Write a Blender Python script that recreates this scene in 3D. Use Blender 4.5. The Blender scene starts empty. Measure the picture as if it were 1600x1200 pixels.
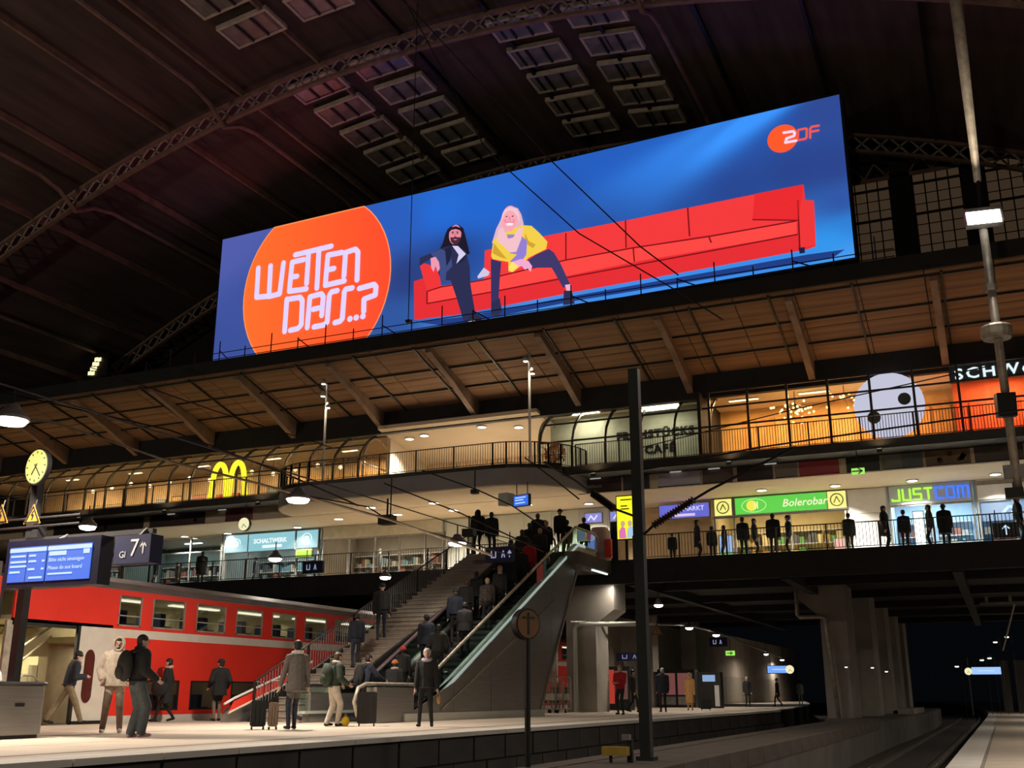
import bpy, math, random
import numpy as np
from mathutils import Vector, Matrix
random.seed(7)
D = bpy.data
SC = bpy.context.scene
COL = SC.collection
rad = math.radians
# ------------------------------------------------------------------ camera, world, exposure
FPX, PITCH, YAW, CZ = 1663.0, rad(16.26), rad(24.0), 1.6
cam = D.objects.new('camera', D.cameras.new('camera'))
COL.objects.link(cam)
cam.data.sensor_width = 36.0
cam.data.lens = 36.0 * FPX / 1600.0
cam.data.clip_end = 1000
cam.location = (0, 0, CZ)
cam.rotation_euler = (math.pi / 2 + PITCH, 0, YAW)
SC.camera = cam
SC.view_settings.view_transform = 'Standard'
SC.view_settings.look = 'None'
SC.view_settings.exposure = 0.0
SC.view_settings.gamma = 1.0
SC.view_settings.use_curve_mapping = False
SC.cycles.use_denoising = True
SC.cycles.max_bounces = 6
SC.cycles.diffuse_bounces = 3
SC.cycles.glossy_bounces = 3
SC.cycles.transmission_bounces = 4
SC.cycles.transparent_max_bounces = 12
SC.cycles.caustics_reflective = False
SC.cycles.caustics_refractive = False
SC.cycles.sample_clamp_indirect = 4.0
W = D.worlds.new('night_sky')
SC.world = W
W.use_nodes = True
W.node_tree.nodes['Background'].inputs['Color'].default_value = (0.35, 0.42, 0.6, 1)
W.node_tree.nodes['Background'].inputs['Strength'].default_value = 0.004

# ------------------------------------------------------------------ measuring: a point of the photo on a plane of the station
_c, _s = math.cos(PITCH), math.sin(PITCH)
def ray(px, py):
    cx, cy = px - 800.0, 600.0 - py
    up = cy * _c + FPX * _s
    fw = FPX * _c - cy * _s
    return Vector((cx * math.cos(YAW) - fw * math.sin(YAW), fw * math.cos(YAW) + cx * math.sin(YAW), up))
def P(px, py, x=None, y=None, z=None):
    r = ray(px, py)
    t = y / r.y if y is not None else (x / r.x if x is not None else (z - CZ) / r.z)
    return Vector((r.x * t, r.y * t, CZ + r.z * t))

# ------------------------------------------------------------------ materials (all node based)
def lin(c):
    return c / 12.92 if c <= 0.04045 else ((c + 0.055) / 1.055) ** 2.4
def rgb(r, g, b):
    return (lin(r / 255.0), lin(g / 255.0), lin(b / 255.0))
_MATS = {}
def mat(name, col=(0.5, 0.5, 0.5), rough=0.6, metal=0.0, var=0.15, scale=3.0, bump=0.0, stretch=None, alpha=1.0, trans=0.0):
    if name in _MATS:
        return _MATS[name]
    m = D.materials.new(name)
    m.use_nodes = True
    nt = m.node_tree
    b = nt.nodes['Principled BSDF']
    b.inputs['Roughness'].default_value = rough
    b.inputs['Metallic'].default_value = metal
    if var > 0:
        tc = nt.nodes.new('ShaderNodeTexCoord')
        no = nt.nodes.new('ShaderNodeTexNoise')
        no.inputs['Scale'].default_value = scale
        no.inputs['Detail'].default_value = 5
        src = tc.outputs['Object']
        if stretch:
            mp = nt.nodes.new('ShaderNodeMapping')
            mp.inputs['Scale'].default_value = stretch
            nt.links.new(src, mp.inputs['Vector'])
            src = mp.outputs['Vector']
        nt.links.new(src, no.inputs['Vector'])
        cr = nt.nodes.new('ShaderNodeValToRGB')
        cr.color_ramp.elements[0].position = 0.3
        cr.color_ramp.elements[1].position = 0.7
        cr.color_ramp.elements[0].color = tuple(max(0, c * (1 - var)) for c in col) + (1,)
        cr.color_ramp.elements[1].color = tuple(min(1, c * (1 + var)) for c in col) + (1,)
        nt.links.new(no.outputs['Fac'], cr.inputs['Fac'])
        nt.links.new(cr.outputs['Color'], b.inputs['Base Color'])
        if bump > 0:
            bp = nt.nodes.new('ShaderNodeBump')
            bp.inputs['Strength'].default_value = bump
            bp.inputs['Distance'].default_value = 0.02
            nt.links.new(no.outputs['Fac'], bp.inputs['Height'])
            nt.links.new(bp.outputs['Normal'], b.inputs['Normal'])
    else:
        b.inputs['Base Color'].default_value = tuple(col) + (1,)
    if trans > 0:
        b.inputs['Transmission Weight'].default_value = trans
    if alpha < 1:
        b.inputs['Alpha'].default_value = alpha
    _MATS[name] = m
    return m
def glow(name, col, strength=1.0):
    if name in _MATS:
        return _MATS[name]
    m = D.materials.new(name)
    m.use_nodes = True
    b = m.node_tree.nodes['Principled BSDF']
    b.inputs['Base Color'].default_value = (0.02, 0.02, 0.02, 1)
    b.inputs['Roughness'].default_value = 0.5
    b.inputs['Emission Color'].default_value = tuple(col) + (1,)
    b.inputs['Emission Strength'].default_value = strength
    _MATS[name] = m
    return m
def glass(name, col=(0.8, 0.85, 0.85), opacity=0.12, rough=0.03):
    # a thin pane: mostly clear, with a little reflection
    if name in _MATS:
        return _MATS[name]
    m = D.materials.new(name)
    m.use_nodes = True
    nt = m.node_tree
    for n in list(nt.nodes):
        nt.nodes.remove(n)
    out = nt.nodes.new('ShaderNodeOutputMaterial')
    mx = nt.nodes.new('ShaderNodeMixShader')
    tr = nt.nodes.new('ShaderNodeBsdfTransparent')
    gl = nt.nodes.new('ShaderNodeBsdfGlossy')
    tr.inputs['Color'].default_value = tuple(col) + (1,)
    gl.inputs['Roughness'].default_value = rough
    gl.inputs['Color'].default_value = (0.8, 0.8, 0.8, 1)
    mx.inputs['Fac'].default_value = opacity
    nt.links.new(tr.outputs[0], mx.inputs[1])
    nt.links.new(gl.outputs[0], mx.inputs[2])
    nt.links.new(mx.outputs[0], out.inputs['Surface'])
    _MATS[name] = m
    return m

M = dict(
    paving=mat('paving', (0.60, 0.50, 0.40), 0.75, var=0.12, scale=1.2, bump=0.1),
    paving_dark=mat('paving_dark', (0.30, 0.26, 0.22), 0.8, var=0.15, scale=2),
    coping=mat('coping', (0.74, 0.69, 0.62), 0.7, var=0.08, scale=1.5),
    block=mat('block', (0.06, 0.05, 0.046), 0.85, var=0.3, scale=1.0, bump=0.3),
    concrete=mat('concrete', (0.30, 0.27, 0.235), 0.8, var=0.18, scale=0.8, bump=0.15),
    concrete_dark=mat('concrete_dark', (0.12, 0.105, 0.09), 0.85, var=0.25, scale=0.8, bump=0.2),
    ballast=mat('ballast', (0.05, 0.04, 0.035), 0.95, var=0.6, scale=14, bump=0.8),
    mast_grey=mat('mast_grey', (0.035, 0.032, 0.034), 0.5, 0.3, var=0.2, scale=4),
    floor_tile=mat('pale_floor_tile', (0.62, 0.55, 0.45), 0.5, var=0.08, scale=1.5),
    sleeper=mat('sleeper', (0.09, 0.075, 0.065), 0.9, var=0.3, scale=6),
    rail=mat('rail_steel', (0.35, 0.31, 0.28), 0.35, 0.9, var=0.2, scale=8),
    dark=mat('dark_steel', (0.018, 0.016, 0.015), 0.5, 0.3, var=0.25, scale=4),
    green_black=mat('green_black_steel', (0.014, 0.019, 0.017), 0.45, 0.2, var=0.25, scale=3),
    frame=mat('frame_steel', (0.03, 0.026, 0.022), 0.45, 0.4, var=0.2, scale=4),
    grey_steel=mat('grey_steel', (0.25, 0.24, 0.23), 0.5, 0.5, var=0.2, scale=4),
    galv=mat('galvanised', (0.42, 0.37, 0.30), 0.5, 0.4, var=0.25, scale=5),
    stainless=mat('stainless', (0.42, 0.41, 0.39), 0.38, 0.85, var=0.1, scale=3, stretch=(0.3, 0.3, 8)),
    handrail_black=mat('handrail_rubber', (0.05, 0.04, 0.05), 0.35, var=0.1),
    handrail_plum=mat('handrail_plum', (0.20, 0.12, 0.14), 0.3, var=0.1),
    stone_step=mat('stone_step', (0.33, 0.28, 0.23), 0.7, var=0.2, scale=3),
    cream=mat('cream_plaster', (0.80, 0.66, 0.49), 0.8, var=0.05, scale=0.6),
    cream_wall=mat('cream_ribbed_wall', (0.78, 0.58, 0.38), 0.8, var=0.08, scale=2),
    fascia=mat('grey_fascia', (0.34, 0.32, 0.33), 0.6, var=0.08, scale=1),
    white_panel=mat('white_panel', (0.66, 0.68, 0.62), 0.6, var=0.06, scale=1),
    white=mat('white_paint', (0.78, 0.76, 0.73), 0.5, var=0.05),
    soffit_wood=mat('brown_soffit', (0.215, 0.115, 0.058), 0.8, var=0.3, scale=1.5, stretch=(0.25, 2.5, 2.5)),
    roof=mat('roof_boards', (0.075, 0.05, 0.04), 0.9, var=0.35, scale=0.6, stretch=(3, 0.3, 1)),
    roof_steel=mat('roof_steel', (0.22, 0.14, 0.10), 0.7, var=0.3, scale=1.5),
    skyframe=mat('skylight_frame', (0.55, 0.47, 0.38), 0.6, var=0.15),
    skyglass=mat('skylight_glass', (0.22, 0.20, 0.17), 0.25, var=0.3, scale=1.2),
    train_red=mat('train_red', (0.86, 0.042, 0.025), 0.32, var=0.05, scale=0.8),
    train_white=mat('train_white', (0.72, 0.66, 0.58), 0.4, var=0.05),
    train_roof=mat('train_roof', (0.16, 0.13, 0.125), 0.6, var=0.2, scale=1.5),
    train_inside=mat('train_interior', (0.62, 0.55, 0.36), 0.7, var=0.1),
    seat_blue=mat('seat_blue', (0.06, 0.09, 0.2), 0.8, var=0.2),
    black=mat('black_plastic', (0.012, 0.012, 0.013), 0.4, var=0.1),
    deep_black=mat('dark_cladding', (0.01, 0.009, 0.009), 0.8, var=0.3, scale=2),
    sign_blue=mat('sign_blue', (0.006, 0.008, 0.055), 0.75, var=0.05),
    sign_white=mat('sign_lettering_white', (0.75, 0.75, 0.78), 0.5, var=0),
    glass=glass('clear_glass'),
    glass_dark=glass('smoked_glass', (0.55, 0.58, 0.58), 0.16),
    glass_green=glass('green_edge_glass', (0.72, 0.86, 0.82), 0.14),
    lamp=glow('lamp_glass', (1.0, 0.97, 0.9), 14),
    down=glow('downlight_glass', (1.0, 0.90, 0.74), 9),
    skin=mat('skin', (0.55, 0.33, 0.25), 0.55, var=0.06),
    skin_pale=mat('skin_pale', (0.68, 0.46, 0.37), 0.55, var=0.06),
    eye=mat('eye_dark', (0.02, 0.015, 0.012), 0.3, var=0),
    lip=mat('lips', (0.35, 0.13, 0.11), 0.5, var=0),
)

# ------------------------------------------------------------------ mesh building
ORG = {}
ORD = ('first', 'second', 'third', 'fourth', 'fifth', 'sixth', 'seventh', 'eighth', 'ninth', 'tenth', 'eleventh', 'twelfth', 'thirteenth', 'fourteenth', 'fifteenth', 'sixteenth')
def org(o):
    return ORG.get(o.name, Vector((0, 0, 0))) if o else Vector((0, 0, 0))
def link(o, parent=None):
    COL.objects.link(o)
    if parent:
        o.parent = parent
    return o
def tag(o, label=None, cat=None, group=None, kind=None):
    if label: o['label'] = label
    if cat: o['category'] = cat
    if group: o['group'] = group
    if kind: o['kind'] = kind
    return o
def thing(name, loc, label, cat, group=None, rz=0.0, kind=None):
    o = D.objects.new(name, None)
    o.empty_display_size = 0.2
    link(o)
    o.location = loc
    o.rotation_euler = (0, 0, rz)
    ORG[o.name] = Vector(loc)
    return tag(o, label, cat, group, kind)

class MB:
    def __init__(s):
        s.v, s.f, s.mi, s.cur = [], [], [], 0
    def add(s, vs, fs):
        n = len(s.v)
        s.v.extend([tuple(p) for p in vs])
        for f in fs:
            s.f.append(tuple(i + n for i in f)); s.mi.append(s.cur)
        return s
    def box(s, x0, x1, y0, y1, z0, z1):
        return s.add([(x0,y0,z0),(x1,y0,z0),(x1,y1,z0),(x0,y1,z0),(x0,y0,z1),(x1,y0,z1),(x1,y1,z1),(x0,y1,z1)],
                     [(0,3,2,1),(4,5,6,7),(0,1,5,4),(1,2,6,5),(2,3,7,6),(3,0,4,7)])
    def obox(s, c, size, rz=0, tilt=0):
        hx, hy, hz = (q / 2 for q in size)
        R = Matrix.Rotation(rz, 3, 'Z') @ Matrix.Rotation(tilt, 3, 'X')
        vs = [Vector(c) + R @ Vector((a * hx, b * hy, d * hz)) for d in (-1, 1) for a, b in ((-1,-1),(1,-1),(1,1),(-1,1))]
        return s.add(vs, [(0,3,2,1),(4,5,6,7),(0,1,5,4),(1,2,6,5),(2,3,7,6),(3,0,4,7)])
    def beam(s, p0, p1, w, h):
        # rectangular bar between two points, h measured upwards
        p0, p1 = Vector(p0), Vector(p1)
        d = (p1 - p0).normalized()
        side = d.cross(Vector((0, 0, 1)))
        side = Vector((1, 0, 0)) if side.length < 1e-4 else side.normalized()
        up = side.cross(d).normalized()
        vs = []
        for p in (p0, p1):
            for a, b in ((-1,-1),(1,-1),(1,1),(-1,1)):
                vs.append(p + side * (a * w / 2) + up * (b * h / 2))
        return s.add(vs, [(0,3,2,1),(4,5,6,7),(0,1,5,4),(1,2,6,5),(2,3,7,6),(3,0,4,7)])
    def tube(s, p0, p1, r0, r1=None, n=8):
        return s.path([p0, p1], [r0, r0 if r1 is None else r1], n)
    def path(s, pts, r, n=6, closed=False):
        pts = [Vector(p) for p in pts]
        k = len(pts)
        rs = r if isinstance(r, (list, tuple)) else [r] * k
        vs, fs = [], []
        prev = None
        for i, p in enumerate(pts):
            if closed:
                d = pts[(i + 1) % k] - pts[i - 1]
            else:
                d = pts[min(i + 1, k - 1)] - pts[max(i - 1, 0)]
            d.normalize()
            if prev is None:
                a = d.cross(Vector((0, 0, 1)))
                if a.length < 1e-3: a = d.cross(Vector((1, 0, 0)))
            else:
                a = prev - d * prev.dot(d)
                if a.length < 1e-4: a = d.cross(Vector((0, 0, 1)))
            a.normalize(); prev = a
            b = d.cross(a)
            for j in range(n):
                t = 2 * math.pi * j / n
                vs.append(p + (a * math.cos(t) + b * math.sin(t)) * rs[i])
        for i in range(k if closed else k - 1):
            i2 = (i + 1) % k
            for j in range(n):
                fs.append((i*n+j, i*n+(j+1) % n, i2*n+(j+1) % n, i2*n+j))
        if not closed:
            fs.append(tuple(reversed(range(n)))); fs.append(tuple(range((k-1)*n, k*n)))
        return s.add(vs, fs)
    def ell(s, c, r, nu=12, nv=8, R=None):
        c = Vector(c)
        if not isinstance(r, (tuple, list)): r = (r, r, r)
        vs, fs = [], []
        for i in range(nv + 1):
            ph = math.pi * i / nv
            for j in range(nu):
                t = 2 * math.pi * j / nu
                v = Vector((r[0]*math.sin(ph)*math.cos(t), r[1]*math.sin(ph)*math.sin(t), r[2]*math.cos(ph)))
                vs.append(c + (R @ v if R else v))
        for i in range(nv):
            for j in range(nu):
                fs.append((i*nu+j, (i+1)*nu+j, (i+1)*nu+(j+1) % nu, i*nu+(j+1) % nu))
        return s.add(vs, fs)
    def prism(s, pts, fn, d0, d1):
        # 2D outline (u,v) extruded between depths d0 and d1; fn(u,v,d) -> point
        n = len(pts)
        vs = [fn(u, v, d0) for u, v in pts] + [fn(u, v, d1) for u, v in pts]
        fs = [tuple(range(n)), tuple(reversed(range(n, 2*n)))]
        for i in range(n):
            j = (i + 1) % n
            fs.append((j, i, n + i, n + j))
        return s.add(vs, fs)
    def lathe(s, prof, c, n=16, axis='z'):
        vs, fs = [], []
        k = len(prof)
        for r, h in prof:
            for j in range(n):
                t = 2 * math.pi * j / n
                q = (r*math.cos(t), r*math.sin(t), h)
                if axis == 'y': q = (q[0], -h, q[1])
                if axis == 'x': q = (h, q[0], q[1])
                vs.append(Vector(c) + Vector(q))
        for i in range(k - 1):
            for j in range(n):
                fs.append((i*n+j, i*n+(j+1) % n, (i+1)*n+(j+1) % n, (i+1)*n+j))
        fs.append(tuple(reversed(range(n)))); fs.append(tuple(range((k-1)*n, k*n)))
        return s.add(vs, fs)
    def mesh(s, name, mats, off=Vector((0, 0, 0)), smooth=False):
        me = D.meshes.new(name)
        me.from_pydata([tuple(Vector(p) - off) for p in s.v], [], s.f)
        for m in (mats if isinstance(mats, (list, tuple)) else [mats]):
            me.materials.append(m)
        if any(s.mi):
            me.polygons.foreach_set('material_index', s.mi)
        if smooth:
            me.polygons.foreach_set('use_smooth', [True] * len(me.polygons))
        me.update()
        return me
    def build(s, name, mats, parent=None, label=None, cat=None, group=None, kind=None, smooth=False, local=False):
        if parent:
            off = Vector((0, 0, 0)) if local else org(parent)
        else:
            a = np.array(s.v)
            off = Vector(((a[:,0].min()+a[:,0].max())/2, (a[:,1].min()+a[:,1].max())/2, a[:,2].min()))
        o = D.objects.new(name, s.mesh(name, mats, off, smooth))
        link(o, parent)
        if not parent: o.location = off
        ORG[o.name] = off
        return tag(o, label, cat, group, kind)
def piece(name, me, loc, parent=None, scale=None, rz=0, label=None, cat=None, group=None, kind=None):
    # an object that shares mesh data
    o = D.objects.new(name, me)
    link(o, parent)
    o.location = Vector(loc) - org(parent)
    if scale: o.scale = scale
    if rz: o.rotation_euler = (0, 0, rz)
    ORG[o.name] = org(parent) if parent else Vector(loc)
    return tag(o, label, cat, group, kind)
def unit_box(name, m):
    return MB().box(-0.5, 0.5, -0.5, 0.5, -0.5, 0.5).mesh(name, m)
def boxpiece(name, me, x0, x1, y0, y1, z0, z1, parent=None, **k):
    return piece(name, me, ((x0+x1)/2, (y0+y1)/2, (z0+z1)/2), parent, (abs(x1-x0), abs(y1-y0), abs(z1-z0)), **k)
def copy_tree(o, parent=None):
    c = o.copy(); COL.objects.link(c); c.parent = parent
    for ch in o.children: copy_tree(ch, c)
    return c
def front(y, x=0.0, z=0.0, rz=0.0):
    # frame of an upright plate that faces the camera side (-y): u to the right, v up, d towards the viewer
    cr, sr = math.cos(rz), math.sin(rz)
    def fn(u, v, d=0.0):
        return Vector((x + u*cr + d*sr, y + u*sr - d*cr, z + v))
    return fn
def text(body, size, m, parent, loc, rz=0.0, name='lettering', ext=0.01, bold=0.0, sx=1.0, align='LEFT', rx=math.pi/2, space=1.0, label=None, shear=0.0):
    cu = D.curves.new('t', 'FONT')
    cu.body = body; cu.size = size; cu.extrude = ext; cu.offset = bold; cu.align_x = align; cu.space_character = space; cu.shear = shear
    cu.resolution_u = 2
    t = D.objects.new('t', cu); COL.objects.link(t)
    bpy.context.view_layer.update()
    me = D.meshes.new_from_object(t.evaluated_get(bpy.context.evaluated_depsgraph_get()))
    D.objects.remove(t); D.curves.remove(cu)
    me.materials.clear(); me.materials.append(m)
    o = D.objects.new(name, me); link(o, parent)
    o.location = Vector(loc) - org(parent)
    o.rotation_euler = (rx, 0, rz)
    o.scale = (sx, 1, 1)
    return tag(o, label)
def ribbon(mb, fn, pts, w, d0, d1, rnd=True):
    # a stroke of width w on a plate
    for (a, b) in zip(pts, pts[1:]):
        a, b = Vector(a), Vector(b)
        t = (b - a)
        if t.length < 1e-6: continue
        t.normalize(); n = Vector((-t.y, t.x)) * (w / 2)
        mb.prism([a - n, b - n, b + n, a + n], fn, d0, d1)
    if rnd:
        for p in pts:
            mb.prism([(p[0] + w/2*math.cos(k*math.pi/5), p[1] + w/2*math.sin(k*math.pi/5)) for k in range(10)], fn, d0, d1)
def disc(mb, fn, c, r, d0, d1, n=28, rv=None):
    rv = r if rv is None else rv
    mb.prism([(c[0] + r*math.cos(2*math.pi*k/n), c[1] + rv*math.sin(2*math.pi*k/n)) for k in range(n)], fn, d0, d1)
def lamp_light(name, loc, power, size, col=(1, 0.93, 0.82), parent=None, kind='AREA', rot=(0, 0, 0), spread=180, sy=None):
    l = D.lights.new(name, kind)
    l.energy = power; l.color = col
    if kind == 'AREA':
        l.shape = 'RECTANGLE' if sy else 'DISK'
        l.size = size; l.spread = rad(spread)
        if sy: l.size_y = sy
    else:
        l.shadow_soft_size = size
    o = D.objects.new(name, l); link(o, parent)
    o.location = Vector(loc) - org(parent)
    o.rotation_euler = rot
    return o
# ================================================================== the setting
ZF, ZN, ZS, ZR = 0.88, 0.0, 0.6, -0.35
def bend(y):
    return -max(0.0, y - 90.0) ** 2 / 2000.0
def strip_mesh(mb, left, right, z0, z1):
    # left/right: lists of (y, x) with equal y values -> solid band
    n = len(left)
    vs = []
    for (y, xl), (_, xr) in zip(left, right):
        vs += [(xl, y, z0), (xr, y, z0), (xr, y, z1), (xl, y, z1)]
    fs = [(0, 1, 2, 3), (4*n-4, 4*n-1, 4*n-2, 4*n-3)]
    for i in range(n - 1):
        a, b = 4*i, 4*i + 4
        for j in range(4):
            fs.append((a + j, b + j, b + (j+1) % 4, a + (j+1) % 4))
    return mb.add(vs, fs)
YS = [-6, 10, 30, 50, 60, 70, 80, 90, 105, 120, 140, 160, 180, 200, 220, 240, 260, 280]
ground = MB().box(-90, 60, -12, 300, -0.9, -0.5).build('ground', M['ballast'], kind='structure')
# ---- far platform (tracks 7 and 8)
EDGE = [(-6, -9.85), (10, -9.85), (30, -9.85), (50, -9.9), (60, -10.6), (70, -11.7), (80, -12.9), (90, -14.3), (105, -16.8), (120, -19.6)]
fp = strip_mesh(MB(), [(y, min(-21.25, x - 3)) for y, x in EDGE], EDGE, -0.6, ZF - 0.06).build('floor_far_platform', M['deep_black'], kind='structure')
blk = unit_box('wall_block', M['block'])
cop = unit_box('coping_stone', M['coping'])
slab = unit_box('paving_slab', M['paving'])
tac = unit_box('tactile_slab', M['paving_dark'])
y = 8.2
i = 0
while y < 52:
    L = 1.5
    xe = -9.85
    boxpiece('coping_stone', cop, xe - 0.62, xe + 0.06, y + 0.01, y + L - 0.01, ZF - 0.07, ZF + 0.012, fp)
    for r, (za, zb) in enumerate(((0.34, 0.77), (-0.14, 0.3))):
        o = 0.6 if r else 0.0
        boxpiece('wall_block', blk, xe - 0.3, xe + 0.03 + random.uniform(-0.012, 0.012), y + o + 0.035, y + o + L - 0.035, za, zb, fp)
    boxpiece('tactile_slab', tac, xe - 1.32, xe - 1.14, y + 0.005, y + L - 0.005, ZF - 0.08, ZF + 0.006, fp)
    boxpiece('paving_slab', slab, xe - 1.13, xe - 0.64, y + 0.01, y + L - 0.01, ZF - 0.08, ZF + 0.004, fp)
    y += L; i += 1
for a in range(-1, 20):
    y0 = 10 + a * 2.2
    for b in range(5):
        x0 = -21.2 + b * 2.005
        boxpiece('paving_slab', slab, x0 + 0.012, x0 + 1.993, y0 + 0.012, y0 + 2.188, ZF - 0.08, ZF, fp)
# beyond the slabs that can be told apart
q = [e for e in EDGE if e[0] >= 50]
strip_mesh(MB(), [(y, min(-21.2, x - 3)) for y, x in q], [(y, x + 0.02) for y, x in q], ZF - 0.05, ZF).build('far_paving', M['paving'], fp)
strip_mesh(MB(), [(y, x - 0.6) for y, x in q], [(y, x + 0.06) for y, x in q], ZF - 0.04, ZF + 0.012).build('far_coping', M['coping'], fp)
# ---- near platform on the camera side
NE = [(y, -1.45 + bend(y)) for y in YS]
np_ = strip_mesh(MB(), NE, [(y, 14 + bend(y)) for y in YS], -0.6, ZN - 0.05).build('floor_near_platform', M['paving_dark'], kind='structure')
for a in range(28):
    y0 = 18 + a * 1.6
    for b, (xa, xb, me) in enumerate(((-1.43, -0.72, cop), (-0.71, -0.65, tac), (-0.64, 0.72, slab), (0.73, 2.1, slab), (2.11, 3.5, slab))):
        boxpiece('paving_slab' if me is slab else ('coping_stone' if me is cop else 'tactile_slab'), me, xa, xb, y0 + 0.012, y0 + 1.588, ZN - 0.07, ZN + (0.01 if me is cop else 0.0), np_)
q = [(y, -1.43 + bend(y)) for y in [62.8] + [v for v in YS if v > 62]]
strip_mesh(MB(), q, [(y, x + 12) for y, x in q], ZN - 0.05, ZN).build('far_paving', M['paving'], np_)
strip_mesh(MB(), q, [(y, x + 0.6) for y, x in q], ZN - 0.05, ZN + 0.01).build('far_coping', M['coping'], np_)
# ---- middle island between the two tracks
IY = [-6, 20, 40, 47, 52, 60, 75, 90]
IL = [-6.4, -6.4, -6.4, -6.9, -7.5, -7.9, -8.6, -9.6]
IR = [-4.55, -4.55, -4.55, -4.55, -4.5, -4.4, -4.3, -4.6]
isl = strip_mesh(MB(), list(zip(IY, IL)), list(zip(IY, IR)), -0.55, ZS - 0.06).build('floor_island', M['concrete_dark'], kind='structure')
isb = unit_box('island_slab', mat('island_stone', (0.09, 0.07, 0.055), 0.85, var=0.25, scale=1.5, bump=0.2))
for a in range(22):
    y0 = 12 + a * 1.5
    if y0 < 44:
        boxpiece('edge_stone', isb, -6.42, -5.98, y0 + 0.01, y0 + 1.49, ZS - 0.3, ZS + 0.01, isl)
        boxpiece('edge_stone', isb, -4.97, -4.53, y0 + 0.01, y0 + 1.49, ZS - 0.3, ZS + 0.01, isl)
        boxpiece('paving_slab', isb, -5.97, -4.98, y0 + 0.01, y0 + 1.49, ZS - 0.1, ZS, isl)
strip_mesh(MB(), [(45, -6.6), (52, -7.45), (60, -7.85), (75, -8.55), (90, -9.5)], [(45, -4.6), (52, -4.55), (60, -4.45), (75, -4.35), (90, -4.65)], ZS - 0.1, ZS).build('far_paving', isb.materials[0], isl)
# low wall at the end of the island
MB().box(-5.3, -4.5, 62, 70, ZS - 0.3, ZS + 0.28).build('trim_1', M['concrete'], kind='structure')
# ---- tracks
slp = MB()
for sx in (-1, 1):
    pass
slp.prism([(-1.3, 0), (1.3, 0), (1.3, 0.16), (0.55, 0.13), (-0.55, 0.13), (-1.3, 0.16)], lambda u, v, d: Vector((u, d, v)), -0.13, 0.13)
slp_me = slp.mesh('sleeper', M['sleeper'])
def track(cx, ya, yb, label, fn=lambda y: 0.0):
    t = thing('railway_track', (cx, ya, -0.5), label, 'track')
    yy = [ya + (yb - ya) * k / 40 for k in range(41)]
    for s in (-1, 1):
        mb = MB()
        pts = [(cx + s * 0.75 + fn(v), v, 0) for v in yy]
        for (a, b) in zip(pts, pts[1:]):
            for (w, za, zb) in ((0.14, -0.5, -0.47), (0.02, -0.47, -0.39), (0.07, -0.39, ZR)):
                mb.add([(a[0]-w/2, a[1], za), (a[0]+w/2, a[1], za), (b[0]+w/2, b[1], za), (b[0]-w/2, b[1], za),
                        (a[0]-w/2, a[1], zb), (a[0]+w/2, a[1], zb), (b[0]+w/2, b[1], zb), (b[0]-w/2, b[1], zb)],
                       [(0,3,2,1),(4,5,6,7),(0,1,5,4),(1,2,6,5),(2,3,7,6),(3,0,4,7)])
        mb.build('rail', M['rail'], t)
    v = max(ya, 16.0)
    for k in range(100):
        piece('sleeper', slp_me, (cx + fn(v), v, -0.645), t)
        v += 0.65
    return t
track(-2.95, 2, 260, 'railway track curving away beside the near platform', bend)
track(-8.15, 2, 60, 'railway track running below the edge of the far platform')
track(-23.0, 2, 80, 'railway track under the red double-deck train')

# ---- bridge: lower deck
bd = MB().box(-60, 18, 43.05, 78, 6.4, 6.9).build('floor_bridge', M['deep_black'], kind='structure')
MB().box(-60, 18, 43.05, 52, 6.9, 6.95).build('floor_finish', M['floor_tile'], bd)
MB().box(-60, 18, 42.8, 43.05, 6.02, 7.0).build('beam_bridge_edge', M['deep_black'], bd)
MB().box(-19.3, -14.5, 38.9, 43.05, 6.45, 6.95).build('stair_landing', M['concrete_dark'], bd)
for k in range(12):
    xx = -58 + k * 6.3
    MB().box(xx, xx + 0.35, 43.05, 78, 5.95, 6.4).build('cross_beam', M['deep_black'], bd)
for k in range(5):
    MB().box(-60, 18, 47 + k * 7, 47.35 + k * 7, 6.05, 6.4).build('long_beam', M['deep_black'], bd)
# ---- piers on the island
for k, (yy, x0, x1, ztop) in enumerate(((50.4, -7.25, -6.1, 6.4), (56.5, -7.0, -5.7, 6.4), (62.8, -7.1, -5.6, 6.4), (69.0, -7.3, -5.6, 6.4), (76.0, -7.6, -5.7, 6.4))):
    mb = MB()
    fl = 1.0 if k == 0 else 0.35
    mb.prism([(x0, ZS), (x1, ZS), (x1, ztop), (x0 - fl, ztop), (x0 - fl, ztop - 0.55), (x0, ztop - 1.45)], lambda u, v, d, yy=yy: Vector((u, yy + d, v)), 0, 2.6)
    mb.build('pillar_island', M['concrete'], kind='structure')
# pier on the far platform, carrying the bridge next to the escalator
mb = MB()
mb.prism([(-17.1, ZF), (-15.75, ZF), (-15.75, 4.5), (-14.9, 5.1), (-14.9, 6.4), (-17.1, 6.4)], lambda u, v, d: Vector((u, 44.2 + d, v)), 0, 1.6)
mb.build('pillar_platform', M['concrete'], kind='structure')
for yy in (62.0, 72.0):
    MB().box(-19.6, -18.6, yy, yy + 1.2, ZF, 6.4).build('pillar_platform', M['concrete'], kind='structure')
# far side wall below the bridge
fw = MB().box(-21.5, -20.9, 58, 125, ZF, 6.4).build('wall_left', mat('underpass_wall', (0.36, 0.31, 0.25), 0.8, var=0.15, scale=0.8), kind='structure')
for k in range(9):
    MB().box(-20.9, -20.86, 60 + k * 6, 65.9 + k * 6, ZF + 0.1, 3.0).build('wall_panel', mat('underpass_panel', (0.26, 0.23, 0.19), 0.6, var=0.1), fw)

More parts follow.
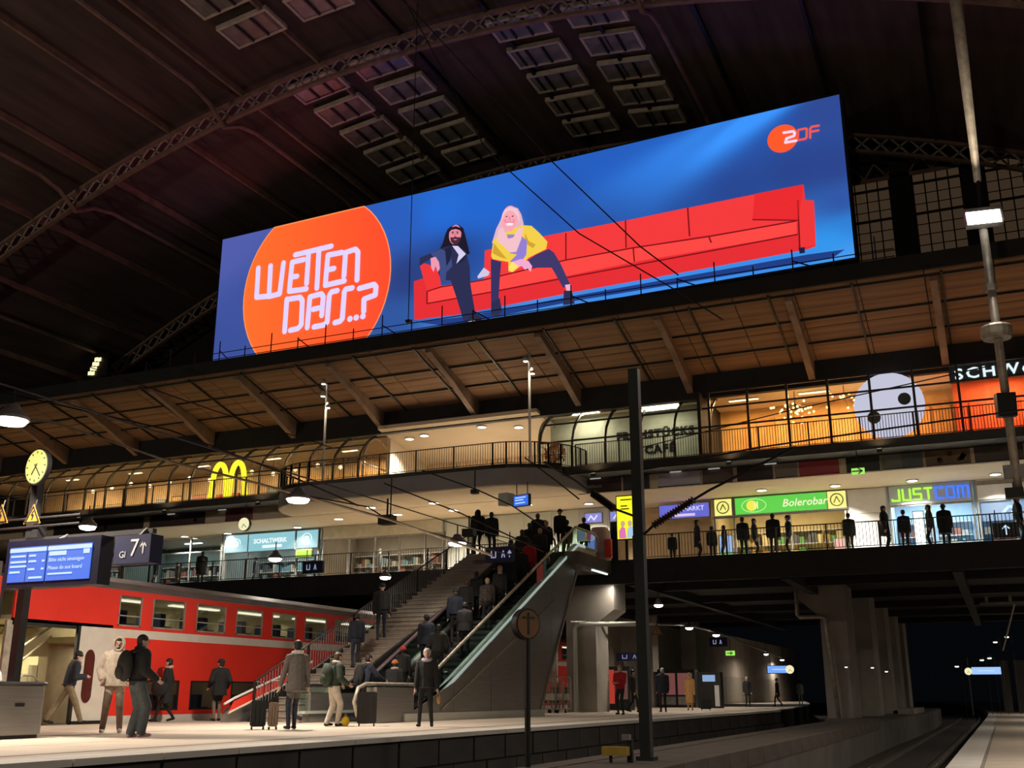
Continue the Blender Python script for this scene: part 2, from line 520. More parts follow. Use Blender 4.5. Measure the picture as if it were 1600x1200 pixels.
# ---- upper gallery
gd = MB().box(-60, 18, 43.0, 56, 10.95, 11.12).build('floor_gallery', M['deep_black'], kind='structure')
MB().box(-60, 18, 44.4, 56, 11.12, 11.135).build('floor_finish', M['floor_tile'], gd)
MB().box(-60, 18, 44.8, 56, 10.28, 10.94).build('gallery_soffit', M['cream'], gd)
MB().box(-60, 18, 42.92, 43.0, 10.82, 11.2).build('gallery_edge', M['frame'], gd)
# ---- round-cornered balcony in front of it
def round_plan(x0, x1, yf, yb, r0, r1):
    pts = [(x1, yb)]
    for k in range(9):
        t = rad(k * 90 / 8)
        pts.append((x1 - r1 + r1 * math.cos(t), yf + r1 - r1 * math.sin(t)))
    for k in range(9):
        t = rad(90 + k * 90 / 8)
        pts.append((x0 + r0 + r0 * math.cos(t), yf + r0 - r0 * math.sin(t)))
    pts.append((x0, yb))
    return pts
BX0, BX1 = -32.2, -16.2
bplan = round_plan(BX0, BX1, 41.4, 44.8, 3.2, 3.2)
def up(u, v, d): return Vector((u, v, d))
balc = MB().prism(bplan, up, 10.36, 11.1).build('floor_balcony', M['fascia'], kind='structure')
MB().prism([(x + (0.02 if x < -24 else -0.02), yy + 0.03) for x, yy in bplan], up, 10.30, 10.36).build('balcony_soffit', M['cream'], balc)
mb = MB()
for k in range(len(bplan) - 3):
    a, b = bplan[k + 1], bplan[k + 2]
    mb.beam((a[0], a[1], 11.16), (b[0], b[1], 11.16), 0.14, 0.16)
mb.build('edge_channel', M['frame'], balc)

# ---- roof edge above the gallery and the wide canopy
MB().box(-60, 18, 45.6, 60, 14.42, 15.0).build('ceiling_gallery', M['cream'], kind='structure')
MB().box(-60, 18, 45.3, 45.6, 14.3, 15.55).build('beam_gallery_top', M['deep_black'], kind='structure')
can = MB().prism([(45.6, 15.4), (40.0, 16.85), (40.0, 17.5), (47.6, 18.9), (47.6, 15.4)], lambda u, v, d: Vector((d, u, v)), -62, 20).build('roof_canopy', M['deep_black'], kind='structure')
pan = MB()
pan.prism([(0, 0), (1, 0), (1, 1), (0, 1)], lambda u, v, d: Vector((u, -v * 2.78, v * 0.72 - d)), 0, 0.06)
pan_me = pan.mesh('soffit_panel', M['soffit_wood'])
for k in range(34):
    xx = -61 + k * 2.4
    for r in range(2):
        o = piece('soffit_panel', pan_me, (xx + 0.02, 45.55 - r * 2.78, 15.41 + r * 0.72), can, (2.36, 0.985, 0.985))
bm_me = unit_box('bracket', M['dark'])
for k in range(12):
    xx = -0.7 - k * 5.35
    MB().prism([(45.5, 14.5), (45.5, 15.45), (40.3, 16.8), (40.3, 16.45), (42.6, 15.7)], lambda u, v, d, xx=xx: Vector((xx + d, u, v)), -0.14, 0.14).build('bracket', M['roof_steel'], can)
for k in range(24):
    xx = -58 + k * 3.2
    MB().beam((xx, 45.4, 15.33), (xx, 40.1, 16.7), 0.07, 0.08).build('soffit_batten', M['dark'], can)
for r in (0.3, 0.62, 0.95):
    yy, zz = 45.5 - 5.5 * r, 15.36 + 1.42 * r
    MB().beam((-61, yy, zz - 0.04), (19, yy, zz - 0.04), 0.07, 0.08).build('soffit_rail', M['dark'], can)

# ---- great hall roof
def zroof(x): return 32.35 - 0.0085 * (x + 21.0) ** 2
XR = [-78 + 3 * k for k in range(40)]
mb = MB()
vs = []
for x in XR:
    for yy in (-14, 78):
        vs += [(x, yy, zroof(x)), (x, yy, zroof(x) + 0.4)]
fs = []
for k in range(len(XR) - 1):
    a, b = 4 * k, 4 * k + 4
    fs += [(a, a + 2, b + 2, b), (a + 1, b + 1, b + 3, a + 3)]
roof = mb.add(vs, fs).build('ceiling_hall', M['roof'], kind='structure')
for x in [-69 + 4.6 * k for k in range(22)]:
    MB().box(x - 0.08, x + 0.08, -14, 78, zroof(x) - 0.32, zroof(x) + 0.05).build('purlin', M['roof_steel'] if x < -24 else M['dark'], roof)
def truss(yy):
    t = thing('arch_truss', (-21, yy, 20), None, None, kind='structure')
    xs = [-76 + 2.0 * k for k in range(56)]
    for dz, w in ((-0.35, 0.28), (-1.25, 0.24)):
        mb = MB()
        for a, b in zip(xs, xs[1:]):
            mb.beam((a, yy, zroof(a) + dz), (b, yy, zroof(b) + dz), w, 0.16)
        mb.build('chord', M['roof_steel'], t)
    mb = MB()
    x = -76
    k = 0
    while x < 32:
        mb.beam((x, yy, zroof(x) - 0.35), (x + 0.9, yy, zroof(x + 0.9) - 1.25), 0.05, 0.09)
        mb.beam((x + 0.9, yy, zroof(x + 0.9) - 0.35), (x, yy, zroof(x) - 1.25), 0.05, 0.09)
        x += 0.9; k += 1
    mb.build('lattice', M['galv'], t, kind='stuff')
    return t
for k, yy in enumerate((10.5, 24.5, 38.5, 52.5)):
    truss(yy)
# longitudinal ribs with knees at the trusses
for k, x in enumerate((-52.5, -43, -33.3, -11)):
    z = zroof(x) - 0.55
    for a, b in ((24.5, 38.5), (38.5, 52.5), (10.5, 24.5)):
        MB().path([(x, a, z - 1.0), (x, a + 1.2, z - 0.3), (x, a + 2.6, z), (x, b - 2.6, z), (x, b - 1.2, z - 0.3), (x, b, z - 1.0)], 0.12, 6).build('longitudinal_rib', M['roof_steel'], roof)
# ---- skylights
fr = MB()
for (a, b, c2, d2) in ((-1.4, 1.4, -0.85, -0.72), (-1.4, 1.4, 0.72, 0.85), (-1.4, -1.26, -0.72, 0.72), (1.26, 1.4, -0.72, 0.72)):
    fr.box(a, b, c2, d2, -0.07, 0.16)
fr_me = fr.mesh('skylight_frame', M['skyframe'])
bar_me = MB().box(-0.05, 0.05, -0.72, 0.72, -0.12, 0.1).mesh('glazing_bar', M['dark'])
pn_me = MB().box(-0.41, 0.41, -0.72, 0.72, -0.02, 0.02).mesh('pane', M['skyglass'])
for x in (-28.7, -25.0, -17.45, -13.65):
    for ri, yy in enumerate((29.5, 32.0, 34.5, 40, 42.5, 45, 47.5, 50)):
        lab = 'pale-framed skylight, %s %s the lattice truss in the %s row of the dark roof' % (ORD[2 - ri] if ri < 3 else ORD[ri - 3], 'before' if ri < 3 else 'beyond', {-28.7: 'leftmost', -25.0: 'second', -17.45: 'third', -13.65: 'rightmost'}[x])
        sl = math.atan(0.017 * (x + 21))
        t = thing('skylight', (x, yy, zroof(x) - 0.3), lab, 'skylight', 'skylights in the hall roof')
        t.rotation_euler = (0, sl, 0)
        link(D.objects.new('skylight_frame', fr_me), t)
        for b in (-0.43, 0.43):
            o = link(D.objects.new('glazing_bar', bar_me), t); o.location = (b, 0, 0)
        for b in (-0.84, 0, 0.84):
            o = link(D.objects.new('pane', pn_me), t); o.location = (b, 0, 0)
# ---- end wall of the hall
YG = 54.0
gw = thing('wall_far', (0, YG, 18), None, None, kind='structure')
MB().box(-78, 40, YG + 1.2, YG + 1.6, 15, 34).build('outer_skin', M['deep_black'], gw)
gp_me = MB().box(-0.25, 0.25, -0.02, 0.02, -0.25, 0.25).mesh('pane', glow('dim_lit_pane', (0.045, 0.028, 0.016), 0.85))
for a in range(18):
    for b in range(9):
        if a in (5, 6, 11, 12): continue
        piece('pane', gp_me, (-5.1 + a * 0.57, YG, 22.6 + b * 0.57), gw)
for a in (5, 11):
    MB().box(-5.1 + a * 0.57 - 0.2, -5.1 + a * 0.57 + 0.75, YG - 0.3, YG + 0.3, 18, 30).build('mullion_post', M['deep_black'], gw)
for b in (0, 4, 7):
    MB().box(-6, 8, YG - 0.12, YG + 0.02, 22.6 + b * 0.57 + 0.24, 22.6 + b * 0.57 + 0.36).build('transom', M['dark'], gw)
mb = MB()
for a in range(40):
    mb.beam((-7 + a * 0.55, YG - 0.25, 28.3 if a % 2 else 27.5), (-7 + (a + 1) * 0.55, YG - 0.25, 27.5 if a % 2 else 28.3), 0.05, 0.09)
mb.beam((-8, YG - 0.25, 27.4), (15, YG - 0.25, 27.4), 0.1, 0.2)
mb.build('lattice', M['roof_steel'], gw, kind='stuff')
MB().box(-78.3, -78, -14, 78, -0.5, 34).build('wall_hall_side', M['deep_black'], kind='structure')
MB().box(39.7, 40, -14, 78, -0.5, 34).build('wall_hall_side', M['deep_black'], kind='structure')
# ================================================================== bridge building front
def railing(label, pts, h=1.05, post=2.0, bal=0.13, mtop=None, mbal=None, name='railing', bars=True, cat='railing', r=0.012, tr=0.025):
    mtop = mtop or M['frame']; mbal = mbal or M['frame']
    pts = [Vector(p) for p in pts]
    t = thing(name, pts[0], label, cat)
    up_ = Vector((0, 0, h))
    for a, b in zip(pts, pts[1:]):
        MB().path([a + up_, b + up_], tr, 6).build('top_rail', mtop, t)
        MB().path([a + Vector((0, 0, 0.12)), b + Vector((0, 0, 0.12))], 0.018, 6).build('bottom_rail', mtop, t)
        L = (b - a).length
        n = max(1, round(L / post))
        for k in range(n + 1):
            p = a + (b - a) * (k / n)
            MB().box(p.x - 0.03, p.x + 0.03, p.y - 0.03, p.y + 0.03, p.z, p.z + h).build('post', mtop, t)
        if bars:
            mb = MB()
            nb = int(L / bal)
            for k in range(1, nb):
                p = a + (b - a) * (k / nb)
                mb.tube((p.x, p.y, p.z + 0.12), (p.x, p.y, p.z + h), r, n=4)
            mb.build('balusters', mbal, t, kind='stuff')
    return t
YD = 43.12
railing('dark steel railing along the bridge edge left of the stairs', [(-54, YD, 6.98), (-19.35, YD, 6.98)])
railing('dark steel railing along the bridge edge before the lit shops', [(-13.6, YD, 6.98), (16, YD, 6.98)])
railing('dark railing on the upper gallery before the orange restaurants', [(-16.1, 43.06, 11.14), (16, 43.06, 11.14)], bal=0.11)
railing('dark railing on the upper gallery before the left glass tunnel', [(-54, 43.06, 11.14), (-31.9, 43.06, 11.14)], bal=0.14)
railing('dark railing curving round the cream balcony', [(a, b + 0.08, 11.2) for a, b in bplan[1:-1]], bal=0.12)

# ---- curtain wall of the gallery
CURVE = [(44.5, 11.15), (44.5, 12.1), (44.5, 12.75), (44.72, 13.3), (45.1, 13.75), (45.7, 14.25), (46.1, 14.42)]
FLAT = [(44.5, 11.15), (44.5, 12.1), (44.5, 12.75), (44.5, 13.6), (44.5, 14.3)]
def curtain(label, xs, prof, gmat, wide=0.07, rows=((0, 2), (2, 4), (4, 6))):
    t = thing('glass_front', (xs[0], 44.5, 11.15), label, 'glass front')
    for x in xs:
        mb = MB()
        for (a, b) in zip(prof, prof[1:]):
            mb.beam((x, a[0], a[1]), (x, b[0], b[1]), wide, 0.12)
        mb.build('rib', M['frame'], t)
    tr = sorted({r for rr in rows for r in rr})
    for r in tr:
        yy, zz = prof[r]
        MB().box(min(xs), max(xs), yy - 0.04, yy + 0.04, zz - 0.035, zz + 0.035).build('transom', M['frame'], t)
    for a, b in zip(xs, xs[1:]):
        lo, hi = min(a, b) + 0.05, max(a, b) - 0.05
        for r0, r1 in rows:
            mb = MB()
            vs, fs = [], []
            pr = prof[r0:r1 + 1]
            for (yy, zz) in pr:
                vs += [(lo, yy, zz), (hi, yy, zz)]
            for k in range(len(pr) - 1):
                fs.append((2*k, 2*k+1, 2*k+3, 2*k+2))
            mb.add(vs, fs).build('pane', gmat, t)
    return t
curtain('curved glass tunnel front with dark ribs at the left gallery', [-28.2 - 1.5 * k for k in range(18)], CURVE, M['glass'])
curtain('curved glass front of the breakfast cafe on the gallery', [-18.4 + 1.6 * k for k in range(6)], CURVE, M['glass'])
curtain('flat glass front of the orange restaurants on the gallery', [-10.4 + 1.68 * k for k in range(11)], FLAT, M['glass'], 0.1, rows=((0, 2), (2, 3), (3, 4)))
# arched end frames of the two tunnels
for x, lab in ((-28.0, 'pale arched end frame of the left glass tunnel'), (-18.5, 'pale arched end frame of the breakfast cafe tunnel')):
    t = thing('arch_frame', (x, 44.6, 11.15), lab, 'arch')
    MB().path([(x, 44.6, 11.15)] + [(x, 46.0 - 1.4 * math.cos(rad(k * 18)), 12.7 + 1.5 * math.sin(rad(k * 18))) for k in range(11)] + [(x, 47.4, 11.15)], 0.05, 6).build('arch', M['galv'], t)
    MB().box(x - 0.04, x + 0.04, 44.6, 47.4, 12.66, 12.74).build('tie_bar', M['galv'], t)

# ---- gallery interiors
def wall(name, m, x0, x1, y0, y1, z0, z1, kind='structure'):
    return MB().box(x0, x1, y0, y1, z0, z1).build(name, m, kind=kind)
tan = mat('tan_wall', (0.68, 0.48, 0.27), 0.8, var=0.25, scale=0.7)
wall('wall_gallery_left', tan, -56, -27.6, 50.4, 50.6, 11.12, 14.42)
wall('ceiling_gallery_left', mat('grey_gallery_ceiling', (0.15, 0.125, 0.09), 0.8, var=0.15), -56, -27.6, 46.2, 50.4, 14.34, 14.41)
wall('wall_gallery_terrace_side', M['cream'], -27.6, -27.4, 46.2, 52.2, 11.12, 14.42)
wt = wall('wall_terrace', M['cream_wall'], -27.4, -18.7, 50.2, 50.4, 11.12, 14.42)
mb = MB()
for k in range(42):
    mb.box(-27.3 + k * 0.2, -27.2 + k * 0.2, 50.12, 50.2, 11.2, 13.55)
mb.build('wall_slats', M['cream_wall'], wt, kind='stuff')
MB().prism([(44.9, 14.42), (50.2, 13.6), (50.2, 14.0), (44.9, 14.6)], lambda u, v, d: Vector((d, u, v)), -27.4, -18.7).build('terrace_ceiling', M['cream'], wt)
wc = wall('wall_cafe', mat('cafe_wall', (0.50, 0.50, 0.38), 0.8, var=0.1), -18.7, -10.9, 46.6, 46.8, 11.12, 14.42)
wo = wall('wall_orange', mat('orange_wall', (0.88, 0.50, 0.17), 0.7, var=0.18, scale=0.9), -10.9, -0.6, 48.6, 48.8, 11.12, 14.42)
wr = wall('wall_red', mat('red_orange_wall', (0.85, 0.16, 0.05), 0.7, var=0.2, scale=0.9), -0.6, 16, 47.6, 47.8, 11.12, 14.42)
wall('wall_orange_side', M['deep_black'], -10.98, -10.84, 44.7, 48.8, 11.12, 14.42)
# panelling and furniture silhouettes inside the restaurants
pnl = unit_box('panel', mat('orange_panel', (0.78, 0.36, 0.10), 0.6, var=0.2))
for k in range(12):
    boxpiece('panel', pnl, -10.7 + k * 0.84, -10.0 + k * 0.84, 48.5, 48.6, 11.3, 13.9 if k % 3 else 12.4, wo)
pnr = unit_box('panel', mat('red_panel', (0.75, 0.11, 0.03), 0.6, var=0.2))
for k in range(18):
    boxpiece('panel', pnr, -0.5 + k * 0.5, -0.14 + k * 0.5, 47.5, 47.6, 11.3, 13.5, wr)
def table(x, yy, z, label):
    t = thing('cafe_table', (x, yy, z), label, 'table', 'cafe tables on the gallery')
    MB().lathe([(0.42, 0.72), (0.42, 0.76)], (x, yy, z), 14).build('table_top', M['dark'], t)
    MB().lathe([(0.24, 0), (0.24, 0.03), (0.03, 0.06), (0.03, 0.72)], (x, yy, z), 10).build('pedestal', M['dark'], t)
for k, x in enumerate((-9.4, -7.2, -5.4, -0.1, 1.2)):
    table(x, 46.4, 11.135, '%s round dark cafe table from the left behind the orange gallery windows' % ORD[k])
for k, x in enumerate((-44, -41.2, -33, -31.2)):
    table(x, 46.6, 11.135, '%s round dark cafe table from the left behind the curved gallery glass' % ORD[k])
# chandeliers of small bulbs
bulb_me = MB().ell((0, 0, 0), 0.05, 6, 4).mesh('bulb', glow('fairy_bulb', (1.0, 0.62, 0.2), 7))
for cx, cz, n, lab in ((-7.0, 13.55, 34, 'cluster of golden fairy bulbs hanging behind the third orange window'), (-4.9, 13.75, 22, 'smaller cluster of golden fairy bulbs left of the round white sign')):
    t = thing('fairy_light_cluster', (cx, 46.2, 14.42), lab, 'lamp')
    MB().tube((cx, 46.2, 14.42), (cx, 46.2, cz), 0.015, n=5).build('cord', M['dark'], t)
    mb = MB()
    for k in range(n):
        p = Vector((cx + random.gauss(0, 0.5), 46.2 + random.gauss(0, 0.2), cz + random.gauss(0, 0.2)))
        piece('bulb', bulb_me, p, t)
        mb.tube((cx, 46.2, min(14.3, cz + 0.3)), p, 0.006, n=3)
    mb.build('wire', M['dark'], t)
# round white lit sign with two dark dots
f = front(44.9, -3.02, 12.98)
t = thing('round_sign', (-3.02, 44.9, 11.3), 'large round white illuminated sign with two grey dots', 'sign')
mb = MB(); disc(mb, f, (0, 0), 1.38, 0, 0.12, 40); mb.build('disc', glow('white_sign', (0.78, 0.74, 0.92), 1.0), t)
for u, v, r in ((0.62, 0.2, 0.25), (-0.62, -0.46, 0.26)):
    mb = MB(); disc(mb, f, (u, v), r, 0.12, 0.2, 24); mb.build('dot', mat('dot_grey', (0.16, 0.15, 0.15), 0.6), t)
MB().box(-3.05, -2.99, 44.9, 45.0, 11.13, 11.7).build('bracket', M['dark'], t)
# SCHWe... sign
t = thing('restaurant_sign', (1.4, 45.0, 13.7), 'dark teal restaurant sign with big white lit letters at the right edge', 'sign')
MB().box(-0.62, 4.6, 45.0, 45.12, 13.68, 14.4).build('panel', mat('teal_panel', (0.05, 0.085, 0.10), 0.4, var=0.05), t)
text('SCHWe', 0.62, glow('white_letters', (0.86, 0.95, 1.0), 1.3), t, (-0.42, 44.98, 13.82), bold=0.012, sx=1.16, space=1.25)
# breakfast cafe lettering
t = thing('cafe_sign', (-13.4, 46.5, 12.5), 'black block lettering on the pale wall of the breakfast cafe', 'sign')
text('FRÜHSTÜCKS', 0.52, M['black'], t, (-15.35, 46.58, 13.05), bold=0.034, sx=1.02, space=1.2)
text('CAFÉ', 0.52, M['black'], t, (-14.0, 46.58, 12.3), bold=0.034, sx=1.05, space=1.2)
# golden arches
f = front(44.3, -36.0, 11.35)
t = thing('yellow_arch_sign', (-36.0, 44.3, 11.3), 'pair of glowing yellow arches forming a big letter M in the left gallery glass', 'sign')
ym = glow('arch_yellow', (0.95, 0.82, 0.03), 1.25)
for s in (-1, 1):
    mb = MB()
    pts = []
    for k in range(13):
        a = math.pi * k / 12
        pts.append((s * 0.58 + 0.46 * -math.cos(a), 1.95 * (math.sin(a) ** 0.55)))
    pts[0] = (s * 0.58 - (0.6 if s < 0 else 0.5), 0.0)
    pts[-1] = (s * 0.58 + (0.6 if s > 0 else 0.5), 0.0)
    ribbon(mb, f, pts, 0.26, 0, 0.12)
    mb.build('arch', ym, t)
MB().box(-36.1, -35.9, 44.31, 44.5, 11.2, 11.5).build('bracket', M['dark'], t)
# red and pale illuminated menu boards in the left gallery
for x0, x1, z0, z1, c, lab, w in ((-43.4, -42.2, 12.3, 13.1, (0.95, 0.30, 0.12), 'orange lit menu board far in the left gallery', ''), (-41.7, -40.1, 12.45, 13.0, (0.85, 0.04, 0.02), 'red lit sign board in the left gallery', ''),
                         (-41.6, -40.4, 11.6, 12.3, (1.0, 0.75, 0.5), 'pale lit counter board below the red sign', ''), (-46.3, -45.6, 11.7, 13.0, (0.8, 0.62, 0.4), 'cream lit panel at the far left of the gallery', ''),
                         (-51.5, -49.0, 12.6, 13.0, (1.0, 0.55, 0.15), 'orange light box at the left picture edge', '')):
    t = thing('menu_board', (x0, 50.2, z0), lab, 'sign')
    MB().box(x0, x1, 50.2, 50.3, z0, z1).build('screen', glow('menu_%d' % int(-x0 * 10), c, 0.9), t)
    MB().box(x0 - 0.05, x1 + 0.05, 50.3, 50.38, z0 - 0.05, z1 + 0.05).build('frame', M['dark'], t)
# counters and back-bar shelves for the left gallery and the balcony corner
for x0, x1, lab in ((-47, -43, 'long service counter at the far left of the gallery'), (-40, -37.5, 'service counter behind the yellow arches'), (-34.5, -30, 'service counter at the end of the left glass tunnel')):
    t = thing('counter', (x0, 48.6, 11.12), lab, 'counter')
    MB().box(x0, x1, 48.6, 49.3, 11.12, 12.15).build('body', mat('counter_wood', (0.35, 0.2, 0.1), 0.5), t)
    MB().box(x0 - 0.05, x1 + 0.05, 48.5, 49.35, 12.15, 12.2).build('worktop', M['dark'], t)
pb = unit_box('wall_panel', mat('amber_panel', (0.70, 0.42, 0.16), 0.6, var=0.3))
wgl = D.objects['wall_gallery_left']
for k in range(9):
    boxpiece('wall_panel', pb, -35.5 + k * 0.85, -34.8 + k * 0.85, 50.3, 50.4, 11.9, 13.6, wgl)
# pendant lamps, pictures and bright counter fronts behind the left gallery glass
for k in range(14):
    x = -48.5 + k * 1.45
    z = 13.25 + 0.12 * (k % 3)
    t = thing('pendant_lamp', (x, 47.3, z), '%s small warm pendant lamp from the left in the left gallery' % ORD[k], 'lamp', 'pendant lamps in the left gallery')
    MB().tube((x, 47.3, z + 0.1), (x, 47.3, 14.34), 0.012, n=4).build('cord', M['dark'], t)
    MB().ell((x, 47.3, z), 0.11, 10, 7).build('globe', glow('pendant_globe', (1, 0.72, 0.4), 2.2), t)
pc = [mat('picture_%d' % k, c, 0.6, var=0.3, scale=2) for k, c in enumerate(((0.8, 0.7, 0.5), (0.5, 0.12, 0.06), (0.75, 0.5, 0.2), (0.2, 0.25, 0.25), (0.85, 0.8, 0.7)))]
for k in range(16):
    x = -47.5 + k * 1.18
    if -43.6 < x < -39.9: continue
    t = thing('wall_picture', (x, 50.3, 12.0), '%s framed picture from the left on the left gallery wall' % ORD[k], 'picture', 'pictures in the left gallery')
    h = (0.9, 0.6, 1.2)[k % 3]
    MB().box(x, x + 0.8, 50.32, 50.4, 12.0, 12.0 + h).build('frame', M['dark'], t)
    MB().box(x + 0.05, x + 0.75, 50.3, 50.32, 12.05, 11.95 + h).build('print', pc[k % 5], t)
# gallery lamps
def downlight(p, label, group, power=0, r=0.16, strength='down', col=(1, 0.88, 0.7)):
    p = Vector(p)
    t = thing('downlight', p, label, 'lamp', group)
    MB().lathe([(r * 1.25, 0.0), (r * 1.25, -0.05), (r, -0.05), (r, 0.0)], p, 16).build('rim', M['white'], t)
    MB().lathe([(r, -0.02), (r, -0.045)], p, 16).build('glass', M[strength], t)
    if power:
        lamp_light('downlight_lamp', p - Vector((0, 0, 0.08)), power, r * 2, col, t, spread=115)
    return t
def panel_lamp(x0, x1, yc, z, label, power, col, group=None):
    t = thing('ceiling_lamp', ((x0+x1)/2, yc, z), label, 'lamp', group)
    MB().box(x0, x1, yc - 0.12, yc + 0.12, z - 0.06, z).build('housing', M['white'], t)
    MB().box(x0 + 0.05, x1 - 0.05, yc - 0.09, yc + 0.09, z - 0.075, z - 0.06).build('tube', glow('tube_%.2f_%.2f' % (col[1], col[2]), col, 5), t)
    lamp_light('strip_lamp', ((x0+x1)/2, yc, z - 0.12), power, x1 - x0, col, t, sy=0.25)
    return t
for k, x in enumerate((-51, -46, -41, -36, -31)):
    panel_lamp(x - 0.5, x + 0.5, 48.0, 14.34, 'warm strip lamp, %s from the left, on the left gallery ceiling' % ORD[k], 300, (1, 0.66, 0.34), 'warm gallery strip lamps')
for k, x in enumerate((-9.3, -6.2, -3.4)):
    panel_lamp(x - 0.7, x + 0.7, 46.6, 14.42, 'amber strip lamp, %s from the left, over the orange restaurants' % ORD[k], 190, (1, 0.62, 0.28), 'amber restaurant strip lamps')
for k, x in enumerate((1.2, 4.5)):
    panel_lamp(x - 0.7, x + 0.7, 46.2, 14.42, ('red-amber strip lamp just behind the teal sign', 'red-amber strip lamp out beyond the right picture edge')[k], 200, (1, 0.5, 0.25), 'amber strip lamps behind the teal sign')
panel_lamp(-17.3, -15.9, 45.9, 14.42, 'white strip lamp over the left bays of the breakfast cafe', 70, (1, 0.88, 0.66))
panel_lamp(-13.8, -12.0, 45.6, 14.3, 'white strip lamp over the cafe lettering', 60, (1, 0.9, 0.66))
for k, px in enumerate(((663, 685), (753, 673))):
    p = P(*px, z=14.05)
    downlight((p.x, min(max(p.y, 45.6), 49.5), 14.42 - (min(max(p.y, 45.6), 49.5) - 44.9) * 0.155), '%s round downlight from the left in the cream terrace ceiling' % ORD[k + 1], 'terrace downlights', 300, 0.2)
downlight((-20.3, 46.4, 14.19), 'rightmost round downlight in the cream terrace ceiling', 'terrace downlights', 300, 0.2)
downlight((-26.4, 46.4, 14.19), 'leftmost round downlight in the cream terrace ceiling', 'terrace downlights', 300, 0.2)
for k, px in enumerate(((548, 815), (580, 792), (638, 808), (678, 785), (725, 802), (825, 788))):
    p = P(*px, z=10.3)
    p.y = min(p.y, 46.2)
    downlight(p, '%s round downlight from the left in the peach balcony underside' % ORD[k], 'balcony downlights', 400, 0.22)
for k, px in enumerate(((312, 842), (372, 836), (465, 823), (920, 786), (1190, 765), (1305, 758), (1425, 750), (1555, 740))):
    p = P(*px, z=10.28)
    p.y = min(max(p.y, 45.1), 47.9)
    downlight((p.x, p.y, 10.28), '%s round downlight from the left under the gallery before the shops' % ORD[k], 'walkway downlights', 250, 0.2, col=(1, 0.95, 0.82))

# ---- posters on the fascia under the gallery
POST = [(-16.6, -14.6, (0.055, 0.028, 0.022), 'dark brown poster board with pale lettering right of the balcony', 'watson'), (-14.5, -13.3, (0.05, 0.05, 0.05), 'narrow dark poster board behind the black mast', None),
        (-12.9, -11.0, (0.66, 0.64, 0.76), 'plain pale lilac poster board', None), (-10.9, -9.6, (0.16, 0.12, 0.09), 'brownish poster board with dark figures', None),
        (-9.4, -7.9, (0.05, 0.03, 0.025), 'dark poster board with faint lettering over the green shop', None), (-7.8, -6.9, (0.30, 0.26, 0.22), 'small pale grey poster board', None),
        (-6.8, -5.2, (0.5, 0.07, 0.09), 'plain crimson poster board', None), (-4.9, -3.6, (0.04, 0.035, 0.03), 'dark fascia board beside the green exit sign', None),
        (-3.5, -1.95, (0.24, 0.24, 0.21), 'grey poster board in two halves', None), (-1.85, -0.2, (0.20, 0.13, 0.06), 'poster board with brown mottled picture', None), (-0.05, 1.7, (0.09, 0.07, 0.06), 'dark striped poster board at the right edge', None),
        (-36.4, -34.7, (0.16, 0.03, 0.03), 'dark red poster board over the teal shop sign', None), (-41.5, -37.8, (0.06, 0.035, 0.03), 'long dark brown poster board at the left gallery', None), (-48.5, -42.0, (0.035, 0.03, 0.028), 'long black fascia board behind the platform sign', None)]
for x0, x1, c, lab, w in POST:
    t = thing('poster_board', ((x0+x1)/2, 44.72, 10.3), lab, 'poster')
    MB().box(x0, x1, 44.72, 44.8, 10.3, 10.92).build('board', mat('poster_%d' % int(-x0 * 10), c, 0.5, var=0.12, scale=1.5), t)
    MB().box(x0, x1, 44.69, 44.72, 10.3, 10.34).build('lower_trim', M['dark'], t)
    if w: text(w, 0.26, mat('poster_text', (0.4, 0.36, 0.3), 0.6, var=0), t, (x0 + 0.35, 44.71, 10.52))
p0 = [o for o in D.objects if o.get('label') == 'grey poster board in two halves'][0]
MB().box(-2.75, -1.95, 44.7, 44.72, 10.34, 10.92).build('print_half', mat('poster_half', (0.14, 0.16, 0.16), 0.6), p0)
p0 = [o for o in D.objects if o.get('label') == 'poster board with brown mottled picture'][0]
for k in range(7):
    a = random.uniform(-1.7, -0.4)
    mb = MB(); disc(mb, front(44.72, 0, 10.6), (a, random.uniform(-0.18, 0.2)), random.uniform(0.06, 0.16), 0, 0.01, 14); mb.build('print_spot', mat('print_spot%d' % (k % 3), ((0.1, 0.03, 0.02), (0.3, 0.2, 0.08), (0.05, 0.03, 0.02))[k % 3], 0.6), p0)
# ceiling edge lights glinting above the posters
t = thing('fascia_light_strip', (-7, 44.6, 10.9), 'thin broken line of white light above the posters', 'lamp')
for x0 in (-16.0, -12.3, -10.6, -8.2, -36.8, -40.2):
    MB().box(x0, x0 + 0.5, 44.58, 44.62, 10.9, 10.945).build('light_strip', glow('strip_white', (0.5, 0.47, 0.42), 0.6), t)

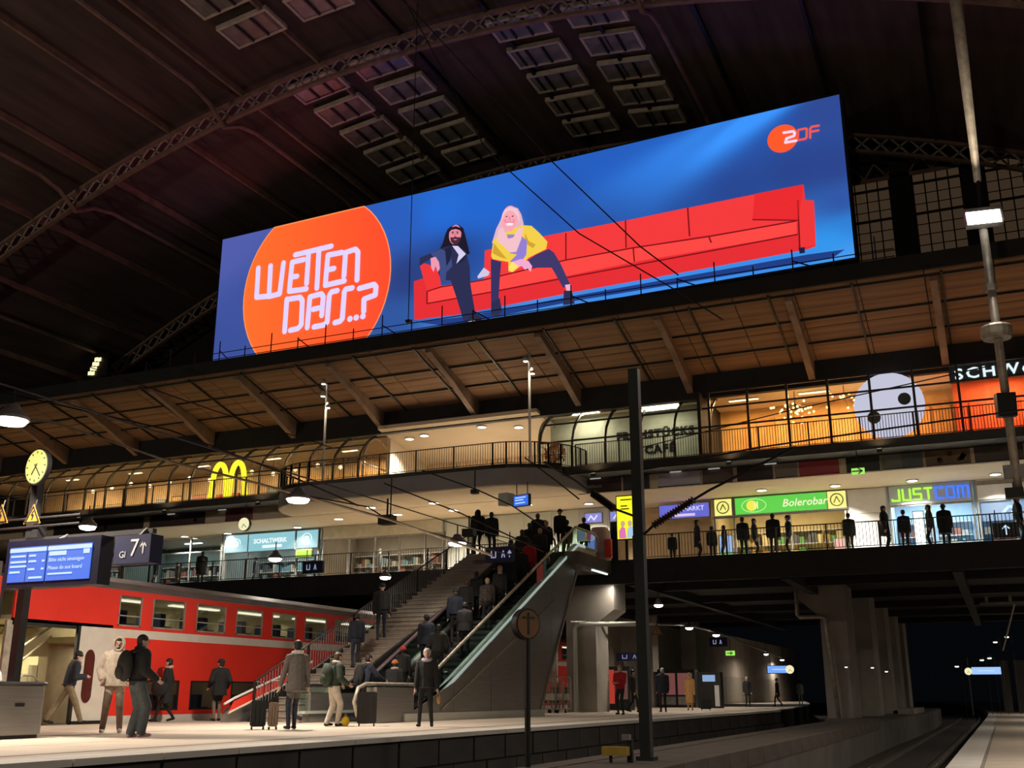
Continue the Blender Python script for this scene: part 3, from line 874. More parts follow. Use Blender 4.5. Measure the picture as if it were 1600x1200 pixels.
# ---- shops on the lower deck
YSH = 48.3
def shop(x0, x1, label, back, sign=None, power=40, col=(1, 0.92, 0.8), shelf=True, z_sign=(9.42, 10.26), goods=None, mull=None):
    t = thing('shop_unit', ((x0+x1)/2, YSH, 6.95), label, 'shop')
    m = mat('shop_back_%d' % int(-x0 * 10), back, 0.8, var=0.15, scale=1)
    MB().box(x0, x1, 51.8, 51.95, 6.95, 10.28).build('back_wall', m, t)
    MB().box(x0 - 0.06, x0 + 0.02, YSH, 51.8, 6.95, 10.28).build('side_wall', m, t)
    MB().box(x0, x1, YSH - 0.02, 51.8, 10.2, 10.27).build('shop_ceiling', M['white'], t)
    for x in (mull or (x0 + 0.04, x1 - 0.04)):
        MB().box(x - 0.04, x + 0.04, YSH - 0.05, YSH + 0.05, 6.95, 10.26).build('mullion', M['grey_steel'], t)
    MB().box(x0, x1, YSH - 0.03, YSH + 0.03, z_sign[0] - 0.08, z_sign[0]).build('transom', M['grey_steel'], t)
    if sign is not None:
        MB().box(x0 + 0.08, x1 - 0.08, YSH - 0.06, YSH + 0.04, z_sign[0], z_sign[1]).build('sign_band', sign, t)
    else:
        xs = list(mull or (x0 + 0.04, x1 - 0.04))
        for a, b in zip(xs, xs[1:]):
            MB().box(a + 0.04, b - 0.04, YSH - 0.005, YSH + 0.005, z_sign[0], z_sign[1]).build('upper_pane', M['glass_dark'], t)
    if shelf:
        n = max(1, int((x1 - x0) / 1.4))
        for k in range(n):
            a = x0 + 0.15 + k * (x1 - x0 - 0.2) / n
            b = a + (x1 - x0 - 0.5) / n
            sh = MB()
            for z in (7.2, 7.8, 8.4, 9.0):
                sh.box(a, b, 51.35, 51.8, z, z + 0.03)
            s = sh.build('shelf', M['white'], t)
            g = MB()
            for z in (7.23, 7.83, 8.43):
                x = a + 0.04
                while x < b - 0.2:
                    w = random.uniform(0.1, 0.3); g.cur = random.randrange(4)
                    g.box(x, x + w, 51.38, 51.7, z, z + random.uniform(0.15, 0.5)); x += w + 0.03
            g.build('goods', goods or [mat('goods_a', (0.5, 0.45, 0.35)), mat('goods_b', (0.16, 0.3, 0.35)), mat('goods_c', (0.35, 0.12, 0.08)), mat('goods_d', (0.1, 0.1, 0.11))], s, kind='stuff')
    if power:
        MB().box((x0+x1)/2 - 0.6, (x0+x1)/2 + 0.6, 49.9, 50.1, 10.14, 10.19).build('ceiling_lamp', glow('shop_tube_%.2f' % col[2], col, 5), t)
        lamp_light('shop_lamp', ((x0+x1)/2, 50, 10.1), power, max(1.0, (x1 - x0) * 0.7), col, t, sy=1.2)
    return t
def light_box(x0, x1, z0, z1, y, label, col, strength=1.0, name='light_box_sign'):
    t = thing(name, ((x0+x1)/2, y, z0), label, 'sign')
    MB().box(x0, x1, y - 0.03, y, z0, z1).build('face', glow('face_' + '_'.join('%d' % int(c * 99) for c in col), col, strength), t)
    MB().box(x0 - 0.04, x1 + 0.04, y, y + 0.12, z0 - 0.04, z1 + 0.04).build('case', M['grey_steel'], t)
    return t
shop(-54, -46.6, 'dim shop unit at the far left of the lower deck', (0.2, 0.19, 0.18), None, 40)
shop(-46.5, -39.3, 'dark glazed shop unit left of the teal pharmacy sign', (0.12, 0.17, 0.17), None, 75, (0.9, 1, 0.95), mull=(-46.4, -44.0, -41.6, -39.4))
tq = shop(-39.2, -32.8, 'shop unit under the teal illuminated sign', (0.2, 0.24, 0.24), None, 95, (0.85, 1, 1), mull=(-39.1, -37.5, -34.3, -32.9))
teal = (0.30, 0.66, 0.74)
sg = light_box(-39.05, -37.55, 9.2, 10.15, YSH - 0.12, 'square teal light box with a white spiral at the left end of the shop sign', teal, 0.85)
mb = MB(); ff = front(YSH - 0.15, -38.3, 9.68)
ribbon(mb, ff, [(0.3 * (1 - k / 26) * math.cos(k * 0.5), 0.3 * (1 - k / 26) * math.sin(k * 0.5)) for k in range(22)], 0.06, 0, 0.01); mb.build('spiral', glow('pale_print', (0.85, 0.97, 0.98), 1.0), sg)
sg = light_box(-37.45, -34.4, 9.2, 10.15, YSH - 0.12, 'long teal light box sign with white lettering', teal, 0.85)
text('SCHALTWERK', 0.34, glow('pale_print', (0.85, 0.97, 0.98), 1.0), sg, (-37.1, YSH - 0.16, 9.62), bold=0.01)
MB().box(-36.5, -35.2, YSH - 0.165, YSH - 0.155, 9.34, 9.5).build('print_bar', _MATS['pale_print'], sg)
sg = light_box(-34.25, -32.9, 9.2, 10.15, YSH - 0.12, 'square teal light box with a white swirl at the right end of the shop sign', teal, 0.85)
mb = MB(); ff = front(YSH - 0.15, -33.6, 9.68)
ribbon(mb, ff, [(0.32 * math.cos(k * 0.45), 0.32 * math.sin(k * 0.45)) for k in range(13)], 0.05, 0, 0.01)
ribbon(mb, ff, [(-0.1, -0.2), (-0.05, 0.15), (0.12, 0.12), (0.1, -0.02), (-0.05, -0.05)], 0.05, 0, 0.01); mb.build('swirl', _MATS['pale_print'], sg)
sg = light_box(-34.2, -33.2, 8.72, 9.1, YSH - 0.2, 'small lime green light box below the teal sign', (0.48, 0.85, 0.02), 0.9)
for k, w in enumerate((0.7, 0.5, 0.6)):
    MB().box(-34.05, -34.05 + w, YSH - 0.245, YSH - 0.235, 8.98 - k * 0.11, 9.02 - k * 0.11).build('print_line', mat('lime_print', (0.1, 0.25, 0.01), 0.6), sg)
shop(-32.7, -25.3, 'glazed shop unit with beige blinds under the balcony', (0.20, 0.17, 0.13), mat('beige_blind', (0.62, 0.58, 0.46), 0.8, var=0.1)     , 90, (1, 0.9, 0.7), z_sign=(9.6, 10.26), mull=(-32.6, -31.0, -29.4, -27.9, -26.4, -25.35))
pu = MB().box(-25.2, -16.4, YSH, YSH + 0.15, 6.95, 10.26).build('wall_white_panels', M['white_panel'], kind='structure')
wp = unit_box('wall_panel', M['white_panel'])
for k in range(6):
    for b in range(3):
        boxpiece('wall_panel', wp, -25.15 + k * 1.45, -23.74 + k * 1.45, YSH - 0.03, YSH, 7.0 + b * 1.08, 8.06 + b * 1.08, pu)
cr = mat('beige_shop_wall', (0.62, 0.45, 0.28), 0.8, var=0.1)
pu2 = MB().box(-16.4, -11.5, YSH + 1.2, YSH + 1.35, 6.95, 10.26).build('wall_beige', cr, kind='structure')
sg = light_box(-13.9, -11.55, 9.5, 10.12, YSH, 'long violet-blue light box sign with white lettering', (0.12, 0.13, 0.62), 1.0)
text('MARKT', 0.3, glow('violet_white', (0.75, 0.75, 0.95), 1.0), sg, (-12.75, YSH - 0.05, 9.8))
MB().box(-13.2, -12.2, YSH - 0.045, YSH - 0.035, 9.56, 9.68).build('print_bar', glow('violet_pink', (0.8, 0.6, 0.85), 0.9), sg)
for x0, lab in ((-17.6, 'small violet shop sign above the escalator crowd'), (-16.3, 'violet and white shop sign left of the yellow poster')):
    sg = light_box(x0, x0 + 0.85, 9.55, 9.98, YSH - 0.1, lab, (0.22, 0.22, 0.66), 1.0)
    mb = MB(); ribbon(mb, front(YSH - 0.13, x0 + 0.42, 9.76), [(-0.25, -0.1), (-0.1, 0.1), (0.05, -0.1), (0.2, 0.1)], 0.07, 0, 0.01); mb.build('print_mark', glow('violet_white', (0.75, 0.75, 0.95), 1.0), sg)
shop(-11.4, -5.45, 'food shop unit under the bright green sign', (0.55, 0.42, 0.2), None, 110, (1, 0.86, 0.55), mull=(-11.3, -10.4, -7.9, -5.5), goods=[mat('bread_a', (0.6, 0.38, 0.12)), mat('bread_b', (0.75, 0.6, 0.3)), mat('goods_green', (0.15, 0.35, 0.12)), mat('goods_d', (0.1, 0.1, 0.11))])
lime = (0.92, 0.88, 0.24)
for x0, lab in ((-11.25, 'yellow square light box with a round emblem left of the green sign'), (-6.2, 'yellow square light box with a round emblem right of the green sign')):
    sg = light_box(x0, x0 + 0.78, 9.45, 10.2, YSH - 0.12, lab, lime, 1.0)
    mb = MB(); ff = front(YSH - 0.15, x0 + 0.39, 9.82)
    ribbon(mb, ff, [(0.27 * math.cos(k * 0.42), 0.27 * math.sin(k * 0.42)) for k in range(16)], 0.05, 0, 0.01)
    ribbon(mb, ff, [(-0.12, -0.1), (0, 0.14), (0.12, -0.1)], 0.05, 0, 0.01); mb.build('emblem', mat('emblem_olive', (0.35, 0.33, 0.05), 0.6, var=0), sg)
sg = light_box(-10.3, -6.25, 9.45, 10.2, YSH - 0.1, 'long bright green light box sign with yellow emblem and script lettering', (0.09, 0.62, 0.06), 1.0)
mb = MB(); ff = front(YSH - 0.13, -9.45, 9.82); disc(mb, ff, (-0.1, 0), 0.24, 0, 0.012, 20); mb.build('emblem_dot', glow('emblem_yellow', (0.9, 0.8, 0.08), 1.0), sg)
mb = MB(); ribbon(mb, ff, [(0.55 * math.cos(k * 0.33), 0.3 * math.sin(k * 0.33)) for k in range(20)], 0.035, 0, 0.01); mb.build('emblem_ring', glow('emblem_lime', (0.55, 0.85, 0.3), 1.0), sg)
text('il', 0.5, glow('cream_letters', (0.95, 0.9, 0.6), 1.0), sg, (-9.45, YSH - 0.15, 9.66))
text('Bolerobar', 0.48, _MATS['cream_letters'], sg, (-8.2, YSH - 0.13, 9.68), shear=0.25, bold=0.004)
pw = MB().box(-5.4, -3.75, YSH, YSH + 0.15, 6.95, 10.26).build('wall_white_corner', M['white'], kind='structure')
for b in range(3):
    boxpiece('wall_panel', unit_box('wall_panel', M['white']), -5.36, -3.8, YSH - 0.03, YSH, 7.0 + b * 1.08, 8.06 + b * 1.08, pw)
shop(-3.7, -0.3, 'phone shop unit with pale blue interior', (0.45, 0.62, 0.75), mat('phone_sign_back', (0.50, 0.56, 0.66), 0.5, var=0.03), 150, (0.75, 0.9, 1.0), mull=(-3.65, -2.0, -0.35))
t = thing('phone_shop_sign', (-2, YSH - 0.07, 9.5), 'square-lettered green and blue sign on the pale blue phone shop', 'sign')
gm, bm2 = glow('sign_green', (0.40, 0.85, 0.05), 1.2), glow('sign_bluelit', (0.03, 0.16, 0.9), 1.2)
GL = {'J': [[(0, .12), (0, 0), (.8, 0), (.8, 1)]], 'U': [[(0, 1), (0, 0), (.8, 0), (.8, 1)]], 'S': [[(.8, 1), (0, 1), (0, .5), (.8, .5), (.8, 0), (0, 0)]], 'T': [[(0, 1), (.8, 1)], [(.4, 1), (.4, 0)]],
      'C': [[(.8, 1), (0, 1), (0, 0), (.8, 0)]], 'O': [[(0, 0), (.8, 0), (.8, 1), (0, 1), (0, 0)]], 'M': [[(0, 0), (0, 1), (1.1, 1), (1.1, 0)], [(.55, 1), (.55, 0)]]}
x = -3.5
for ch in 'JUSTCOM':
    mb = MB()
    for st in GL[ch]:
        ribbon(mb, front(YSH - 0.07, x, 9.6), [(a * 0.36, b * 0.46) for a, b in st], 0.085, 0, 0.03, rnd=True)
    mb.build('letter', gm if x < -1.95 else bm2, t)
    x += 0.44
shop(-0.2, 6, 'shop unit with white sign band and blue window film at the right edge', (0.3, 0.45, 0.6), M['white'], 120, (0.75, 0.9, 1.0), mull=(-0.15, 1.2, 3.2, 5.9))
t = thing('window_film', (1, YSH - 0.05, 8.3), 'translucent blue advertising film on the right shop window', 'sign')
MB().box(-0.05, 3.1, YSH - 0.08, YSH - 0.05, 8.5, 9.25).build('film', glow('film_blue', (0.2, 0.42, 0.75), 0.75), t)
mb = MB(); ribbon(mb, front(YSH - 0.09, 1.0, 8.9), [(-0.25, -0.1), (0, 0.16), (0.3, 0.1), (0.1, -0.12)], 0.12, 0, 0.01); mb.build('film_mark', glow('film_pale', (0.5, 0.8, 0.95), 1.0), t)
# bright floor-standing light column and lit screens at the railing
sg = light_box(-2.55, -2.2, 7.1, 8.6, 45.2, 'glaring white standing light column among the people at the railing', (0.9, 1.0, 0.95), 3.0, 'light_column')
sg = light_box(-10.75, -10.2, 7.2, 8.3, 46.6, 'blue and green standing advertising screen behind the railing', (0.35, 0.5, 0.85), 0.9, 'advert_screen')
MB().box(-10.75, -10.2, 46.56, 46.57, 7.2, 7.6).build('print_green', glow('print_green', (0.25, 0.6, 0.2), 0.8), sg)
sg = light_box(-5.95, -5.55, 7.3, 8.0, 47.4, 'small red and white lit display in the food shop', (1.0, 0.5, 0.4), 0.9, 'display')
# the tall yellow poster beside the black mast
f = front(44.0, -14.2, 8.1)
t = thing('yellow_poster', (-14.2, 44.0, 8.0), 'tall glowing yellow advertising poster beside the black mast', 'poster')
MB().box(-14.62, -13.75, 44.0, 44.14, 8.0, 9.95).build('case', M['dark'], t)
MB().box(-14.58, -13.79, 43.98, 44.0, 8.05, 9.9).build('face', glow('poster_yellow', (0.93, 0.90, 0.02), 1.1), t)
mb = MB(); mb.prism([(-0.3, -0.03), (0.02, -0.03), (-0.02, 0.4), (-0.16, 0.5), (-0.3, 0.3)], f, 0.02, 0.03); mb.build('print_pink', glow('print_pink', (0.85, 0.2, 0.5), 0.9), t)
mb = MB(); mb.prism([(0.04, -0.03), (0.4, -0.03), (0.4, 0.42), (0.2, 0.5), (0.08, 0.34)], f, 0.02, 0.03); mb.build('print_pale_blue', glow('print_pale_blue', (0.45, 0.65, 0.85), 0.9), t)
mb = MB(); disc(mb, f, (-0.12, 0.6), 0.1, 0.02, 0.03, 14, 0.13); disc(mb, f, (0.2, 0.6), 0.1, 0.02, 0.03, 14, 0.13); mb.build('print_faces', glow('print_faces', (0.75, 0.5, 0.35), 0.8), t)
mb = MB()
for v, w in ((1.62, 0.5), (1.35, 0.3), (1.22, 0.38)):
    mb.prism([(-0.2, v), (-0.2 + w, v), (-0.2 + w, v + 0.05), (-0.2, v + 0.05)], f, 0.02, 0.03)
mb.build('print_text', mat('print_dark', (0.2, 0.18, 0.02), 0.6, var=0), t)
MB().box(-14.25, -14.15, 44.02, 44.12, 6.95, 8.0).build('post', M['dark'], t)
# green exit signs
for x, y, z, lab in ((-4.35, 43.6, 10.0, 'green lit emergency exit sign under the gallery at right'), (-43.0, 44.2, 9.1, 'small green lit exit sign at the left end of the lower deck'), (-17.2, 76, 4.2, 'green lit exit sign far along the lower platform')):
    s = 0.25 if y < 60 else 0.32
    t = thing('exit_sign', (x, y, z), lab, 'sign')
    MB().box(x - s, x + s, y, y + 0.06, z, z + s).build('face', glow('exit_green', (0.35, 0.85, 0.12), 1.0), t)
    mb = MB(); ribbon(mb, front(y, x, z + s / 2), [(-0.2, 0), (0.15, 0)], 0.06, 0.01, 0.02); ribbon(mb, front(y, x, z + s / 2), [(0.02, 0.1), (0.16, 0), (0.02, -0.1)], 0.05, 0.01, 0.02); mb.build('arrow', M['sign_white'], t)
    MB().tube((x, y + 0.03, z + s), (x, y + 0.03, z + s + 0.7 if y < 60 else 6.4), 0.02, n=5).build('hanger', M['dark'], t)

# ---- small uplights added under the gallery edge to brighten the canopy soffit
for k in range(13):
    x = -56.5 + k * 5.9
    t = thing('added_uplight', (x, 42.85, 11.0), 'small added uplight below the gallery edge, %s from the left' % ORD[k], 'lamp', 'added uplights below the canopy')
    MB().obox((x, 42.8, 10.72), (0.2, 0.14, 0.12), 0, rad(20)).build('case', M['dark'], t)
    MB().box(x - 0.03, x + 0.03, 42.84, 42.92, 10.7, 10.9).build('bracket', M['dark'], t)
    MB().obox((x, 42.78, 10.79), (0.16, 0.09, 0.012), 0, rad(20)).build('glass', glow('uplight_glass', (1, 0.8, 0.55), 0.4), t)
    lamp_light('uplight', (x, 42.4, 10.9), 16, 0.25, (1, 0.72, 0.42), t, rot=(rad(180 - 6), 0, 0), spread=165)
# ================================================================== LED billboard
BL, BR = Vector((-39.69, 46.6, 0)), Vector((-3.8, 45.0, 0))
BRZ = math.atan2(BR.y - BL.y, BR.x - BL.x)
BW = (BR - BL).length
BZ0, BZ1 = 19.75, 27.72
bf = front(BL.y, BL.x, BZ0, BRZ)
bnorm = Vector((math.sin(BRZ), -math.cos(BRZ), 0))
def BP(px, py):
    r = ray(px, py)
    t = (Vector((BL.x, BL.y, 0)) - Vector((0, 0, 0))).dot(bnorm) / r.dot(bnorm)
    p = r * t
    u = (p - BL).dot(Vector((math.cos(BRZ), math.sin(BRZ), 0)))
    return (u, p.z + CZ - BZ0)
def clipb(p): return (min(max(p[0], 0.02), BW - 0.02), min(max(p[1], 0.02), BZ1 - BZ0 - 0.02))
bb = thing('led_billboard', ((BL.x + BR.x) / 2, 45.8, BZ0), 'huge wide blue LED billboard showing a red sofa and an orange disc with lettering', 'billboard')
BH = BZ1 - BZ0
cas = MB().prism([(-0.12, -0.12), (BW + 0.12, -0.12), (BW + 0.12, BH + 0.1), (-0.12, BH + 0.1)], bf, -0.6, -0.03)
cas.build('case', M['deep_black'], bb)
# the picture's backdrop: a grid with one colour per corner
SAMP = [(345,380,80,92,168),(335,560,58,78,150),(420,470,62,80,155),(560,420,60,82,160),(625,350,40,92,185),(640,430,40,62,125),(620,510,44,84,155),
        (690,330,34,105,210),(760,320,32,100,205),(700,400,34,70,145),(680,515,60,112,190),(800,270,36,98,195),(880,310,36,84,172),(860,490,72,140,222),(940,260,34,92,188),(960,340,36,78,160),
        (1020,240,34,92,188),(1000,455,60,140,230),(1080,330,36,74,152),(1120,200,34,88,180),(1150,300,38,68,142),(1200,175,36,82,168),(1240,270,38,66,138),
        (1290,165,46,72,145),(1300,260,42,66,138),(1315,320,46,80,158),(1325,350,45,125,210),(1300,375,46,150,235),(1330,400,72,152,235),(1200,420,56,140,230),(1100,440,56,140,230)]
SU = [(BP(a, b), rgb(r, g, bl)) for a, b, r, g, bl in SAMP]
# beams of stage light in the picture: (start, end, half width at start and end, strength)
BEAMS = [((1240, 150), (960, 330), 9, 34, 1.0), ((1160, 165), (900, 330), 6, 26, 0.45), ((1200, 150), (1080, 262), 5, 12, 0.5)]
BEAMS = [(BP(*a), BP(*b), w0 * 0.036, w1 * 0.036, k) for a, b, w0, w1, k in BEAMS]
BCOL = rgb(60, 150, 255)
NU, NV = 180, 44
gv, gf, gc = [], [], []
for j in range(NV + 1):
    for i in range(NU + 1):
        u, v = BW * i / NU, BH * j / NV
        gv.append(bf(u, v, 0.0))
        ws = 0.0; c = [0.0, 0.0, 0.0]
        for (su, sv), sc in SU:
            w = 1.0 / ((u - su) ** 2 + (v - sv) ** 2 * 2.0 + 0.6) ** 1.7
            ws += w
            for k in range(3): c[k] += w * sc[k]
        c = [q / ws for q in c]
        g = 0.0
        for a, b, w0, w1, k in BEAMS:
            dx, dy = b[0] - a[0], b[1] - a[1]
            L2 = dx * dx + dy * dy
            tt = ((u - a[0]) * dx + (v - a[1]) * dy) / L2
            d = abs((u - a[0]) * dy - (v - a[1]) * dx) / math.sqrt(L2)
            ww = (w0 + (w1 - w0) * max(0, min(1, tt))) * 1.2
            f_ = max(0.0, min(1.0, (1.15 - tt) / 1.0)) ** 1.2
            if tt > -0.3: g += k * f_ * math.exp(-(d / ww) ** 2)
        g = min(0.9, g)
        c = [q * (1 - g) + w * g for q, w in zip(c, BCOL)]
        gc.append(c)
for j in range(NV):
    for i in range(NU):
        a = j * (NU + 1) + i
        gf.append((a, a + 1, a + NU + 2, a + NU + 1))
mb = MB(); mb.add(gv, gf)
def attr_glow(name, strength):
    m = D.materials.new(name); m.use_nodes = True
    b = m.node_tree.nodes['Principled BSDF']
    a = m.node_tree.nodes.new('ShaderNodeVertexColor'); a.layer_name = 'picture'
    m.node_tree.links.new(a.outputs['Color'], b.inputs['Emission Color'])
    b.inputs['Emission Strength'].default_value = strength
    b.inputs['Base Color'].default_value = (0.01, 0.01, 0.01, 1)
    return m
scr = mb.build('screen', attr_glow('screen_picture', 1.05), bb)
ca = scr.data.color_attributes.new('picture', 'FLOAT_COLOR', 'POINT')
for k, c in enumerate(gc): ca.data[k].color = (*c, 1)
def art(name, polys, col, d, strength=1.05, parent=bb, grad=None):
    mb = MB()
    for p in polys:
        mb.prism([clipb(BP(*q)) for q in p], bf, d, d + 0.01)
    return mb.build(name, glow('art_' + name, rgb(*col), strength), parent)
# orange disc clipped by the screen edge
ua, ub = BP(381, 474)[0], BP(611, 413)[0]
uc, rr = (ua + ub) / 2, (ub - ua) / 2
vc = BP(496, 445)[1]
mb = MB()
rings = []
N = 56
vs = []
for k in range(N):
    a = 2 * math.pi * k / N
    vs.append(clipb((uc + rr * math.cos(a), vc + rr * 1.06 * math.sin(a))))
mb.add([bf(u, v, 0.02) for u, v in vs] + [bf(uc, min(vc, BH / 2), 0.02)], [(k, (k + 1) % N, N) for k in range(N)])
dm = attr_glow('disc_picture', 1.1)
od = mb.build('orange_disc', dm, bb)
ca = od.data.color_attributes.new('picture', 'FLOAT_COLOR', 'POINT')
for k, (u, v) in enumerate(vs + [(uc, vc)]):
    w = min(1, max(0, (uc + rr - u) / (2 * rr)))
    A, B2 = rgb(255, 72, 42), rgb(255, 108, 42)
    ca.data[k].color = (*[a * (1 - w) + b * w for a, b in zip(A, B2)], 1)
mb = MB(); ribbon(mb, bf, vs + [vs[0]], 0.07, 0.03, 0.035, rnd=False); mb.build('disc_rim', glow('disc_rim', rgb(255, 150, 90), 1.0), bb)
Zp = lambda pts: [BP(330 + a / 4.8, 330 + b / 4.8) for a, b in pts]
STROKES = [[(358,428),(345,648),(430,640)], [(450,412),(438,642),(518,622),(547,390)], [(700,365),(612,385),(590,603),(718,585)], [(605,497),(648,490)], [(635,330),(905,265)], [(735,315),(720,545)], [(812,300),(797,580)],
           [(985,312),(880,332),(860,558),(1003,525)], [(880,442),(925,432)], [(1000,490),(1012,312),(1085,288),(1105,310),(1098,518)], [(572,662),(555,905)], [(572,665),(670,648),(688,672),(680,855),(655,882),(598,895)],
           [(725,875),(745,645),(830,622),(845,645),(833,785)], [(770,738),(812,728)], [(950,598),(905,608),(890,635),(874,835),(850,855),(775,870)], [(1062,578),(1012,588),(1003,605),(988,808),(970,828),(932,838)],
           [(1115,582),(1225,552),(1240,570),(1235,630),(1150,662),(1148,755)]]
wl = abs(Zp([(340, 500)])[0][0] - Zp([(372, 500)])[0][0])
for k, st in enumerate(STROKES):
    mb = MB(); ribbon(mb, bf, Zp(st), wl, 0.05, 0.07)
    mb.build('letter_stroke', glow('letter_lilac', rgb(222, 208, 255), 1.05), bb)
for c in ((1045, 810), (1092, 800), (1142, 790)):
    mb = MB(); disc(mb, bf, Zp([c])[0], wl * 0.55, 0.05, 0.07, 14); mb.build('letter_dot', _MATS['letter_lilac'], bb)
# station logo
L1, L2 = BP(1199, 216)[0], BP(1247, 212)[0]
lc = ((L1 + L2) / 2, BP(1223, 217)[1])
mb = MB(); disc(mb, bf, lc, (L2 - L1) / 2, 0.03, 0.04, 32); mb.build('logo_disc', glow('logo_orange', rgb(255, 85, 40), 1.1), bb)
LZ = lambda pts: [BP(1180 + a / 13.33, 190 + b / 13.33) for a, b in pts]
lw = abs(LZ([(600, 300)])[0][0] - LZ([(655, 300)])[0][0])
mb = MB(); ribbon(mb, bf, LZ([(600, 245), (800, 215), (830, 250), (815, 310), (660, 365), (635, 450), (860, 410)]), lw, 0.06, 0.08); mb.build('logo_digit', glow('logo_white', rgb(255, 215, 240), 1.0), bb)
mb = MB()
ribbon(mb, bf, LZ([(900, 190), (890, 400), (1050, 370), (1075, 340), (1080, 165), (1050, 155), (905, 185)]), lw * 0.85, 0.05, 0.07)
ribbon(mb, bf, LZ([(1330, 95), (1180, 120), (1150, 160), (1150, 350)]), lw * 0.85, 0.05, 0.07)
ribbon(mb, bf, LZ([(1160, 225), (1320, 195)]), lw * 0.85, 0.05, 0.07)
mb.build('logo_letters', glow('logo_red', rgb(240, 90, 80), 1.0), bb)
# the sofa
art('sofa_shadow', [[(650,503),(720,496),(900,462),(1262,398),(1320,390),(1300,404),(900,470),(700,512)]], (30, 60, 130), 0.012)
art('sofa_base', [[(647,440),(662,435),(690,447),(757,437),(758,392),(858,368),(978,345),(1075,325),(1180,304),(1256,290),(1258,313),(1272,314),(1275,385),(1262,390),(1100,420),(900,456),(720,491),(648,500)]], (232, 48, 52), 0.015)
art('sofa_body', [[(647,440),(662,435),(690,447),(757,437),(757,460),(885,405),(978,388),(1110,368),(1247,345),(1272,314),(1275,385),(1262,390),(1100,420),(900,456),(720,491),(648,500)]], (226, 44, 50), 0.02)
art('sofa_backrest', [[(757,437),(758,392),(858,368),(978,345),(978,390),(885,408)], [(979,345),(1075,325),(1078,372),(980,389)], [(1077,325),(1180,304),(1247,300),(1247,347),(1080,371)]], (240, 56, 58), 0.03)
art('sofa_seat', [[(670,456),(690,449),(757,438),(885,407),(990,388),(1000,408),(757,458),(670,474)], [(991,388),(1110,370),(1245,346),(1245,367),(1000,408)]], (248, 70, 66), 0.04)
art('sofa_left_arm', [[(657,416),(664,412),(686,419),(690,447),(668,456)]], (236, 52, 54), 0.05)
art('sofa_right_arm', [[(1247,313),(1272,314),(1275,383),(1250,388)]], (236, 52, 54), 0.05)
art('sofa_cushion', [[(1180,304),(1256,289),(1248,345),(1176,344)]], (230, 40, 45), 0.055)
mb = MB()
sw = 0.07
for st in ([(978,345),(979,388)], [(1075,325),(1078,370)], [(885,365),(885,406)], [(668,475),(757,459),(900,432),(1110,393),(1247,367)], [(668,456),(668,475)], [(757,438),(885,407),(990,388),(1110,370),(1245,346)], [(1247,313),(1250,388)], [(1108,370),(1112,380)], [(990,388),(992,410)], [(668,456),(690,449),(757,438)], [(1176,344),(1248,345)]):
    ribbon(mb, bf, [BP(*q) for q in st], sw, 0.06, 0.065, rnd=False)
mb.build('sofa_seams', glow('art_seam', rgb(130, 15, 25), 1.0), bb)
art('sofa_foot', [[(1248,388),(1258,387),(1258,396),(1250,397)]], (25, 30, 60), 0.06)
# seated pair printed on the screen
A7 = lambda pts: [(600 + a / 4.444, 300 + b / 4.444) for a, b in pts]
def dot(name, c, r, rv, col, d, n=20):
    mb = MB(); disc(mb, bf, BP(*A7([c])[0]), r, d, d + 0.008, n, rv)
    return mb.build(name, glow('art_' + name, rgb(*col), 1.0), bb)
art('man_hair', [A7([(462,248),(490,233),(525,232),(555,255),(568,300),(580,350),(600,430),(560,450),(520,400),(455,410),(395,395),(415,355),(430,300),(445,265)])], (26, 20, 38), 0.07)
art('man_suit', [A7([(255,460),(330,430),(400,395),(455,380),(520,375),(575,420),(600,520),(605,640),(640,850),(640,900),(560,905),(510,740),(470,620),(400,610),(380,560),(330,470),(290,490),(250,520)])], (40, 44, 80), 0.08)
art('man_jacket', [A7([(330,430),(400,400),(470,430),(480,520),(440,560),(430,640),(400,620),(380,500)])], (60, 74, 128), 0.085)
art('man_lapel', [A7([(430,400),(480,380),(470,470),(440,520)]), A7([(540,390),(580,440),(560,480),(525,500)])], (28, 32, 60), 0.088)
art('man_shirt', [A7([(480,378),(520,380),(575,435),(510,500),(525,440)])], (212, 204, 236), 0.09)
dot('man_face', (500, 300), 0.37, 0.55, (232, 140, 160), 0.092)
art('man_fringe', [A7([(458,285),(470,252),(505,242),(540,255),(550,300),(535,272),(505,262),(475,268)])], (26, 20, 38), 0.094)
art('man_beard', [A7([(467,318),(485,322),(500,314),(518,320),(537,318),(532,350),(515,368),(492,368),(472,350)])], (70, 38, 52), 0.096)
art('man_mouth', [A7([(488,332),(515,332),(508,340),(494,340)])], (205, 110, 125), 0.1)
art('man_brow', [A7([(474,282),(494,280),(494,285),(474,287)]), A7([(506,280),(526,281),(526,286),(506,285)])], (50, 28, 40), 0.1)
dot('man_eye', (484, 293), 0.045, 0.035, (25, 18, 25), 0.1, 8); dot('man_eye', (516, 293), 0.045, 0.035, (25, 18, 25), 0.1, 8)
art('man_nose', [A7([(499,293),(504,293),(508,314),(494,314)])], (205, 112, 135), 0.1)
art('man_hand', [A7([(330,465),(365,455),(388,490),(395,535),(380,560),(365,520),(350,560),(335,530)])], (236, 150, 175), 0.1)
art('man_shoe', [A7([(600,850),(640,845),(690,880),(680,915),(600,920)])], (40, 38, 60), 0.09)
art('man_sole', [A7([(590,905),(620,890),(640,905),(620,925)]), A7([(655,590),(700,530),(740,560),(730,585),(660,605)])], (205, 196, 225), 0.095)
art('woman_hair_back', [A7([(835,140),(860,112),(895,104),(935,118),(958,160),(972,215),(985,300),(950,370),(880,430),(830,390),(790,345),(755,360),(785,260),(815,200)])], (222, 178, 196), 0.085)
art('woman_trouser_leg', [A7([(748,470),(820,490),(810,600),(800,760),(820,830),(750,850)])], (54, 48, 96), 0.088)
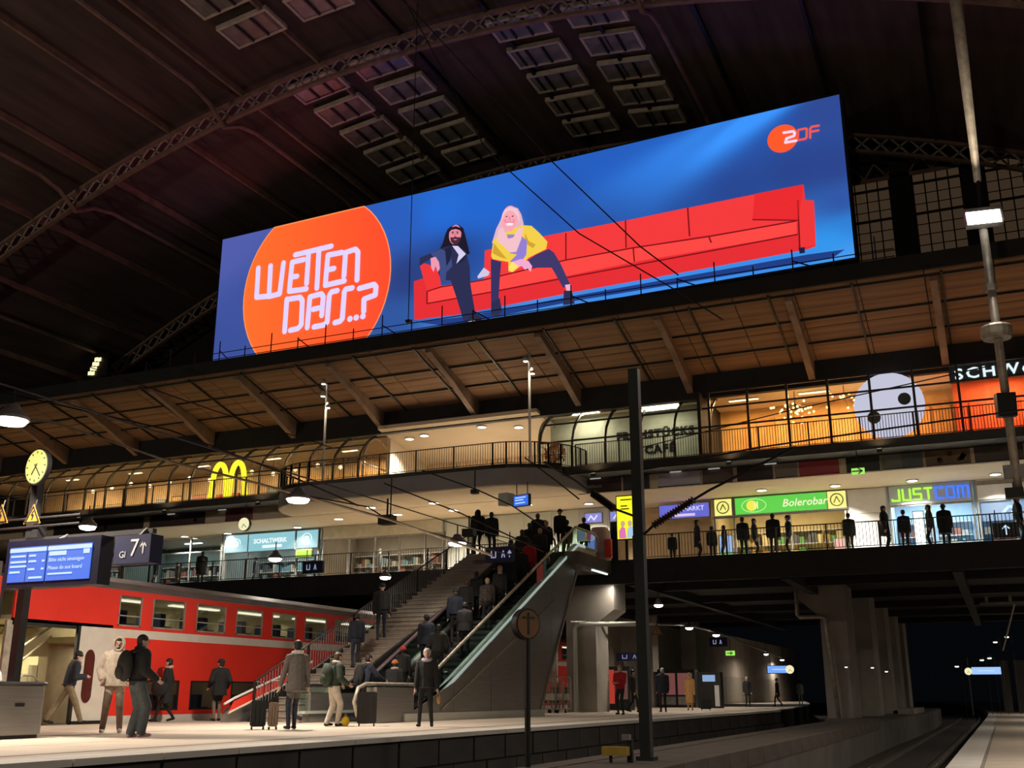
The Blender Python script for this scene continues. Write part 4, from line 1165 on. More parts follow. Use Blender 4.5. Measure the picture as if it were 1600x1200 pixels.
art('woman_thigh', [A7([(1000,480),(1060,440),(1150,400),(1185,425),(1230,500),(1300,650),(1250,670),(1170,530),(1040,530)])], (62, 54, 104), 0.088)
art('woman_left_shoe', [A7([(755,770),(810,740),(825,830),(800,870),(750,860)])], (40, 44, 78), 0.095)
art('woman_right_shoe', [A7([(1255,690),(1310,690),(1330,780),(1250,790)])], (40, 44, 78), 0.095)
art('woman_ankle', [A7([(1262,650),(1300,645),(1308,690),(1275,695)])], (235, 175, 200), 0.094)
art('woman_jacket', [A7([(750,450),(765,340),(800,310),(960,235),(1030,240),(1085,290),(1140,350),(1130,400),(1010,460),(950,520),(900,560),(870,555),(870,490),(760,470)])], (240, 204, 72), 0.09)
art('woman_right_fold', [A7([(985,290),(1010,345),(1060,370),(1040,395),(985,360)])], (206, 160, 52), 0.092)
art('woman_left_fold', [A7([(770,360),(800,400),(860,470),(820,460),(760,430)])], (206, 160, 52), 0.092)
art('woman_top', [A7([(860,300),(950,300),(1000,345),(940,440),(880,430)])], (150, 128, 200), 0.093)
art('woman_hair_front', [A7([(800,270),(830,250),(850,300),(870,330),(905,320),(935,260),(975,250),(960,330),(925,420),(880,425),(840,385),(790,345)])], (240, 190, 200), 0.096)
dot('woman_face', (878, 190), 0.47, 0.72, (250, 168, 180), 0.1)
art('woman_fringe', [A7([(820,210),(828,160),(850,125),(885,110),(925,122),(945,165),(948,215),(932,175),(905,140),(875,132),(848,150),(832,185)])], (236, 196, 208), 0.104)
art('woman_cheek', [A7([(840,200),(855,196),(856,212),(842,214)]), A7([(900,196),(915,198),(914,212),(900,211)])], (240, 130, 155), 0.104)
art('woman_smile', [A7([(850,222),(880,216),(908,222),(896,238),(862,240)])], (250, 228, 238), 0.105)
art('woman_lips', [A7([(846,220),(880,212),(912,220),(908,223),(880,217),(850,223)])], (215, 70, 105), 0.107)
art('woman_nose', [A7([(875,175),(882,175),(888,203),(870,203)])], (232, 140, 160), 0.107)
dot('woman_eye', (858, 176), 0.06, 0.035, (60, 40, 60), 0.107, 8); dot('woman_eye', (900, 174), 0.06, 0.035, (60, 40, 60), 0.107, 8)
art('woman_forearm', [A7([(930,440),(960,335),(1000,340),(995,440),(960,490),(880,490)])], (144, 124, 208), 0.11)
art('woman_hand', [A7([(900,490),(960,470),(1010,485),(1035,520),(1025,560),(1005,535),(985,545),(965,520),(930,525)])], (238, 168, 205), 0.112)
art('woman_cuff', [A7([(870,530),(900,490),(940,520),(890,560)])], (250, 222, 110), 0.113)
for k in range(9):
    u = 1.5 + k * (BW - 3) / 8
    a, b = bf(u, -0.1, -0.4), bf(u, -1.4, -0.4)
    MB().beam(a, b, 0.25, 0.25).build('support_leg', M['dark'], bb)
# safety rail and braces standing on the canopy in front of the screen
sr = thing('safety_rail', (-21, 41.2, 17.8), 'thin dark maintenance railing standing along the canopy edge before the billboard', 'railing')
def zc(y): return 17.5 + (y - 40) * 0.184
for k in range(24):
    x = -39.5 + k * 1.6
    h = 1.25 if k % 2 else 0.8
    MB().tube((x, 41.2, zc(41.2)), (x, 41.2, zc(41.2) + h), 0.03, n=5).build('post', M['dark'], sr)
    if k % 3 == 0:
        MB().tube((x, 41.2, zc(41.2) + 0.75), (x + 1.3, 40.4, zc(40.4)), 0.03, n=5).build('brace', M['dark'], sr)
for h in (0.3, 0.62):
    MB().tube((-40, 41.2, zc(41.2) + h), (-2, 41.2, zc(41.2) + h), 0.022, n=5).build('rail', M['dark'], sr)

# ================================================================== double-deck train
TX = -21.42
tr = thing('double_deck_train', (TX - 1.3, 24, -0.3), 'red double-deck regional train with a cream stripe and an open doorway', 'train')
YA, YB = 18.7, 62.0
UPW = [(22.25, 23.1)] + [(23.53 + 1.83 * k, 24.86 + 1.83 * k) for k in range(20)]
LOW = [(23.5 + 1.84 * k, 24.86 + 1.84 * k) for k in range(20)]
def side_band(wins, z0, z1, wz0, wz1, m, ya, yb, name):
    # a band of the side wall with window openings cut out of it
    mb = MB()
    mb.box(TX - 0.06, TX, ya, yb, z0, wz0)
    mb.box(TX - 0.06, TX, ya, yb, wz1, z1)
    y0 = ya
    for a, b in wins:
        if b > yb: break
        mb.box(TX - 0.06, TX, y0, a, wz0, wz1); y0 = b
    mb.box(TX - 0.06, TX, y0, yb, wz0, wz1)
    return mb.build(name, m, tr)
UPW = [w for w in UPW if w[1] < YB]; LOW = [w for w in LOW if w[1] < YB]
side_band(UPW, 3.28, 4.3, 3.36, 4.16, M['train_red'], YA + 0.15, YB, 'upper_side')
side_band(LOW, 1.06, 3.06, 1.18, 1.98, M['train_red'], 22.15, YB, 'lower_side')
MB().box(TX - 0.06, TX + 0.008, 22.1, YB, 3.06, 3.28).build('cream_stripe', M['train_white'], tr)
MB().box(TX - 0.06, TX + 0.008, 22.1, YB, 0.84, 1.06).build('cream_skirt', M['train_white'], tr)
MB().box(TX - 0.4, TX - 0.02, YA, YB, -0.1, 0.84).build('underframe', M['deep_black'], tr)
MB().prism([(TX + 0.0, 4.3), (TX - 0.12, 4.5), (TX - 0.5, 4.66), (TX - 1.3, 4.74), (TX - 2.1, 4.66), (TX - 2.55, 4.4), (TX - 2.6, 4.3)], lambda u, v, d: Vector((u, d, v)), YA + 0.15, YB).build('roof', M['train_roof'], tr, smooth=False)
mb = MB()
for z in (4.36, 4.44):
    mb.tube((TX - 0.0 - (z - 4.3) * 0.6, YA + 0.2, z), (TX - (z - 4.3) * 0.6, YB, z), 0.015, n=5)
mb.build('gutter', M['train_roof'], tr)
for a, b in UPW:
    w = MB().box(TX - 0.035, TX - 0.025, a, b, 3.36, 4.16).build('window', M['glass_dark'], tr)
    mb = MB(); mb.box(TX - 0.02, TX + 0.01, a, a + 0.04, 3.36, 4.16); mb.box(TX - 0.02, TX + 0.01, b - 0.04, b, 3.36, 4.16); mb.box(TX - 0.02, TX + 0.01, a, b, 3.36, 3.4); mb.box(TX - 0.02, TX + 0.01, a, b, 3.62, 3.65)
    mb.build('window_frame', M['galv'], w)
for a, b in LOW:
    w = MB().box(TX - 0.035, TX - 0.025, a, b, 1.18, 1.98).build('window', M['glass_dark'], tr)
    mb = MB(); mb.box(TX - 0.02, TX + 0.01, a, a + 0.05, 1.18, 1.98); mb.box(TX - 0.02, TX + 0.01, b - 0.05, b, 1.18, 1.98); mb.box(TX - 0.02, TX + 0.01, a, b, 1.93, 1.98); mb.box(TX - 0.02, TX + 0.01, a, b, 1.18, 1.22)
    mb.build('window_frame', M['dark'], w)
# interior
MB().box(TX - 2.65, TX - 2.58, YA, YB, 0.5, 4.3).build('inner_wall', M['train_inside'], tr)
MB().box(TX - 2.6, TX - 0.06, 22.2, YB, 2.95, 3.1).build('upper_floor', M['train_inside'], tr)
MB().box(TX - 2.6, TX - 0.06, YA, YB, 0.55, 0.84).build('lower_floor', M['paving_dark'], tr)
MB().box(TX - 2.6, TX - 0.06, YA + 0.1, YB, 4.22, 4.3).build('inner_ceiling', M['white'], tr)
st_me = MB().box(-0.2, 0.2, -0.1, 0.1, 0, 0.7).box(-0.2, 0.2, -0.1, 0.4, 0, 0.35).mesh('seat', M['seat_blue'])
for a, b in UPW + LOW[:6]:
    z = 3.1 if (a, b) in UPW else 0.9
    for xx in (TX - 0.4, TX - 0.9):
        piece('seat', st_me, (xx, (a + b) / 2, z), tr)
for k in range(12):
    y0 = 22.6 + k * 3.2
    MB().box(TX - 1.5, TX - 1.3, y0, y0 + 2.2, 4.16, 4.2).build('light_strip', glow('train_tube', (1, 0.88, 0.62), 4), tr)
    if k < 4:
        lamp_light('train_lamp', (TX - 1.4, y0 + 1, 4.1), 14, 2.0, (1, 0.9, 0.68), tr, sy=0.3)
        lamp_light('train_lamp', (TX - 1.4, y0 + 1, 2.9), 10, 2.0, (1, 0.9, 0.68), tr, sy=0.3)
# doorway: header, open vestibule with stairs, sliding leaf
MB().box(TX - 0.06, TX, YA + 0.15, 22.1, 3.2, 3.36).build('door_header', M['dark'], tr)
MB().box(TX - 0.08, TX, YA, YA + 0.3, 0.84, 3.3).build('door_post', M['galv'], tr)
leaf = MB().box(TX - 0.02, TX + 0.05, 20.95, 22.15, 0.9, 3.28).build('door_leaf', M['train_white'], tr)
mb = MB(); ff = lambda u, v, d: Vector((TX + 0.05 + d, u, v))
mb.prism([(21.35 + 0.17 * math.cos(a) , 2.05 + (0.42 if a < math.pi else -0.42) + 0.24 * math.sin(a)) for a in [2 * math.pi * k / 20 for k in range(20)]], ff, 0, 0.012)
mb.build('leaf_window', mat('tinted_pane', (0.10, 0.025, 0.02), 0.15, var=0.1), leaf)
MB().box(TX - 0.02, TX + 0.06, 20.86, 20.95, 0.9, 3.28).build('rubber_edge', M['black'], leaf)
MB().box(TX - 0.02, TX + 0.1, 20.9, 22.0, 0.84, 0.96).build('door_step', M['dark'], tr)
lamp_light('vestibule_lamp', (TX - 1.2, 20.0, 3.1), 42, 1.2, (1, 0.9, 0.6), tr, sy=0.6)
MB().box(TX - 2.5, TX - 0.06, YA + 0.2, 22.1, 3.36, 3.44).build('vestibule_ceiling', M['train_inside'], tr)
MB().box(TX - 2.5, TX - 2.4, YA, 22.3, 0.84, 3.3).build('vestibule_wall', M['train_inside'], tr)
for k in range(8):
    MB().box(TX - 2.4, TX - 1.2, 18.9 + k * 0.28, 19.2 + k * 0.28, 0.84, 1.0 + k * 0.22).build('stair_step', M['train_inside'], tr)
for x, dz in ((TX - 1.1, 0.9), (TX - 1.2, 0.35), (TX - 2.3, 1.1)):
    MB().path([(x, 18.8, 0.95 + dz), (x, 21.2, 2.85 + dz * 0.6)], 0.03, 6).build('grab_rail', M['galv'], tr)
MB().path([(TX - 0.5, 19.6, 0.85), (TX - 0.5, 19.6, 1.9), (TX - 0.5, 19.8, 2.05), (TX - 0.5, 20.1, 2.05), (TX - 0.5, 20.3, 1.9), (TX - 0.5, 20.3, 0.85)], 0.025, 6).build('grab_rail', M['galv'], tr)
MB().box(TX - 2.39, TX - 2.36, 19.6, 20.0, 2.6, 3.0).build('wall_notice', M['train_red'], tr)
# neighbouring coach at the left edge
c2 = thing('train_coach', (TX - 1.3, 14, -0.3), 'end of the next red train coach at the left picture edge', 'train')
MB().box(TX - 2.6, TX, 8, 18.4, 3.3, 4.3).build('upper_side', M['train_red'], c2)
MB().box(TX - 2.6, TX, 8, 18.4, 1.06, 3.05).build('lower_side', M['train_red'], c2)
MB().box(TX - 2.6, TX + 0.01, 8, 18.4, 3.05, 3.3).build('cream_stripe', M['train_white'], c2)
MB().box(TX - 2.6, TX, 8, 18.4, 0.1, 1.06).build('skirt', M['train_white'], c2)
MB().box(TX - 2.5, TX - 0.05, 8, 18.4, 4.3, 4.65).build('roof', M['train_roof'], c2)
MB().box(TX - 2.3, TX - 0.25, 18.4, 18.7, 0.6, 4.4).build('gangway_bellows', M['black'], c2)

# ================================================================== staircase and escalator
SX0, SX1 = -19.0, -17.22
st = thing('staircase', (-18.2, 25, ZF), 'straight stone staircase rising from the platform to the bridge', 'staircase')
NST = 37
RUN, RISE = 13.4 / NST, (6.95 - ZF) / NST
sm = MB().prism([(0, -0.3), (RUN + 0.03, -0.3 + RISE), (RUN + 0.03, RISE), (0, RISE), (-0.03, RISE), (-0.03, RISE - 0.04), (0, RISE - 0.04)], lambda u, v, d: Vector((d, u, v)), SX0, SX1).mesh('step', M['stone_step'])
for k in range(NST):
    piece('step', sm, (0, 25.2 + k * RUN, ZF + k * RISE), st)
for x in (SX0 - 0.1, SX1):
    MB().prism([(25.0, ZF), (25.2, ZF + 0.26), (38.9, 7.02), (38.9, 6.4), (27.0, ZF)], lambda u, v, d, x=x: Vector((x + d, u, v)), 0, 0.1).build('stringer', M['dark'], st)
slope = (6.95 - ZF) / 13.4
def sz(y): return ZF + (y - 25.2) * slope
railing('dark steel banister with bars on the train side of the staircase', [(-19.05, 25.2, ZF + 0.1), (-19.05, 30.2, sz(30.2)), (-19.05, 32.0, sz(32.0)), (-19.05, 38.9, 7.0)], h=0.98, post=2.4, bal=0.14, mbal=M['grey_steel'])
railing('dark railing on the left side of the upper stair landing', [(-19.3, 38.95, 6.96), (-19.3, 43.05, 6.96)], h=1.05, bal=0.14)
sp = thing('stair_parapet', (-19.2, 25.3, ZF), 'low dark stair side panel with red and white sloping handrails', 'parapet')
MB().prism([(24.2, ZF), (27.6, ZF), (27.6, 2.1), (24.4, 1.25), (24.2, 1.1)], lambda u, v, d: Vector((-19.35 + d, u, v)), 0, 0.12).build('panel', M['stainless'], sp)
MB().path([(-19.1, 24.0, 1.35), (-19.1, 24.4, 1.5), (-19.1, 28.0, 2.55)], 0.035, 8).build('upper_handrail', M['white'], sp)
MB().path([(-19.1, 24.2, 1.12), (-19.1, 28.0, 2.28)], 0.03, 8).build('lower_handrail', M['train_white'], sp)
MB().prism([(24.2, 1.12), (24.4, 1.42), (28.0, 2.5), (28.0, 2.3)], lambda u, v, d: Vector((-19.12 + d, u, v)), 0, 0.02).build('red_infill', M['train_red'], sp)

EX0, EX1 = -17.05, -15.1      # handrail centre lines
es = thing('escalator', (-16.1, 25, ZF), 'long escalator with glass balustrades and stainless steel side cladding', 'escalator')
def hz(y):   # handrail height
    if y < 27.6: return 1.86
    if y > 40.2: return 8.1
    return 1.86 + (y - 27.6) * (8.1 - 1.86) / 12.6
def ez(y): return hz(y) - 0.98
YE = [24.6, 26, 27.2, 27.6, 28.2, 30, 33, 36, 39, 39.8, 40.2, 41, 42.4]
for x in (EX0, EX1):
    pl = M['handrail_plum'] if x == EX0 else M['galv']
    newel = [(x, 24.6 + 0.02, 0.98), (x, 24.25, 1.08), (x, 24.08, 1.42), (x, 24.25, 1.76)]
    top = [(x, y, hz(y)) for y in YE]
    end = [(x, 42.8, 8.0), (x, 42.95, 7.6), (x, 42.8, 7.25)]
    MB().path(newel + top + end, 0.05, 8).build('handrail', M['handrail_black'] if x == EX0 else pl, es, smooth=True)
    if x == EX0:
        MB().path([(x, y, hz(y) + 0.05) for y in YE[3:]], 0.035, 6).build('handrail_cap', M['handrail_plum'], es)
    # glass between handrail and deck board
    for a, b in [(24.5, 26.6), (26.6, 28.6)] + [(28.6 + 1.95 * k, 30.55 + 1.95 * k) for k in range(6)] + [(40.3, 42.6)]:
        mb = MB()
        mb.prism([(a + 0.01, ez(a) + 0.3), (b - 0.01, ez(b) + 0.3), (b - 0.01, hz(b) - 0.05), (a + 0.01, hz(a) - 0.05)], lambda u, v, d, x=x: Vector((x + d, u, v)), -0.006, 0.006)
        mb.build('balustrade_glass', M['glass_green'], es)
    mb = MB()
    for a, b in zip(YE, YE[1:]):
        mb.beam((x, a, ez(a) + 0.26), (x, b, ez(b) + 0.26), 0.22, 0.07)
    mb.build('deck_board', mat('pale_deck_board', (0.72, 0.78, 0.72), 0.35, 0.3, var=0.05), es)
    if x == EX1:
        mb = MB()
        for a, b in zip(YE[3:], YE[4:-1]):
            mb.prism([(a, ez(a) + 0.19), (b, ez(b) + 0.19), (b, ez(b) + 0.31), (a, ez(a) + 0.31)], lambda u, v, d, x=x: Vector((x + d, u, v)), 0.112, 0.12)
        mb.build('skirt_light', glow('skirt_led', (0.50, 0.62, 0.56), 0.62), es)
    mb = MB()
    for a, b in zip(YE, YE[1:]):
        mb.prism([(a, ez(a) - 0.1), (b, ez(b) - 0.1), (b, ez(b) + 0.23), (a, ez(a) + 0.23)], lambda u, v, d, x=x: Vector((x + d, u, v)), -0.05 if x == EX0 else -0.1, 0.05)
    mb.build('skirt', M['stainless'], es)
em = MB().box(-0.78, 0.78, 0, 0.41, -0.19, 0.0).mesh('step', mat('escalator_step', (0.10, 0.10, 0.10), 0.5, 0.6, var=0.2, scale=20, stretch=(8, 0.2, 0.2)))
y = 25.0
while y < 42.6:
    piece('step', em, ((EX0 + EX1) / 2, y, ez(y + 0.2) + 0.0), es); y += 0.4
# stainless side cladding towards the camera, in separate sheets
SH = [26.7, 29.3, 31.9, 34.5, 37.1, 39.6]
XC = EX1 + 0.14
def zlow(y): return ZF + 0.02 if y < 35.9 else ZF + 0.02 + (y - 35.9) * 1.35
mb = MB()
for a, b in zip(SH, SH[1:]):
    mm = MB()
    za, zb = max(ZF + 0.02, zlow(a)), max(ZF + 0.02, zlow(b))
    pts = [(a + 0.012, ez(a) + 0.22), (b - 0.012, ez(b) + 0.22)]
    low = [(b - 0.012, zb)] + ([(35.9, ZF + 0.02)] if a < 35.9 < b else []) + [(a + 0.012, za)]
    if ez(a) + 0.1 < za: continue
    mm.prism(pts + low, lambda u, v, d: Vector((XC + d, u, v)), 0, 0.03)
    mm.build('side_sheet', M['stainless'], es)
MB().prism([(26.3, ZF + 0.02), (35.8, ZF + 0.02), (39.4, 5.9), (39.4, ez(39.4)), (27.6, ez(27.6))], lambda u, v, d: Vector((EX0 - 0.1 + d, u, v)), 0, XC - EX0).build('truss_core', M['dark'], es)
MB().beam((XC + 0.04, 28.5, ZF + 0.3), (XC + 0.04, 37.6, 5.0), 0.04, 0.06).build('trim_line', M['galv'], es)
MB().beam((XC + 0.02, 35.9, ZF + 0.1), (XC + 0.02, 39.8, 6.2), 0.08, 0.1).build('edge_trim', M['galv'], es)
MB().box(XC - 0.04, XC + 0.1, 26.3, 36.2, ZF, ZF + 0.22).build('plinth', M['white_panel'], es)
MB().box(EX1 - 0.15, XC + 0.02, 24.9, 26.9, ZF + 0.01, ZF + 0.9).build('newel_box', M['stainless'], es)
MB().box(EX0 - 0.1, EX0 + 0.08, 24.9, 27.3, ZF + 0.01, ZF + 0.75).build('newel_box', M['stainless'], es)
MB().prism([(39.4, 6.3), (43.0, 6.5), (43.0, 7.0), (39.4, 7.0)], lambda u, v, d: Vector((XC + d, u, v)), -0.02, 0.03).build('upper_sheet', M['concrete'], es)
# light strip under the landing
t = thing('landing_light', (-14.6, 41, 6.2), 'thin white light strip under the stair landing', 'lamp')
MB().box(-14.6, -14.52, 40.6, 42.4, 6.36, 6.42).build('tube', glow('cool_tube', (0.9, 1, 0.95), 1.1), t)
# round red wall at the escalator head and its small screens
t = thing('information_kiosk', (-15.0, 43.6, 6.95), 'rounded pink and white kiosk with a blue screen at the escalator head', 'kiosk')
MB().lathe([(0.42, 0), (0.42, 1.45), (0.34, 1.6)], (-15.3, 43.75, 6.95), 16).build('body', mat('kiosk_pink', (0.6, 0.38, 0.4), 0.5), t, smooth=True)
MB().box(-15.75, -15.4, 43.25, 43.32, 7.5, 8.2).build('screen', glow('kiosk_screen', (0.2, 0.3, 0.75), 0.9), t)
MB().box(-14.95, -14.7, 43.4, 43.6, 7.2, 8.0).build('red_side', M['train_red'], t)
t = thing('escalator_poster', (EX1, 36.9, 5.6), 'pink and blue advertising film on the escalator glass', 'poster')
MB().prism([(36.1, ez(36.1) + 0.35), (36.75, ez(36.75) + 0.35), (36.75, hz(36.75) - 0.1), (36.1, hz(36.1) - 0.1)], lambda u, v, d: Vector((EX1 + 0.012 + d, u, v)), 0, 0.006).build('pink_film', mat('pink_film', (0.75, 0.12, 0.16), 0.4), t)
MB().prism([(36.8, ez(36.8) + 0.35), (37.0, ez(37.0) + 0.35), (37.0, hz(37.0) - 0.1), (36.8, hz(36.8) - 0.1)], lambda u, v, d: Vector((EX1 + 0.012 + d, u, v)), 0, 0.006).build('blue_film', mat('blue_film', (0.1, 0.35, 0.5), 0.4), t)
# ================================================================== lamps over the platforms
def hung_lamp(p, label, power, group=None, r=0.32, cable=0.6, col=(1, 0.88, 0.73)):
    p = Vector(p)
    t = thing('hanging_lamp', p, label, 'lamp', group)
    MB().lathe([(r * 0.35, 0.28), (r * 0.45, 0.2), (r * 0.95, 0.06), (r, 0.0), (r * 0.96, 0.0)], p, 18).build('shade', M['grey_steel'], t, smooth=True)
    MB().lathe([(r * 0.9, 0.0), (r * 0.75, -0.07), (r * 0.3, -0.1)], p, 18).build('glass', M['lamp'], t)
    MB().tube(p + Vector((0, 0, 0.26)), p + Vector((0, 0, cable)), 0.02, n=5).build('hanger', M['dark'], t)
    lamp_light('platform_lamp', p - Vector((0, 0, 0.13)), power, r * 1.8, col, t, spread=170)
    return t
LP = 540
for k, (yy, lab) in enumerate(((4.3, None), (13.05, 'round hanging platform lamp above the yellow clock'), (21.75, 'round hanging platform lamp before the left end of the balcony'), (30.5, 'round hanging platform lamp above the escalator'))):
    hung_lamp((-15.5, yy, 6.25), lab or 'round hanging platform lamp out over the near part of the far platform', LP if k < 3 else 85, 'lamps over the far platform')
MB().path([(-15.5, -4, 6.95), (-15.5, 4.3, 6.82), (-15.5, 13.05, 6.84), (-15.5, 21.75, 6.84), (-15.5, 30.5, 6.84), (-15.5, 38, 7.0)], 0.02, 5).build('lamp_cable', M['mast_grey'], label='long cable carrying the round platform lamps', cat='cable')
for px, lab in (((137, 823), 'round lamp above the train left of the track seven sign'), ((430, 873), 'round lamp above the train below the lime green sign'), ((602, 902), 'round lamp above the far end of the train roof')):
    hung_lamp(P(*px, x=-23.2), lab, 90, None, 0.26)
for k, y_ in enumerate((6, 18, 30, 42, 60, 80, 100)):  # lamp row added out of view to brighten the near platform
    hung_lamp((5.6, y_, 5.6), 'added unseen lamp over the near platform, %s from the camera' % ORD[k], 330, 'added lamps over the near platform', 0.3)
for k, px in enumerate(((960, 908), (1077, 981), (1119, 992), (1197, 1022), (1222, 1031))):
    zz = (6.25, 4.9, 4.9, 4.9, 4.9)[k]
    hung_lamp(P(*px, z=zz), 'round lamp under the bridge beside the landing' if k == 0 else '%s round lamp under the bridge over the far platform' % ORD[k], 150 if k else 40, None if k == 0 else 'lamps under the bridge', 0.22, 6.4 - zz + 0.02 if k else 0.15)
hung_lamp((-13.6, 46.5, 5.4), 'round lamp under the bridge hidden behind the black mast', 130, 'lamps under the bridge', 0.22, 1.0)
MB().path([P(890, 972, y=43.6), P(985, 974, y=46), P(1077, 977, z=5.1), P(1119, 988, z=5.1), P(1197, 1018, z=5.1), P(1225, 1029, z=5.1)], 0.06, 6).build('conduit', M['galv'], label='long pale conduit running under the bridge above the platform', cat='pipe')
# ---- tall poles with floodlights: one in view at the right, the others added out of view as hall fill light
def flood_pole(x, y, label, power=420, hall=420, extra=True, sg=-1):
    t = thing('floodlight_pole', (x, y, 6.6), label, 'lamp pole', 'floodlight poles of the hall')
    MB().path([(x, y, 6.5), (x, y, 14.0)], 0.115, 10).build('pole', M['galv'], t, smooth=True)
    MB().path([(x + 0.02, y, 15.4), (x + 0.08, y, 20), (x + 0.15, y, zroof(x) - 0.1)], [0.1, 0.17, 0.23], 10).build('upper_pole', M['galv'], t, smooth=True)
    MB().path([(x, y, 14.0), (x, y, 14.6), (x + 0.03, y, 15.4)], 0.05, 6).build('coupling', M['dark'], t)
    MB().lathe([(0.36, 0), (0.4, 0.08), (0.4, 0.3), (0.36, 0.36)], (x - 0.02, y, 10.75), 16).build('collar', M['galv'], t)
    MB().lathe([(0.17, 0), (0.17, 0.2)], (x - 0.02, y, 12.1), 12).build('clamp', M['galv'], t)
    MB().obox((x + 0.04, y - 0.2, 14.2), (0.95, 0.3, 0.5), rad(8), rad(-18)).build('floodlight_case', M['grey_steel'], t)
    MB().obox((x + 0.04, y - 0.38, 14.14), (0.86, 0.04, 0.42), rad(8), rad(-18)).build('floodlight_glass', glow('flood_glass', (1.0, 0.98, 0.92), 12), t)
    lamp_light('floodlight', (x, y - 0.7, 14.05), power, 0.7, (1, 0.93, 0.82), t, rot=(rad(-58), 0, rad(8)), spread=150)
    lamp_light('added_hall_fill', (x, y + sg * 0.8, 14.6), hall, 0.6, (1, 0.86, 0.68), t, rot=(sg * rad(125), 0, 0), spread=170)  # added upward fill for the hall roof, not a fitting of the pole
    MB().box(x - 1.0, x + 0.6, y - 0.05, y + 0.05, 6.85, 6.95).build('cross_arm', M['galv'], t)
    MB().box(x - 0.3, x + 0.3, y - 0.1, y + 0.1, 6.95, 7.3).build('junction_box', M['grey_steel'], t)
    if extra:
        MB().obox((x - 0.04, y - 0.25, 8.85), (0.46, 0.42, 0.62), rad(10), rad(8)).build('loudspeaker', M['black'], t)
        MB().tube((x + 0.3, y, 6.85), (x + 0.3, y, 6.6), 0.03, n=6).build('hanger', M['dark'], t)
        MB().obox((x + 0.3, y - 0.1, 6.4), (0.35, 0.3, 0.35), 0).build('lower_lamp_case', M['dark'], t)
        MB().box(x + 0.13, x + 0.47, y - 0.25, y + 0.05, 6.18, 6.23).build('lower_lamp_glass', M['lamp'], t)
        lamp_light('lower_lamp', (x + 0.3, y - 0.1, 6.1), 90, 0.4, (1, 0.95, 0.85), t)
    return t
flood_pole(0.9, 30, 'tall pale pole with a glaring floodlight and a loudspeaker at the right')
flood_pole(15, 24, 'added fill-light pole out of view on the right', extra=False, hall=850)
flood_pole(-2, -9, 'added fill-light pole out of view behind the camera', extra=False, hall=1000, sg=1)
flood_pole(-46, 8, 'added fill-light pole out of view on the left', extra=False, hall=1000, sg=1)
# ---- slender poles with spotlights in front of the balcony
for px, top, lab in (((506, 708), (516, 600), 'slim white pole with three spotlights left of the balcony'), ((828, 722), (825, 545), 'slim pole with spotlights before the terrace opening')):
    a = P(*px, y=41.9); b = P(*top, y=41.9)
    t = thing('spotlight_pole', (a.x, 41.9, 11.1), lab, 'lamp pole')
    MB().path([(a.x, 41.9, 11.1), (a.x, 41.9, b.z)], 0.06, 8).build('pole', M['white'], t, smooth=True)
    for k in range(3):
        z = b.z - k * 0.62
        q = Vector((a.x - (0.12 if k < 2 else -0.2), 41.75, z))
        MB().lathe([(0.11, 0.0), (0.13, 0.12), (0.06, 0.26)], q, 12).build('spotlight', M['galv'], t)
        MB().lathe([(0.11, -0.01), (0.1, -0.03)], q, 12).build('spot_glass', glow('spot_glass', (1, 0.96, 0.85), 4), t)
        MB().tube((a.x, 41.9, z + 0.15), q + Vector((0, 0, 0.15)), 0.02, n=5).build('arm', M['galv'], t)
    lamp_light('spot_lamp', (a.x, 41.6, b.z - 0.7), 40, 0.2, (1, 0.85, 0.6), t, rot=(rad(-35), 0, 0), spread=140)
# ---- black mast between the tracks with its arms
bx, by = -5.29, 17.12
t = thing('black_mast', (bx, by, ZS), 'thick dark green-black mast standing between the tracks', 'mast')
MB().prism([(-0.085, -0.085), (0.085, -0.085), (0.085, 0.085), (-0.085, 0.085)], lambda u, v, d: Vector((bx + u, by + v, d)), ZS, 7.05).build('shaft', M['green_black'], t)
MB().prism([(-0.14, -0.14), (0.14, -0.14), (0.14, 0.14), (-0.14, 0.14)], lambda u, v, d: Vector((bx + u, by + v, d)), ZS, ZS + 0.06).build('base_plate', M['green_black'], t)
a0 = P(1003, 838, y=by)
def arm(pts, name, ins):
    pts = [P(*q, y=by) for q in pts]
    MB().path(pts, 0.022, 6).build(name, M['dark'], t)
    p0, p1 = pts[ins], pts[ins + 1]
    d = p1 - p0
    prof = []
    n = 16
    mb = MB()
    mb.path([p0 + d * (k / (2 * n)) for k in range(2 * n + 1)], [0.075 if k % 2 else 0.035 for k in range(2 * n + 1)], 8)
    mb.build('insulator', mat('insulator', (0.05, 0.03, 0.022), 0.3), t)
arm([(1003, 838), (1020, 822), (1085, 780), (1110, 765), (1240, 700)], 'right_arm', 1)
arm([(990, 806), (960, 795), (925, 770), (900, 752), (850, 722)], 'left_arm', 1)
